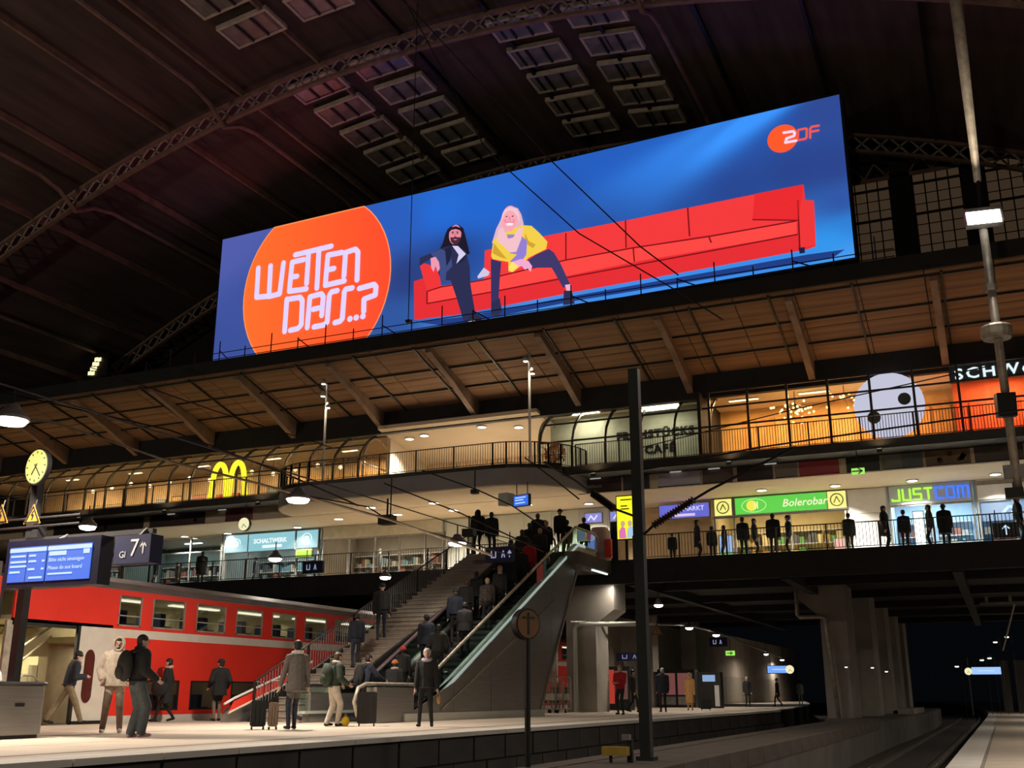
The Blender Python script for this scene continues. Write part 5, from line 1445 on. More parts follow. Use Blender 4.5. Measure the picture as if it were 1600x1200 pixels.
# ---- catenary wires and cables
WIRES = [([(600, -60), (760, 235), (905, 365), (1050, 450), (1130, 500)], 27, 'cable crossing the billboard from the roof down to the right'), ([(520, -80), (640, 10), (860, 250), (1000, 385), (1060, 430)], 26, 'second cable crossing the billboard beside the first'),
         ([(0, 612), (265, 672), (450, 742), (560, 790)], 20, 'upper slack cable over the left platform'), ([(-10, 650), (85, 660), (268, 722), (390, 752), (610, 812), (770, 868)], 24, 'thick pale cable sloping across the left gallery'),
         ([(600, 755), (720, 802), (850, 862)], 26, 'thin contact wire before the balcony underside'), ([(440, 768), (575, 792), (610, 815), (720, 845), (800, 868)], 25, 'dark cable sloping under the balcony'),
         ([(660, 735), (745, 765), (800, 790), (860, 830)], 27, 'dark contact wire crossing the balcony fascia'), ([(1000, 700), (1240, 640), (1600, 560)], 34, 'thin wire running along the gallery glass'),
         ([(1000, 735), (1180, 700), (1400, 668), (1600, 640)], 22, 'dark contact wire running up to the right edge'), ([(820, 715), (870, 752), (905, 780)], 27, 'short tension wire at the balcony corner'),
         ([(-20, 520), (130, 570), (330, 640), (520, 700)], 32, 'faint long cable under the dark roof at left')]
for k, (pts, yy, lab) in enumerate(WIRES):
    MB().path([P(a, b, y=yy) for a, b in pts], 0.035 if k == 3 else 0.02, 5).build('cable', M['galv'] if k == 3 else M['dark'], label=lab, cat='cable')
for px, y0, y1, yy, lab in ((638, 10, 500, 36, 'thin vertical hanger rod before the seam of the billboard'), (610, 742, 812, 26, 'short hanger with a small box under the balcony'), (742, 735, 765, 27, 'short wire hanger before the balcony fascia')):
    a, b = P(px, y0, y=yy), P(px, y1, y=yy)
    t = thing('hanger_rod', (a.x, yy, b.z), lab, 'rod')
    MB().tube((b.x, yy, a.z), (b.x, yy, b.z), 0.02, n=5).build('rod', M['dark'], t)
    MB().box(b.x - 0.1, b.x + 0.1, yy - 0.08, yy + 0.08, b.z - 0.12, b.z).build('end_block', M['dark'], t)
# ---- round T sign on the island
q = P(825, 975, y=14.7)
t = thing('round_signal_sign', (-6.3, 14.7, ZS), 'round brown railway sign with a letter T on a thin pole', 'sign')
MB().tube((-6.3, 14.7, ZS), (-6.3, 14.7, q.z - 0.2), 0.045, n=8).build('pole', M['dark'], t)
rz = rad(62)
mb = MB(); fr_ = front(14.7, -6.3, q.z, rz); disc(mb, fr_, (0, 0), 0.225, -0.1, 0.02, 28); mb.build('drum', M['dark'], t)
mb = MB(); disc(mb, fr_, (0, 0), 0.2, 0.02, 0.03, 28); mb.build('face', mat('sign_brown', (0.26, 0.12, 0.03), 0.5), t)
mb = MB(); ribbon(mb, fr_, [(0, -0.14), (0, 0.15)], 0.03, 0.03, 0.04); ribbon(mb, fr_, [(-0.1, 0.09), (0.1, 0.09)], 0.03, 0.03, 0.04); mb.build('letter', M['black'], t)
# ---- yellow box at the island edge
q = P(962, 1192, z=ZS)
t = thing('yellow_track_box', (q.x, q.y, ZS), 'small yellow box on a dark stand at the island edge', 'box')
a, b = P(942, 1180, y=q.y), P(981, 1167, y=q.y)
MB().box(a.x, b.x, q.y - 0.06, q.y + 0.1, a.z, b.z).build('box', mat('yellow_box', (0.42, 0.27, 0.03), 0.6, var=0.25), t)
MB().box(b.x - 0.05, b.x + 0.03, q.y + 0.1, q.y + 0.18, ZS, b.z + 0.1).build('stand', M['dark'], t)
MB().box(a.x + 0.1, a.x + 0.14, q.y, q.y + 0.04, ZS, a.z).build('leg', M['dark'], t)
MB().obox((b.x - 0.02, q.y, b.z + 0.14), (0.12, 0.1, 0.08)).build('cap', M['grey_steel'], t)

# ---- left platform mast, clock, display and sign
mx, my = -16.45, 14.66
t = thing('platform_mast', (mx, my, ZF), 'grey lattice mast at the left edge carrying the yellow clock', 'mast')
MB().box(mx - 0.08, mx + 0.08, my - 0.08, my + 0.08, ZF, 5.75).build('shaft', M['mast_grey'], t)
MB().box(mx - 0.2, mx + 0.2, my - 0.2, my + 0.2, ZF, ZF + 0.05).build('base', M['mast_grey'], t)
for z in (4.62, 4.78):
    MB().tube((mx - 0.9, my - 0.12, z), (mx + 1.3, my - 0.12, z), 0.022, n=6).build('cross_bar', M['mast_grey'], t)
MB().box(mx - 0.1, mx + 3.3, my - 0.4, my - 0.3, 4.28, 4.36).build('display_arm', M['mast_grey'], t)
MB().box(mx + 0.1, mx + 0.25, my - 0.1, my + 0.1, 4.3, 4.65).build('junction_box', M['mast_grey'], t)
q = P(57, 729, y=14.2)
t = thing('platform_clock', (q.x, 14.2, q.z - 0.34), 'round yellow-lit station clock on the left mast', 'clock')
fc = front(14.2, q.x, q.z, rad(-9))
mb = MB(); disc(mb, fc, (0, 0), 0.345, -0.09, 0, 36); mb.build('case', M['dark'], t)
mb = MB(); disc(mb, fc, (0, 0), 0.32, 0, 0.01, 36); mb.build('dial', glow('dial_yellow', (0.92, 0.88, 0.20), 1.0), t)
mb = MB()
for k in range(12):
    a = math.pi * k / 6
    ribbon(mb, fc, [(0.25 * math.sin(a), 0.25 * math.cos(a)), (0.29 * math.sin(a), 0.29 * math.cos(a))], 0.022, 0.01, 0.014, rnd=False)
mb.build('hour_marks', M['black'], t)
for nm, L, a, w in (('hour_hand', 0.17, rad(215), 0.03), ('minute_hand', 0.25, rad(140), 0.024)):
    mb = MB(); ribbon(mb, fc, [(-0.05 * math.sin(a), -0.05 * math.cos(a)), (L * math.sin(a), L * math.cos(a))], w, 0.016, 0.02); mb.build(nm, M['black'], t)
MB().box(q.x - 0.2, q.x - 0.05, 14.32, 14.42, q.z - 0.04, q.z + 0.04).build('bracket', M['dark'], t)
t = thing('departure_display', (-15.15, 14.0, 3.42), 'wide platform display with two bright blue screens', 'display')
MB().box(-16.25, -14.02, 13.98, 14.28, 3.42, 4.26).build('case', mat('navy_case', (0.006, 0.006, 0.018), 0.4), t)
sb = glow('screen_blue', (0.035, 0.16, 0.82), 1.0)
sl_ = glow('screen_pale', (0.62, 0.80, 0.98), 1.0)
fd = front(13.98, 0, 0)
s1 = MB().box(-16.14, -15.26, 13.965, 13.98, 3.52, 4.14).build('screen', sb, t)
s2 = MB().box(-15.22, -14.2, 13.965, 13.98, 3.52, 4.14).build('screen', sb, t)
for (a, b, pr) in ((-16.14, -15.26, s1), (-15.22, -14.2, s2)):
    MB().box(a, b, 13.955, 13.965, 4.05, 4.12).build('header_bar', sl_, pr)
text('Bitte nicht einsteigen', 0.098, sl_, s2, (-15.18, 13.96, 3.85), ext=0.002)
text('Please do not board', 0.098, sl_, s2, (-15.18, 13.96, 3.71), ext=0.002)
MB().box(-15.18, -14.78, 13.957, 13.964, 3.955, 4.03).build('time_field', sl_, s2)
MB().box(-14.38, -14.24, 13.957, 13.964, 3.96, 4.04).build('platform_field', sl_, s2)
MB().box(-15.17, -14.6, 13.957, 13.964, 3.62, 3.65).build('text_line', sl_, s2)
for k, (a, b, z) in enumerate(((-16.1, -15.75, 3.96), (-16.1, -15.72, 3.86), (-16.1, -15.7, 3.78), (-16.1, -15.85, 3.68), (-15.66, -15.5, 3.96), (-15.66, -15.48, 3.86), (-15.66, -15.5, 3.72), (-15.34, -15.28, 3.86), (-15.34, -15.28, 3.72), (-15.62, -15.3, 3.57))):
    MB().box(a, b, 13.957, 13.964, z, z + 0.035).build('text_line', sl_, s1)
MB().box(-15.71, -15.7, 13.957, 13.964, 3.52, 4.05).build('divider', M['sign_blue'], s1)
MB().tube((-15.15, 14.13, 4.26), (-15.15, 14.3, 4.36), 0.03, n=6).build('hanger', M['grey_steel'], t)
t = thing('track_sign', (-13.33, 14.0, 3.75), 'dark blue track sign with a white number seven and an upward arrow', 'sign')
MB().box(-13.72, -12.93, 14.0, 14.3, 3.74, 4.22).build('panel', M['sign_blue'], t)
text('7', 0.42, M['sign_white'], t, (-13.38, 13.995, 3.86), ext=0.003)
text('Gl', 0.16, M['sign_white'], t, (-13.6, 13.995, 3.84), ext=0.003)
mb = MB(); fs_ = front(14.0, -13.08, 4.0); ribbon(mb, fs_, [(0, -0.1), (0, 0.09)], 0.03, 0.001, 0.006); ribbon(mb, fs_, [(-0.06, 0.02), (0, 0.09), (0.06, 0.02)], 0.03, 0.001, 0.006); mb.build('arrow', M['sign_white'], t)
MB().tube((-13.3, 14.15, 4.22), (-13.3, 14.3, 4.36), 0.04, n=6).build('hanger', M['grey_steel'], t)
# ---- warning triangles on the cross bars
def triangle(px, py, y, s, lab, rz=0):
    q = P(px, py, y=y)
    t = thing('warning_sign', (q.x, y, q.z - s * 0.5), lab, 'sign')
    f = front(y, q.x, q.z, rz)
    mb = MB(); mb.prism([(-s * 0.58, -s * 0.5), (s * 0.58, -s * 0.5), (0, s * 0.5)], f, 0, 0.012); mb.build('plate', mat('warning_orange', (0.30, 0.13, 0.015), 0.6), t)
    mb = MB(); ribbon(mb, f, [(-s * 0.46, -s * 0.43), (s * 0.46, -s * 0.43), (0, s * 0.36), (-s * 0.46, -s * 0.43)], s * 0.08, 0.012, 0.018); mb.build('border', M['black'], t)
    mb = MB(); ribbon(mb, f, [(s * 0.04, s * 0.16), (-s * 0.08, -s * 0.08), (s * 0.07, -s * 0.06), (-s * 0.02, -s * 0.3)], s * 0.07, 0.012, 0.018, rnd=False); mb.build('bolt_mark', M['black'], t)
    MB().tube(f(0, s * 0.2, -0.01), f(0, s * 0.75, -0.05), 0.015, n=5).build('hanger', M['dark'], t)
triangle(52, 803, 14.1, 0.36, 'orange warning triangle below the yellow clock')
triangle(2, 803, 14.1, 0.36, 'orange warning triangle cut by the left picture edge')
triangle(1026, 983, 40.0, 0.42, 'small orange warning triangle beside the black mast')
# ---- waste bin
t = thing('waste_bin', (-16.4, 13.7, ZF), 'stainless recycling bin with a green sticker at the lower left corner', 'bin')
BXR = -15.32
def binplan(g):
    pl = []
    for cx_, cy_, a0_ in ((BXR - 0.12, 14.3, 0), (-17.4, 14.3, 90), (-17.4, 13.42, 180), (BXR - 0.12, 13.42, 270)):
        for k in range(6):
            a = rad(a0_ + k * 18)
            pl.append((cx_ + (0.12 + g) * math.cos(a), cy_ + (0.12 + g) * math.sin(a)))
    return pl
MB().prism(binplan(0), up, ZF + 0.06, ZF + 0.86).build('body', M['stainless'], t)
MB().prism(binplan(-0.04), up, ZF, ZF + 0.07).build('base', M['black'], t)
MB().path([(x_, y_, ZF + 0.9) for x_, y_ in binplan(0.01)], 0.035, 6, closed=True).build('rim', M['black'], t)
MB().prism(binplan(-0.03), up, ZF + 0.84, ZF + 0.87).build('lid', M['dark'], t)
MB().box(BXR - 0.72, BXR - 0.6, 13.28, 13.31, ZF + 0.08, ZF + 0.85).build('dark_band', M['dark'], t)
MB().box(BXR - 1.5, BXR - 0.45, 13.27, 13.29, ZF + 0.25, ZF + 0.62).build('sticker', mat('sticker_green', (0.16, 0.42, 0.10), 0.5), t)
mb = MB(); ribbon(mb, front(13.27, BXR - 0.75, ZF + 0.43), [(-0.03, 0.15), (-0.05, -0.02), (0.1, -0.06), (0.2, -0.03)], 0.03, 0, 0.006); mb.build('sticker_mark', M['white'], t)
mb = MB()
for z in (0.54, 0.47, 0.4): mb.box(BXR - 1.1, BXR - 0.9, 13.264, 13.272, ZF + z, ZF + z + 0.025)
mb.build('sticker_text', M['white'], t)
MB().box(BXR - 0.02, BXR + 0.006, 13.75, 13.95, ZF + 0.52, ZF + 0.58).build('slot', M['black'], t)
for xx in (-17.0, -16.0):
    MB().path([(xx - 0.22, 13.8, ZF + 0.86)] + [(xx - 0.22 * math.cos(rad(k * 30)), 13.8, ZF + 0.95 + 0.22 * math.sin(rad(k * 30))) for k in range(7)] + [(xx + 0.22, 13.8, ZF + 0.86)], 0.02, 6).build('hoop', M['white'], t)
# ---- hanging displays and direction signs near the stairs
def hang_sign(px, w, h, y, lab, m, marks, name='direction_sign', rz=0.0):
    q = P(*px, y=y)
    t = thing(name, (q.x, y, q.z - h / 2), lab, 'sign')
    f = front(y, q.x, q.z, rz)
    mb = MB(); mb.prism([(-w/2, -h/2), (w/2, -h/2), (w/2, h/2), (-w/2, h/2)], f, -0.15, 0); mb.build('panel', M['sign_blue'] if m is None else M['dark'], t)
    if m is not None:
        mb = MB(); mb.prism([(-w/2*0.93, -h/2*0.85), (w/2*0.93, -h/2*0.85), (w/2*0.93, h/2*0.85), (-w/2*0.93, h/2*0.85)], f, 0, 0.01); mb.build('screen', m, t)
    mb = MB()
    for st_ in marks:
        ribbon(mb, f, [(a * w / 2, b * h / 2) for a, b in st_], 0.08 * h, 0.012, 0.018)
    if marks: mb.build('sign_marks', glow('dim_marks', (0.35, 0.38, 0.6), 0.7) if m is None else sl_, t)
    for s in (-0.35, 0.35):
        MB().tube(f(s * w, h/2, -0.07), f(s * w, h/2 + 0.5, -0.07), 0.02, n=5).build('hanger', M['dark'], t)
    return t
marks = [[(-0.55, 0.4), (-0.55, -0.4), (-0.25, -0.4), (-0.25, 0.4)], [(0.2, -0.4), (0.3, 0.4), (0.4, -0.4)], [(0.75, -0.4), (0.75, 0.4)], [(0.65, 0.1), (0.75, 0.4), (0.85, 0.1)]]
hang_sign((780, 866), 1.05, 0.52, 33.5, 'dark blue direction sign hanging over the staircase', None, marks)
hang_sign((488, 886), 1.0, 0.5, 38.5, 'dark blue direction sign hanging below the lime green light box', None, marks[:2])
hang_sign((814, 782), 0.85, 0.5, 40.2, 'bright blue departure screen hanging under the balcony', sb, [[(-0.7, 0.5), (0.6, 0.5)], [(-0.7, 0.1), (0.3, 0.1)], [(-0.7, -0.4), (0.5, -0.4)]], 'departure_screen', rad(-18))
q = P(790, 780, y=40.5)
MB().obox((q.x, 40.6, q.z), (0.5, 0.5, 0.5), rad(-18)).build('screen_back', M['white_panel'], label='white back case of the hanging departure screen', cat='case')
hang_sign((1217, 1046), 1.65, 0.55, 76, 'small blue departure screen far along the lower platform', glow('far_screen', (0.2, 0.4, 0.95), 1.0), [[(-0.5, 0), (0.5, 0)]], 'departure_screen')
hang_sign((1122, 1003), 1.0, 0.5, 62, 'dark blue direction sign under the bridge lamps', None, marks[:2])
hang_sign((985, 1026), 1.3, 0.35, 46, 'dark blue direction sign above the red vending machine', None, marks[:2])
hang_sign((1541, 1048), 2.3, 0.65, 95, 'pale blue departure screen far along the near platform', glow('far_screen_pale', (0.3, 0.5, 0.95), 1.2), [[(-0.5, 0), (0.5, 0)]], 'departure_screen')
hang_sign((1572, 828), 0.9, 0.55, 43.6, 'dark direction sign with a white arrow at the right bridge railing', M['black'], [[(0, -0.6), (0, 0.6)], [(-0.25, 0.2), (0, 0.6), (0.25, 0.2)]])
for px, y, lab in (((1234, 1046), 76, 'round lit clock far along the lower platform'), ((1513, 1049), 95, 'round lit clock far along the near platform'), ((381, 819), 40, 'round pale clock in front of the teal shop sign')):
    q = P(*px, y=y)
    r = 0.3 if y < 50 else 0.28
    t = thing('station_clock', (q.x, y, q.z - r), lab, 'clock')
    mb = MB(); disc(mb, front(y, q.x, q.z), (0, 0), r, 0, 0.02, 24); mb.build('dial', glow('pale_dial', (0.9, 0.85, 0.5), 1.0), t)
    mb = MB(); disc(mb, front(y, q.x, q.z), (0, 0), r * 1.08, -0.15, 0, 24); mb.build('case', M['dark'], t)
    mb = MB(); ribbon(mb, front(y, q.x, q.z), [(-0.3 * r, -0.5 * r), (0, 0), (0.5 * r, -0.5 * r)], 0.08 * r, 0.02, 0.03); mb.build('hands', M['black'], t)
    MB().tube((q.x, y + 0.07, q.z + r), (q.x, y + 0.07, q.z + r + 0.8), 0.02, n=5).build('hanger', M['dark'], t)
    if y > 90: MB().tube((q.x, y + 0.1, 0), (q.x, y + 0.1, q.z + r + 0.8), 0.06, n=6).build('post', M['grey_steel'], t)
# ---- pipes on the piers
MB().path([(-8.2, 50.2, 6.35), (-8.2, 50.2, 5.05), (-8.1, 50.2, 4.95), (-7.15, 50.2, 4.95), (-7.0, 50.2, 4.85), (-6.75, 50.2, ZS)], 0.09, 8).build('drain_pipe', M['galv'], label='pale drain pipe bending down the near face of the island pier', cat='pipe', smooth=True)
MB().path([(-16.62, 44.0, ZF), (-16.62, 44.0, 4.3), (-16.55, 44.0, 4.45), (-16.4, 44.0, 4.5), (-13.8, 44.0, 4.45)], 0.1, 8).build('drain_pipe', M['white_panel'], label='pale pipe rising on the platform pier and turning right', cat='pipe', smooth=True)
# ---- platform furniture under the bridge
def boxed(name, lab, cat, x0, x1, y0, y1, z0, z1, m):
    t = thing(name, ((x0+x1)/2, y0, z0), lab, cat)
    MB().box(x0, x1, y0, y1, z0, z1).build('body', m, t)
    return t
q = P(958, 1107, y=50); q.z = ZF
t = boxed('vending_machine', 'red lit vending machine under the bridge behind the person in red', 'machine', q.x - 0.3, q.x + 0.85, q.y, q.y + 0.7, ZF, ZF + 2.0, M['dark'])
MB().box(q.x - 0.22, q.x + 0.1, q.y - 0.02, q.y, ZF + 0.3, ZF + 1.85).build('red_panel', glow('vend_red', (0.6, 0.05, 0.03), 0.6), t)
MB().box(q.x + 0.14, q.x + 0.75, q.y - 0.02, q.y, ZF + 0.5, ZF + 1.8).build('glass_front', glow('vend_dim', (0.12, 0.05, 0.04), 0.8), t)
MB().box(q.x + 0.2, q.x + 0.7, q.y - 0.03, q.y - 0.02, ZF + 0.2, ZF + 0.35).build('tray', M['black'], t)
q = P(1055, 1102, y=62); q.z = ZF
t = boxed('snack_machine', 'pink and grey vending machine behind the person in the tan coat', 'machine', q.x - 1.0, q.x + 1.2, q.y, q.y + 0.8, ZF, ZF + 2.1, M['dark'])
for k in range(2):
    MB().box(q.x - 0.9 + k * 1.1, q.x + 0.05 + k * 1.0, q.y - 0.02, q.y, ZF + 0.7, ZF + 1.9).build('front_panel', glow('vend_pink', (0.30, 0.10, 0.09), 0.5), t)
    MB().box(q.x - 0.9 + k * 1.1, q.x + 0.05 + k * 1.0, q.y - 0.02, q.y, ZF + 0.15, ZF + 0.6).build('lower_panel', M['grey_steel'], t)
q = P(1097, 1105, y=60); q.z = ZF
t = boxed('ticket_machine', 'dark ticket machine with a small blue screen', 'machine', q.x - 0.2, q.x + 1.1, q.y, q.y + 0.6, ZF, ZF + 1.9, M['dark'])
MB().box(q.x + 0.1, q.x + 0.8, q.y - 0.02, q.y, ZF + 1.4, ZF + 1.75).build('screen', glow('ticket_screen', (0.25, 0.4, 0.65), 0.9), t)
MB().box(q.x + 0.75, q.x + 1.0, q.y - 0.02, q.y, ZF + 0.1, ZF + 1.2).build('white_panel', M['white'], t)
# luggage trolleys
q = P(872, 1114, z=ZF)
tm = M['galv']
for k in range(3):
    x0, y0 = q.x - 0.35 + k * 0.28, q.y + k * 0.12
    t = thing('luggage_trolley', (x0, y0, ZF), ('grey luggage trolley nearest the escalator side', 'grey luggage trolley in the middle of the nested row', 'grey luggage trolley nearest the bridge pier')[k], 'trolley', 'nested luggage trolleys')
    MB().path([(x0 - 0.25, y0, ZF + 0.15), (x0 - 0.25, y0, ZF + 1.3), (x0 - 0.2, y0, ZF + 1.4), (x0 + 0.2, y0, ZF + 1.4), (x0 + 0.25, y0, ZF + 1.3), (x0 + 0.25, y0, ZF + 0.15)], 0.03, 6).build('back_frame', tm, t)
    mb = MB()
    for j in range(7):
        mb.tube((x0 - 0.24, y0, ZF + 0.35 + j * 0.13), (x0 + 0.24, y0, ZF + 0.35 + j * 0.13), 0.014, n=5)
    for j in range(3):
        mb.tube((x0 - 0.12 + j * 0.12, y0, ZF + 0.2), (x0 - 0.12 + j * 0.12, y0, ZF + 1.2), 0.014, n=5)
    mb.build('grid', tm, t, kind='stuff')
    MB().box(x0 - 0.25, x0 + 0.25, y0 - 0.6, y0, ZF + 0.14, ZF + 0.18).build('platform', tm, t)
    for wx in (-0.2, 0.2):
        MB().lathe([(0.07, -0.02), (0.07, 0.02)], (x0 + wx, y0 - 0.45, ZF + 0.07), 12, 'x').build('wheel', M['black'], t)
    MB().box(x0 - 0.2, x0 + 0.2, y0 - 0.02, y0 + 0.02, ZF + 0.5, ZF + 0.75).build('advert_plate', M['white_panel'], t)
q = P(850, 1102, y=42.5); q.z = ZF
t = thing('notice_board', (q.x, q.y, ZF), 'pale notice board with small posters behind the escalator', 'board')
MB().box(q.x - 0.7, q.x + 0.6, q.y, q.y + 0.08, ZF + 1.2, ZF + 2.6).build('board', mat('notice_paper', (0.5, 0.5, 0.42), 0.7), t)
for a in range(3):
    for b in range(3):
        MB().box(q.x - 0.6 + a * 0.4, q.x - 0.28 + a * 0.4, q.y - 0.01, q.y, ZF + 1.3 + b * 0.43, ZF + 1.65 + b * 0.43).build('notice', mat('notice_%d' % ((a + b) % 3), ((0.6, 0.6, 0.55), (0.35, 0.42, 0.4), (0.55, 0.3, 0.25))[(a + b) % 3], 0.7), t)
for s in (-0.6, 0.5):
    MB().box(q.x + s - 0.04, q.x + s + 0.04, q.y, q.y + 0.08, ZF, ZF + 1.2).build('leg', M['dark'], t)
# near platform furniture far to the right
for k, (px, lab) in enumerate((((1568, 1093), 'pale square post far along the near platform'), ((1590, 1092), 'broad grey pier at the right edge of the near platform'))):
    q = P(*px, y=118); q.z = 0
    w = 0.8 if k == 0 else 2.0
    MB().box(q.x, q.x + w, q.y, q.y + 2, 0, 4.8).build('platform_post', M['concrete'], label=lab, cat='post')
q = P(1549, 925, y=60)
t = thing('signal_bracket', (q.x, 60, q.z - 0.6), 'grey bracket frame hanging under the dark bridge at right', 'bracket')
MB().box(q.x - 0.6, q.x + 3.2, 60, 60.15, q.z + 0.5, q.z + 0.62).build('upper_bar', M['galv'], t)
MB().box(q.x - 0.6, q.x + 3.2, 60, 60.15, q.z - 0.6, q.z - 0.5).build('lower_bar', M['grey_steel'], t)
for s in (-0.35, 0.75, 1.6):
    MB().box(q.x + s, q.x + s + 0.15, 60, 60.15, q.z - 0.55, q.z + 0.6).build('upright', M['galv'], t)
MB().path([(q.x + 1.0, 60, q.z - 0.6), (q.x + 0.2, 62, q.z - 2.8)], 0.05, 6).build('strut', M['grey_steel'], t)
for k, (px, lab) in enumerate((((1555, 1003), 'small white lamp over the near platform by the pier'), ((1573, 995), 'second small white lamp over the near platform by the pier'), ((1363, 1043), 'tiny white lamp seen between the island piers'), ((1385, 1049), 'second tiny white lamp seen between the island piers'), ((1495, 1041), 'tiny white lamp left of the far clock'), ((1534, 1031), 'tiny lamp above the far screen'), ((1546, 1028), 'second tiny lamp above the far screen'), ((1416, 1062), 'faint lamp in the dark behind the piers'), ((1322, 1042), 'tiny lamp beside the first island pier'))):
    q = P(*px, y=100 if px[0] > 1400 else 49 if px[0] < 1400 else 100)
    if px[0] < 1400: q = P(*px, y=48.5)
    s = 0.7 if q.y > 60 else 0.26
    t = thing('distant_lamp', q, lab, 'lamp')
    MB().lathe([(0.13 * s, 0.2 * s), (0.26 * s, 0.06 * s), (0.26 * s, 0.0)], q, 12).build('shade', M['grey_steel'], t)
    MB().lathe([(0.24 * s, 0.0), (0.2 * s, -0.12 * s)], q, 12).build('glass', glow('far_lamp', (1, 0.95, 0.85), 3), t)
    MB().path([q + Vector((0, 0, 0.2 * s)), q + Vector((0, 0, 0.4 * s)), q + Vector((0.5 * s, 0.2, 0.4 * s)), Vector((q.x + 0.5 * s, q.y + 0.2, -0.5 if q.y > 60 else 0.6))], 0.03 * s, 5).build('lamp_post', M['dark'], t)
# lit lattice window high in the left end wall, with a small glint beside it
q = P(146, 570, y=50)
t = thing('lit_lattice_window', (q.x, 50, q.z - 0.7), 'small slanting lit window grid high in the dark left of the hall', 'window')
for a in range(2):
    for b in range(4):
        MB().obox((q.x - 0.25 + b * 0.15 + a * 0.28, 50, q.z - 0.55 + b * 0.3 - a * 0.04), (0.25, 0.05, 0.24), 0).build('pane', glow('amber_pane', (1.0, 0.85, 0.45), 1.4), t)
MB().box(q.x - 1.0, q.x + 1.2, 50.05, 50.15, q.z - 0.9, q.z + 0.8).build('frame', M['dark'], t)
# boxes and cameras
for px, y, lab in (((1585, 770), 30, 'dark camera housing under the floodlight pole arm'), ((733, 832), 34, 'small dark camera housing above the stair head'), ((605, 812), 26, 'dark cable weight hanging under the balcony')):
    q = P(*px, y=y)
    t = thing('camera_housing', (q.x, y, q.z - 0.15), lab, 'camera')
    MB().box(q.x - 0.22, q.x + 0.22, y - 0.15, y + 0.15, q.z - 0.14, q.z + 0.12).build('case', M['dark'], t)
    MB().tube((q.x, y, q.z + 0.1), (q.x, y, q.z + 0.6), 0.03, n=6).build('stem', M['dark'], t)
# planter with an orange shrub on the balcony
t = thing('potted_shrub', (-17.3, 43.6, 11.12), 'round orange-brown potted shrub on the gallery', 'plant')
MB().lathe([(0.25, 0), (0.32, 0.4)], (-17.3, 43.6, 11.12), 14).build('pot', M['dark'], t)
lf = MB()
for k in range(420):
    a, b = random.uniform(0, 6.28), math.acos(random.uniform(-0.9, 1))
    p = Vector((-17.3, 43.6, 12.0)) + Vector((math.sin(b) * math.cos(a), math.sin(b) * math.sin(a), math.cos(b) * 1.2)) * random.uniform(0.3, 0.5)
    n1 = Vector((random.uniform(-1, 1), random.uniform(-1, 1), random.uniform(-1, 1))).normalized() * 0.07
    n2 = n1.orthogonal().normalized() * 0.04
    lf.add([p - n1, p + n2, p + n1, p - n2], [(0, 1, 2, 3)])
lf.build('foliage', mat('orange_leaf', (0.5, 0.2, 0.05), 0.7, var=0.3), t, kind='stuff')
MB().tube((-17.3, 43.6, 11.5), (-17.3, 43.6, 12.0), 0.03, n=6).build('stem', M['dark'], t)
# ================================================================== people
def cloth(name, c, rough=0.85, var=0.18, scale=12):
    return mat('cloth_' + name, c, rough, var=var, scale=scale, bump=0.15)
CL = dict(black=cloth('black', (0.012, 0.012, 0.013)), navy=cloth('navy', (0.014, 0.018, 0.032)), charcoal=cloth('charcoal', (0.026, 0.025, 0.025)), beige=cloth('beige', (0.50, 0.41, 0.32)), brown=cloth('brown', (0.20, 0.14, 0.10)),
          khaki=cloth('khaki', (0.22, 0.17, 0.10)), jeans=cloth('jeans', (0.022, 0.03, 0.05)), jeans_grey=cloth('jeans_grey', (0.075, 0.09, 0.1)), grey=cloth('grey_wool', (0.15, 0.135, 0.12), scale=20), cream=cloth('cream', (0.60, 0.54, 0.45)),
          red=cloth('red', (0.42, 0.012, 0.02)), tan=cloth('tan', (0.50, 0.27, 0.09)), orange=cloth('orange', (0.85, 0.12, 0.02)), green=cloth('green', (0.03, 0.045, 0.03)), white=cloth('white', (0.62, 0.6, 0.56)), floral=cloth('floral', (0.035, 0.027, 0.022), var=1.6, scale=22),
          blue=cloth('blue', (0.009, 0.013, 0.026)), pinkshoe=cloth('pinkshoe', (0.5, 0.3, 0.33)), redhat=cloth('redhat', (0.75, 0.04, 0.05)), rust=cloth('rust', (0.6, 0.2, 0.07)), lilac=cloth('lilac', (0.4, 0.35, 0.42)))
HAIR = dict(dark=mat('hair_dark', (0.015, 0.011, 0.009), 0.6, var=0.3, scale=30), grey=mat('hair_grey', (0.45, 0.43, 0.4), 0.6, var=0.2, scale=30), blond=mat('hair_blond', (0.35, 0.24, 0.12), 0.6, var=0.2, scale=30), brown=mat('hair_brown', (0.06, 0.035, 0.02), 0.6, var=0.3, scale=30))
def ik(a, b, l1, l2, pole):
    a, b = Vector(a), Vector(b)
    d = b - a
    L = min(d.length, (l1 + l2) * 0.999)
    d.normalize(); b = a + d * L
    x = (l1 * l1 - l2 * l2 + L * L) / (2 * L)
    h = math.sqrt(max(0, l1 * l1 - x * x))
    p = Vector(pole); p = p - d * p.dot(d); p.normalize()
    return a + d * x + p * h, b
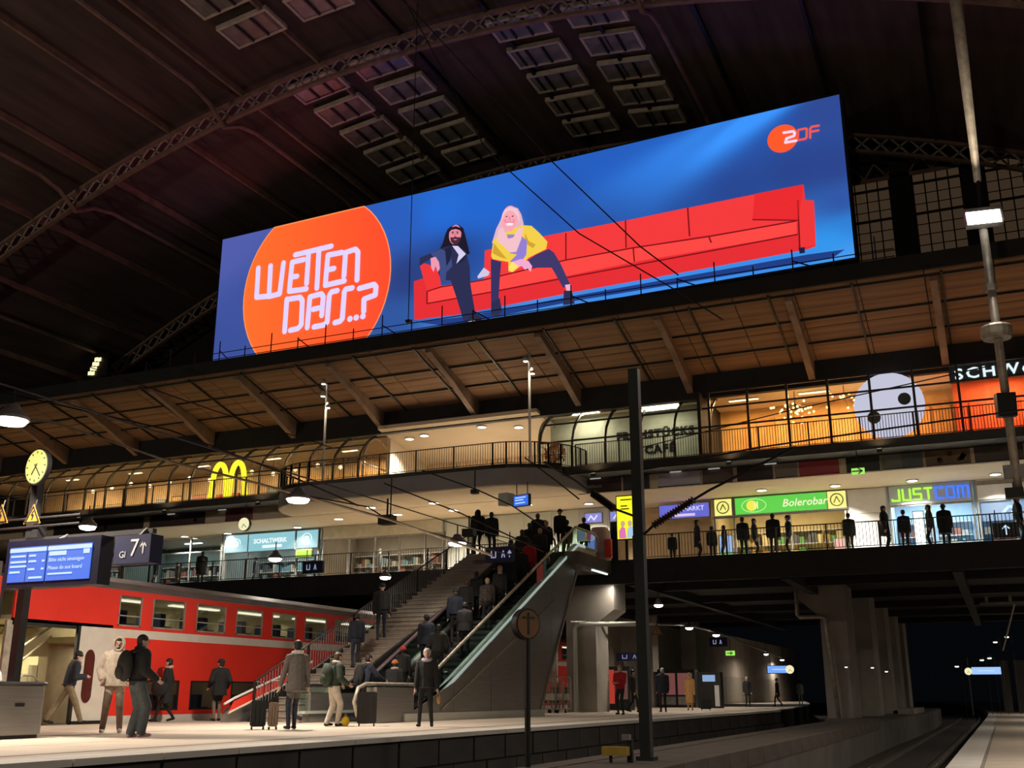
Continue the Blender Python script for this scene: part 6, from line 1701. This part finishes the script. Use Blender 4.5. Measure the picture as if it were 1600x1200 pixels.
def capsule(mb, p0, p1, r0, r1, ex=1.0, ey=1.0, n=10, cap=1.0):
    p0, p1 = Vector(p0), Vector(p1)
    d = p1 - p0
    L = d.length
    d = d / L if L > 1e-6 else Vector((0, 0, 1))
    a = Vector((1, 0, 0)) - d * d.x
    if a.length < 0.15: a = Vector((0, 1, 0)) - d * d.y
    a.normalize(); b = d.cross(a)
    rings = [(p0 - d * r0 * math.cos(rad(q)), r0 * math.sin(rad(q))) for q in (8, 35, 65)] + [(p0, r0), ((p0 + p1) / 2, (r0 + r1) / 2), (p1, r1)] + [(p1 + d * r1 * cap * math.cos(rad(q)), r1 * math.sin(rad(q))) for q in (65, 35, 8)]
    vs = []
    for c, r in rings:
        for j in range(n):
            t = 2 * math.pi * j / n
            vs.append(c + a * (r * ex * math.cos(t)) + b * (r * ey * math.sin(t)))
    fs = [tuple(reversed(range(n)))]
    k = len(rings)
    for i in range(k - 1):
        for j in range(n):
            fs.append((i*n+j, i*n+(j+1) % n, (i+1)*n+(j+1) % n, (i+1)*n+j))
    fs.append(tuple(range((k-1)*n, k*n)))
    mb.add(vs, fs)
def heading(x, y, face, off=0.0):
    c = math.atan2(x, -y)
    return c + {'cam': 0, 'away': math.pi, 'right': math.pi / 2, 'left': -math.pi / 2}[face] + rad(off)
NP = [0]
def person(label, x, y, z, face, off=0, H=1.75, top='black', legs='black', shoe='black', skin='skin', hair='dark', hairlen=0, feet=((-0.1, 0.0), (0.1, 0.0)), hands=None, lean=0.0, bulk=0.0, coat=None,
           hood=False, hat=None, turn=0.0, vox=0.02, baggy=0.0, scarf=None, group=None, fur=False, gloves=False, beard=False):
    k = H / 1.75
    rz = heading(x, y, face, off)
    t = thing('person', (x, y, z), label, 'person', group, rz)
    ORG[t.name] = Vector((0, 0, 0))
    B = []
    def T(p):
        p = Vector(p)
        if lean and p.z > 0.93:
            dz, dy = p.z - 0.93, p.y
            return Vector((p.x, dy * math.cos(lean) + dz * math.sin(lean), 0.93 + dz * math.cos(lean) - dy * math.sin(lean)))
        return p
    def bone(p0, p1, r0, r1, m, ex=1.0, ey=1.0):
        B.append((Vector(p0) * k, Vector(p1) * k, r0 * k, r1 * k, m, ex, ey))
    b = bulk
    # legs
    for s, (fx, fy) in zip((-1, 1), feet):
        lift = 0.0 if fy > -0.2 else 0.05
        hip = Vector((s * 0.088, 0, 0.9))
        an = Vector((fx, fy, 0.095 + lift))
        kn, an = ik(hip, an, 0.425, 0.415, (0, 1, 0.05))
        bone(hip, kn, 0.083 + baggy * 0.5, 0.058 + baggy, 'legs')
        bone(kn, an, 0.056 + baggy, 0.043 + baggy * 0.8, 'legs')
        toe = an + Vector((s * 0.02, 0.15, -0.05 if not lift else -0.1))
        bone(an + Vector((0, -0.03, -0.052)), toe, 0.044, 0.036, 'shoe', 1.0, 0.9)
    # trunk
    bone((0, 0, 0.9), (0, 0, 1.0), 0.135, 0.132, 'legs' if not coat else 'top', 1.12, 0.82)
    bone(T((0, 0, 1.0)), T((0, 0, 1.12)), 0.13 + b, 0.138 + b, 'top', 1.08, 0.8)
    bone(T((0, 0, 1.12)), T((0, 0.0, 1.34)), 0.14 + b, 0.148 + b, 'top', 1.12, 0.78)
    bone(T((-0.13, -0.01, 1.405)), T((0.13, -0.01, 1.405)), 0.068 + b * 0.7, 0.068 + b * 0.7, 'top')
    bone(T((0, -0.01, 1.4)), T((0, 0.0, 1.5)), 0.075 + b * 0.3, 0.056, 'top' if (hood or scarf or fur) else 'skin')
    if coat:
        bone(T((0, 0, 1.05)), (0, 0, coat + 0.02), 0.135 + b, 0.175 + b * 0.9, 'top', 1.101, 0.82)
    # arms
    hd = hands or ((-0.23, 0.06, 0.80), (0.23, 0.06, 0.80))
    for s, h in zip((-1, 1), hd):
        sh = T((s * 0.178, -0.01, 1.4))
        el, wr = ik(sh, Vector(h), 0.285, 0.265, (s * 0.45, -1, -0.35))
        bone(sh, el, 0.058 + b * 0.75, 0.048 + b * 0.7, 'top')
        bone(el, wr, 0.047 + b * 0.7, 0.036 + b * 0.5, 'top')
        d = (wr - el).normalized()
        pm = 'top' if gloves else 'skin'
        pc = wr + d * 0.06
        bone(wr, wr + d * 0.085, 0.03, 0.036, pm, 1.0, 0.75)
        side = Vector((0, 1, 0)) - d * d.y
        side.normalize()
        inw = d.cross(side) * (1 if s > 0 else -1)
        for j in range(4):
            base = wr + d * 0.1 + side * (0.03 - j * 0.02)
            L = (0.07, 0.08, 0.075, 0.058)[j]
            mid = base + d * L * 0.6 + inw * 0.012
            bone(base, mid, 0.0095, 0.009, pm)
            bone(mid, mid + d * L * 0.4 + inw * 0.028, 0.009, 0.008, pm)
        tb = wr + d * 0.035 + side * 0.035
        bone(tb, tb + d * 0.055 + side * 0.03 + inw * 0.02, 0.012, 0.01, pm)
    # head
    hc = T((0, 0.015, 1.625))
    R = Matrix.Rotation(rad(turn), 3, 'Z') @ Matrix.Rotation(-lean * 0.7, 3, 'X')
    q = lambda v: hc + R @ Vector(v)
    bone(q((0, -0.012, 0.035)), q((0, 0.0, 0.0)), 0.083, 0.082, 'skin', 0.94, 1.12)
    bone(q((0, 0.018, -0.02)), q((0, 0.035, -0.075)), 0.068, 0.046, 'skin', 0.95, 1.0)
    bone(q((0, 0.098, 0.005)), q((0, 0.112, -0.022)), 0.010, 0.015, 'skin')
    for s in (-1, 1):
        bone(q((s * 0.08, -0.005, 0.012)), q((s * 0.082, -0.012, -0.02)), 0.014, 0.011, 'skin')
    if hood:
        bone(q((0, -0.03, 0.04)), q((0, -0.035, -0.05)), 0.115, 0.112, 'top', 1.0, 1.0)
        bone(q((0, -0.01, -0.1)), T((0, -0.02, 1.44)), 0.1, 0.12, 'top')
    mb = MB()
    for p0, p1, r0, r1, m, ex, ey in B:
        capsule(mb, p0, p1, r0, r1, ex, ey, cap=0.15 if (m == 'top' and ex == 1.101) else 1.0)
    tmp = D.objects.new('tmp', mb.mesh('tmp', []))
    COL.objects.link(tmp)
    md = tmp.modifiers.new('r', 'REMESH'); md.mode = 'VOXEL'; md.voxel_size = vox * k
    sm_ = tmp.modifiers.new('s', 'SMOOTH'); sm_.factor = 0.5; sm_.iterations = 2
    bpy.context.view_layer.update()
    me = D.meshes.new_from_object(tmp.evaluated_get(bpy.context.evaluated_depsgraph_get()))
    D.objects.remove(tmp)
    names = ['top', 'legs', 'shoe', 'skin']
    for m in (CL[top], CL[legs], CL[shoe], M[skin]):
        me.materials.append(m)
    n = len(me.polygons)
    C = np.empty(n * 3, dtype=np.float32); me.polygons.foreach_get('center', C); C = C.reshape(-1, 3)
    best = np.full(n, 1e9); idx = np.zeros(n, dtype=np.int32)
    for p0, p1, r0, r1, m, ex, ey in B:
        a, d = np.array(p0), np.array(p1 - p0)
        tt = np.clip(((C - a) @ d) / max(d @ d, 1e-9), 0, 1)
        dist = np.linalg.norm(C - a - tt[:, None] * d, axis=1) - (r0 + (r1 - r0) * tt) * (ex + ey) / 2
        w = dist < best
        best[w] = dist[w]; idx[w] = names.index(m)
    if hood:   # the face opening
        Lc = (C - np.array(hc * k)) @ np.array(R)
        inface = (Lc[:, 1] > 0.055 * k) & (np.abs(Lc[:, 0]) < 0.07 * k) & (np.abs(Lc[:, 2]) < 0.1 * k)
        idx[inface] = 3
    me.polygons.foreach_set('material_index', idx)
    me.polygons.foreach_set('use_smooth', [True] * n)
    body = D.objects.new('body', me); link(body, t)
    kk = lambda v: q(v) * k
    # face and hair
    mb = MB()
    for s in (-1, 1): mb.ell(kk((s * 0.033, 0.092, 0.012)), 0.0095 * k, 8, 5)
    mb.build('eyes', M['eye'], t, local=True)
    mb = MB(); mb.ell(kk((0, 0.083, -0.062)), (0.024 * k, 0.01 * k, 0.008 * k), 8, 5, R); mb.build('mouth', M['lip'], t, local=True)
    if beard:
        mb = MB(); mb.ell(kk((0, 0.048, -0.088)), (0.055 * k, 0.05 * k, 0.034 * k), 12, 8, R); mb.build('beard', HAIR['dark'], t, local=True, smooth=True)
    if hood:
        mb = MB(); mb.path([kk((0.088 * math.cos(a), 0.07 - 0.02 * math.sin(a), -0.005 + 0.12 * math.sin(a))) for a in [2 * math.pi * j / 18 for j in range(18)]], 0.022 * k, 8, closed=True); mb.build('hood_rim', CL[top], t, local=True, smooth=True)
        if beard:
            mb = MB(); mb.ell(kk((0, 0.045, 0.075)), (0.07 * k, 0.045 * k, 0.035 * k), 12, 8, R); mb.build('hair', HAIR['dark'], t, local=True, smooth=True)
    if not hood and hat is None and hair:
        mb = MB()
        mb.ell(kk((0, -0.018, 0.045)), (0.089 * k, 0.1 * k, 0.086 * k), 14, 9, R)
        mb.ell(kk((0, -0.04, 0.0)), (0.086 * k, 0.075 * k, 0.09 * k), 14, 9, R)
        if hairlen: mb.ell(kk((0, -0.055, -0.09 - hairlen / 2)), (0.085 * k, 0.055 * k, (0.1 + hairlen / 2) * k), 12, 8, R)
        mb.build('hair', HAIR[hair], t, local=True, smooth=True)
    if hat:
        mb = MB(); mb.ell(kk((0, -0.012, 0.055)), (0.098 * k, 0.108 * k, 0.092 * k), 14, 9, R)
        mb.path([kk((0.096 * math.cos(a), -0.012 + 0.106 * math.sin(a), 0.04)) for a in [2 * math.pi * j / 14 for j in range(14)]], 0.018 * k, 6, closed=True)
        mb.build('hat', CL[hat], t, local=True, smooth=True)
        if hair:
            mb = MB(); mb.ell(kk((0, -0.045, -0.01)), (0.085 * k, 0.07 * k, 0.085 * k), 12, 8, R)
            mb.build('hair', HAIR[hair], t, local=True, smooth=True)
    if scarf or fur:
        c = T((0, 0.0, 1.49)) * k
        mb = MB(); mb.path([c + Vector((0.09 * math.cos(a) * k, 0.09 * math.sin(a) * k, -0.02 * math.sin(a))) for a in [2 * math.pi * j / 14 for j in range(14)]], 0.042 * k, 8, closed=True)
        mb.build('fur_collar' if fur else 'scarf', CL[scarf or 'beige'], t, local=True, smooth=True)
    if coat or bulk > 0:
        zb = (coat or 0.93) * k
        mb = MB(); rr = (0.175 if coat else 0.135) + b * 0.9
        mb.path([Vector((rr * 1.1 * math.cos(a) * k, rr * 0.85 * math.sin(a) * k, zb + 0.02)) for a in [2 * math.pi * j / 16 for j in range(16)]], 0.014 * k, 5, closed=True)
        mb.build('hem', CL[top], t, local=True, smooth=True)
    NP[0] += 1
    return t
def local_pt(o, v):
    return o.location + Matrix.Rotation(o.rotation_euler.z, 3, 'Z') @ Vector(v)
def backpack(o, label, c='black', k=1.0, lean=0.0):
    t = thing('backpack', local_pt(o, (0, -0.2 + lean * 0.2, 1.0 * k)), label, 'backpack', None, o.rotation_euler.z)
    ORG[t.name] = Vector((0, 0, 0))
    MB().ell((0, -0.06, 0.2), (0.17, 0.13, 0.27), 14, 10).build('bag', CL[c], t, local=True, smooth=True)
    MB().ell((0, -0.16, 0.1), (0.12, 0.06, 0.13), 12, 8).build('pocket', CL[c], t, local=True, smooth=True)
    for s in (-1, 1):
        MB().path([(s * 0.1, 0.0, 0.42), (s * 0.12, 0.13, 0.47), (s * 0.13, 0.33, 0.38), (s * 0.15, 0.33, 0.2), (s * 0.15, 0.1, 0.05)], 0.018, 6).build('strap', CL['charcoal'], t, local=True)
    return t
def suitcase(x, y, z, rz, label, c='charcoal', h=0.62, w=0.4, d=0.24, handle=0.4):
    t = thing('suitcase', (x, y, z), label, 'suitcase', None, rz)
    ORG[t.name] = Vector((0, 0, 0))
    pts = []
    for cx_, cz_, a0_ in ((w/2 - 0.05, h - 0.05, 0), (-w/2 + 0.05, h - 0.05, 90), (-w/2 + 0.05, 0.11, 180), (w/2 - 0.05, 0.11, 270)):
        for k in range(4):
            a = rad(a0_ + 30 * k); pts.append((cx_ + 0.05 * math.cos(a), cz_ + 0.05 * math.sin(a)))
    MB().prism(pts, lambda u, v, q: Vector((u, q, v)), -d/2, d/2).build('shell', CL[c], t, local=True)
    for s in (-1, 0, 1):
        MB().box(s * w * 0.28 - 0.02, s * w * 0.28 + 0.02, -d/2 - 0.012, -d/2, 0.12, h - 0.08).build('rib', CL[c], t, local=True)
    for sx in (-1, 1):
        for sy in (-1, 1):
            MB().lathe([(0.03, -0.015), (0.03, 0.015)], (sx * w * 0.38, sy * d * 0.35, 0.03), 10, 'x').build('wheel', M['black'], t, local=True)
    if handle:
        MB().path([(-0.09, d * 0.3, h - 0.02), (-0.09, d * 0.3, h + handle), (0.09, d * 0.3, h + handle), (0.09, d * 0.3, h - 0.02)], 0.012, 6).build('handle', M['dark'], t, local=True)
    return t
FINE = 0.0135
pock = ((-0.2, 0.1, 0.98), (0.2, 0.1, 0.98))
chestp = ((-0.07, 0.3, 1.12), (0.09, 0.32, 1.14))
# --- foreground on the far platform
p = person('man in a cap and dark puffer jacket striding past the white train door', -20.9, 20.3, ZF, 'right', 10, 1.76, 'navy', 'khaki', 'black', 'skin_pale', feet=((-0.1, -0.42), (0.1, 0.34)), hands=chestp, lean=0.2, bulk=0.06, fur=True, scarf='brown', hat='charcoal', vox=FINE, turn=-10, baggy=0.02)
p = person('person in a beige hooded jacket and brown trousers facing the camera', -15.81, 16.52, ZF, 'cam', 0, 1.80, 'beige', 'brown', 'white', 'skin', hood=True, beard=True, hands=((-0.24, 0.1, 0.98), (0.24, 0.1, 0.98)), coat=0.84, bulk=0.06, vox=FINE, turn=-4, feet=((-0.15, 0), (0.15, 0.05)), baggy=0.015)
p3 = person('person in a black jacket and grey jeans standing beside the beige hooded person', -13.84, 14.99, ZF, 'right', 28, 1.74, 'black', 'jeans_grey', 'pinkshoe', 'skin_pale', hair='dark', hairlen=0.02, feet=((-0.05, -0.02), (0.06, 0.12)), hands=((-0.24, 0.12, 0.98), (0.24, 0.2, 1.0)), bulk=0.065, lean=0.04, vox=FINE, baggy=0.042, turn=-25, scarf='black')
backpack(p3, 'black backpack with pale straps on the person in grey jeans', 'charcoal')
p = person('woman in a long black coat walking left before the lower train windows', -21.0, 23.9, ZF, 'left', -15, 1.68, 'black', 'black', 'black', 'skin_pale', hair='dark', hairlen=0.1, coat=0.5, feet=((-0.09, 0.25), (0.09, -0.2)), hands=((-0.15, 0.28, 1.0), (0.22, 0.05, 0.9)), bulk=0.02, vox=FINE, scarf='beige')
t = thing('shoulder_bag', local_pt(p, (-0.3, 0.12, 0.68)), 'black shoulder bag on the woman in the long coat', 'bag', None, p.rotation_euler.z)
ORG[t.name] = Vector((0, 0, 0))
MB().ell((0, 0, 0.2), (0.1, 0.24, 0.22), 12, 8).build('bag', CL['black'], t, local=True, smooth=True)
MB().path([(0, -0.2, 0.3), (0.12, -0.1, 0.72), (0.16, 0, 0.76), (0.12, 0.1, 0.72), (0, 0.2, 0.3)], 0.015, 6).build('strap', CL['black'], t, local=True)
p = person('person in a black quilted coat seen from behind at the lower train window', -20.2, 25.12, ZF, 'away', 20, 1.68, 'black', 'brown', 'black', 'skin_pale', hat='black', coat=0.72, bulk=0.05, hands=((-0.26, 0.14, 0.98), (0.26, 0.1, 0.95)), vox=FINE, feet=((-0.1, 0), (0.09, 0.12)), turn=20)
p = person('tall man in a grey wool coat seen from behind with suitcases', -13.96, 19.89, ZF, 'away', 18, 1.86, 'grey', 'jeans', 'black', 'skin_pale', hair='dark', coat=0.74, bulk=0.02, hands=((-0.3, 0.06, 0.86), (0.27, 0.02, 0.84)), vox=FINE, feet=((-0.11, 0), (0.04, 0.1)), scarf='white')
suitcase(-14.68, 19.6, ZF, rad(40), 'dark upright suitcase left of the man in the grey coat', 'black', 0.6, 0.32, 0.22, 0.38)
suitcase(-14.4, 19.75, ZF, rad(40), 'brownish upright suitcase right beside the dark one', 'brown', 0.56, 0.2, 0.22, 0.45)
p7 = person('person with a green backpack and cream trousers leaning at the escalator foot', -14.5, 22.2, ZF, 'right', 30, 1.70, 'green', 'cream', 'black', 'skin', hair='brown', bulk=0.05, lean=0.12, fur=True, hands=((-0.2, 0.28, 0.98), (0.2, 0.26, 1.0)), vox=FINE, feet=((-0.09, -0.1), (0.08, 0.1)), baggy=0.025)
backpack(p7, 'dark green backpack of the person in cream trousers', 'green', 0.97, 0.3)
p = person('grey-haired man in a black coat facing the camera at the platform edge', -12.27, 22.67, ZF, 'cam', -6, 1.76, 'black', 'black', 'black', 'skin', hair='grey', bulk=0.03, coat=0.85, hands=((-0.27, 0.06, 0.80), (0.24, 0.12, 0.82)), vox=FINE, feet=((-0.14, 0.03), (0.15, 0.0)), scarf='lilac')
t = thing('handbag', local_pt(p, (-0.3, 0.07, 0.5)), 'small brown bag in the hand of the grey-haired man', 'bag', None, p.rotation_euler.z)
ORG[t.name] = Vector((0, 0, 0))
MB().ell((0, 0, 0.1), (0.05, 0.1, 0.1), 10, 7).build('bag', CL['tan'], t, local=True, smooth=True)
MB().path([(0, -0.06, 0.17), (0, 0, 0.27), (0, 0.06, 0.17)], 0.01, 5).build('handle', CL['brown'], t, local=True)
suitcase(-13.9, 22.75, ZF, rad(30), 'black trolley case before the escalator newel', 'charcoal', 0.78, 0.46, 0.26, 0.0)
t = thing('yellow_bag', (-14.2, 22.3, ZF), 'small bright yellow bag on the ground beside the cream trousers', 'bag')
MB().ell((-14.2, 22.3, ZF + 0.11), (0.1, 0.08, 0.12), 12, 8).build('bag', cloth('yellow', (0.75, 0.5, 0.03)), t, smooth=True)
MB().path([(-14.25, 22.3, ZF + 0.2), (-14.2, 22.3, ZF + 0.3), (-14.15, 22.3, ZF + 0.2)], 0.01, 5).build('handle', CL['tan'], t)
# --- at the foot of the escalator
p = person('man with a dark backpack resting an arm on the escalator handrail', -15.75, 25.6, ZF + 0.02, 'right', 35, 1.76, 'navy', 'black', 'black', 'skin_pale', hair='dark', bulk=0.04, lean=0.16, hands=((-0.1, 0.3, 1.0), (0.22, 0.48, 1.06)), vox=0.016)
backpack(p, 'large dark backpack of the man leaning on the escalator', 'black', 1.0, 0.4)
person('person in an orange knitted hat stepping on the escalator', -15.75, 27.2, ez(27.2) + 0.02, 'away', 0, 1.64, 'charcoal', 'black', hat='rust', bulk=0.05, fur=True, vox=0.016)
person('person in a red bobble hat on the lowest escalator steps', -16.35, 28.7, ez(28.7) + 0.0, 'away', 10, 1.55, 'charcoal', 'black', hat='redhat', bulk=0.05, vox=0.016)
person('person in a grey quilted jacket low on the escalator', -15.65, 29.6, ez(29.6), 'away', 5, 1.80, 'charcoal', 'black', hair='dark', bulk=0.06, vox=0.016, hands=((-0.27, 0.15, 0.95), (0.27, 0.2, 0.95)))
ESC = [(-15.6, 31.3, 'away', 1.70, 'black', 'person in black standing above the grey quilted jacket'), (-16.4, 32.2, 'away', 1.78, 'blue', 'person in a dark blue coat halfway up the escalator'), (-15.7, 33.2, 'away', 1.72, 'floral', 'person in a floral patterned jacket halfway up the escalator'),
       (-16.5, 34.0, 'away', 1.66, 'black', 'short person in black left of the floral jacket'), (-15.7, 35.0, 'away', 1.8, 'navy', 'tall person in navy above the floral jacket'), (-16.4, 35.9, 'away', 1.7, 'black', 'person in black by the plum handrail two thirds up'),
       (-15.7, 36.9, 'away', 1.68, 'red', 'person in a dark red coat beside the pink film on the escalator'), (-16.4, 37.8, 'away', 1.76, 'charcoal', 'person in charcoal above the red coat'), (-15.75, 38.7, 'away', 1.74, 'black', 'person in black near the top of the escalator'),
       (-16.5, 30.4, 'away', 1.72, 'navy', 'person in navy beside the plum handrail low on the escalator'), (-16.45, 33.1, 'away', 1.74, 'black', 'person in black left behind the blue coat on the escalator'), (-15.65, 34.1, 'away', 1.78, 'charcoal', 'person in charcoal right behind the floral jacket'), (-15.65, 35.95, 'away', 1.74, 'black', 'person in black just below the dark red coat'), (-16.45, 36.85, 'away', 1.7, 'navy', 'person in navy left of the dark red coat'), (-15.65, 37.8, 'away', 1.76, 'black', 'person in black right above the dark red coat'), (-16.45, 38.65, 'away', 1.72, 'black', 'person in black by the upper plum handrail'),
       (-16.45, 39.5, 'away', 1.8, 'navy', 'tall dark person at the top of the escalator left side'), (-15.8, 40.3, 'away', 1.75, 'black', 'dark person leaving the escalator at the top')]
for k, (x_, y_, f_, h_, c_, lab) in enumerate(ESC):
    person(lab, x_, y_, ez(y_ + 0.1), f_, random.uniform(-20, 20), h_, c_, 'black', bulk=random.uniform(0.02, 0.06), hat='black' if k % 4 == 1 else None, coat=0.8 if k % 3 == 0 else None, hair=('dark', 'brown', 'blond')[k % 3], hairlen=0.08 * (k % 2), vox=0.022)
for k, (x_, y_, lab) in enumerate(((-16.9, 41.4, 'dark figure standing on the landing behind the escalator head'), (-16.2, 42.1, 'dark figure walking off the landing to the shops'), (-17.5, 41.9, 'dark figure at the landing centre'), (-15.5, 42.3, 'dark figure next to the kiosk on the landing'))):
    person(lab, x_, y_, 6.96, 'away', random.uniform(-30, 30), 1.7 + 0.05 * k, 'black', 'black', bulk=0.04, hat='black' if k == 1 else None, vox=0.024)
# --- on the staircase
person('person in a dark jacket and jeans climbing the staircase', -18.1, 30.3, sz(30.3) + RISE * 0.5, 'away', 0, 1.80, 'black', 'blue', bulk=0.05, vox=0.018, feet=((-0.1, 0), (0.1, 0.22)), hair=None, hat='black')
person('person with a dark jacket low on the staircase behind the backpack man', -17.75, 28.3, sz(28.3) + RISE * 0.5, 'away', 10, 1.62, 'navy', 'jeans', bulk=0.04, vox=0.018, feet=((-0.1, 0), (0.1, 0.2)))
person('dark hooded figure with a rucksack at the head of the staircase', -18.6, 38.4, sz(38.4) + 0.1, 'away', 15, 1.78, 'black', 'black', bulk=0.08, vox=0.022, hood=True)
person('second dark figure at the head of the staircase', -17.85, 38.1, sz(38.1) + 0.1, 'away', -10, 1.74, 'black', 'black', bulk=0.06, vox=0.022)
# --- under the bridge
p = person('person in a bright red jacket looking at a phone under the bridge', -12.97, 38.95, ZF, 'cam', -25, 1.76, 'red', 'black', 'black', 'skin_pale', hair='blond', hands=chestp, bulk=0.04, vox=0.018)
p = person('person in black walking behind the red jacket', -14.2, 44.3, ZF, 'right', 0, 1.72, 'black', 'black', bulk=0.04, vox=0.022, feet=((-0.1, -0.25), (0.1, 0.2)))
p = person('person in a navy coat with a rucksack right of the black mast', -13.18, 45.22, ZF, 'away', 10, 1.80, 'navy', 'black', hair='grey', bulk=0.05, vox=0.022, coat=0.75)
p = person('person in a long tan coat facing the camera', -13.6, 51.14, ZF, 'cam', 0, 1.70, 'tan', 'tan', 'brown', 'skin_pale', hair='blond', coat=0.35, bulk=0.03, vox=0.022)
suitcase(-12.9, 51.3, ZF, 0.3, 'small black case beside the tan coat', 'black', 0.5, 0.5, 0.3, 0.3)
p = person('person in an orange safety vest far under the bridge', -18.11, 76, ZF, 'away', 0, 1.80, 'orange', 'blue', vox=0.028, hair='dark', bulk=0.02)
p = person('person with white hair and dark coat standing far on the platform', -13.89, 65.28, ZF, 'cam', 10, 1.74, 'black', 'black', vox=0.028, hair='grey', coat=0.7, bulk=0.02)
p = person('dark figure walking below the far blue screen', -12.92, 69.47, ZF, 'left', 0, 1.70, 'black', 'black', vox=0.028, coat=0.6, bulk=0.02, feet=((-0.1, -0.25), (0.1, 0.2)))
p = person('pale-clothed person far behind the dark walker', -13.6, 82, ZF, 'away', 0, 1.70, 'white', 'white', vox=0.03, bulk=0.02)
# --- silhouettes on the bridge at right
BRP = [(-12.3, 44.5, 1.3, 'child at the railing left of the tall figure'), (-11.12, 44.2, 1.75, 'tall dark figure at the railing below the violet sign'), (-10.55, 44.4, 1.45, 'shorter dark figure beside the tall one at the railing'), (-10.15, 44.9, 1.55, 'dark figure before the standing advert screen'),
       (-9.2, 44.2, 1.74, 'left of the two dark figures under the green emblem'), (-8.78, 44.5, 1.7, 'right of the two dark figures under the green emblem'), (-7.95, 44.2, 1.8, 'dark figure at the railing in the middle of the green sign'), (-7.35, 44.3, 1.7, 'dark figure under the end of the green lettering'),
       (-5.0, 44.6, 1.68, 'lone dark figure before the white corner panels'), (-3.6, 44.2, 1.82, 'large dark figure in a wide coat left of the light column'), (-2.9, 44.5, 1.66, 'dark figure hidden beside the light column'), (-1.95, 44.4, 1.78, 'dark figure right of the light column'), (-1.4, 44.2, 1.72, 'dark figure in a long coat before the phone shop'), (1.2, 44.2, 1.85, 'dark figure at the right picture edge of the bridge')]
for k, (x_, y_, h_, lab) in enumerate(BRP):
    person(lab, x_, y_, 6.96, ('away', 'right', 'away', 'left')[k % 4], random.uniform(-20, 20), h_, ('black', 'navy', 'charcoal')[k % 3], 'black', bulk=0.06 if k == 9 else random.uniform(0.02, 0.06), coat=0.6 if k in (9, 12, 1) else None, hat='black' if k % 5 == 2 else None, hairlen=0.1 * (k % 2), vox=0.024)
# --- figures on the left part of the bridge
for k, (x_, y_, h_, lab) in enumerate(((-45.2, 45.5, 1.75, 'dark figure on the bridge right behind the track sign'), (-41.2, 45.2, 1.7, 'figure in a blue coat on the bridge left of the teal sign'), (-40.6, 46.2, 1.6, 'second figure close to the blue coat on the bridge'), (-37.6, 44.6, 1.85, 'broad dark figure below the left teal light box'), (-35.6, 46.5, 1.65, 'figure standing under the long teal sign'), (-28.0, 46.5, 1.7, 'figure walking under the balcony past the blinds'), (-24.9, 46.0, 1.3, 'small figure by the white panels under the balcony'))):
    person(lab, x_, y_, 6.96, ('away', 'left', 'right')[k % 3], random.uniform(-20, 20), h_, ('black', 'blue', 'charcoal')[k % 3], 'black', bulk=0.06 if k == 3 else 0.04, coat=0.6 if k == 3 else None, vox=0.026)
print('people', NP[0], 'objects', len(D.objects))
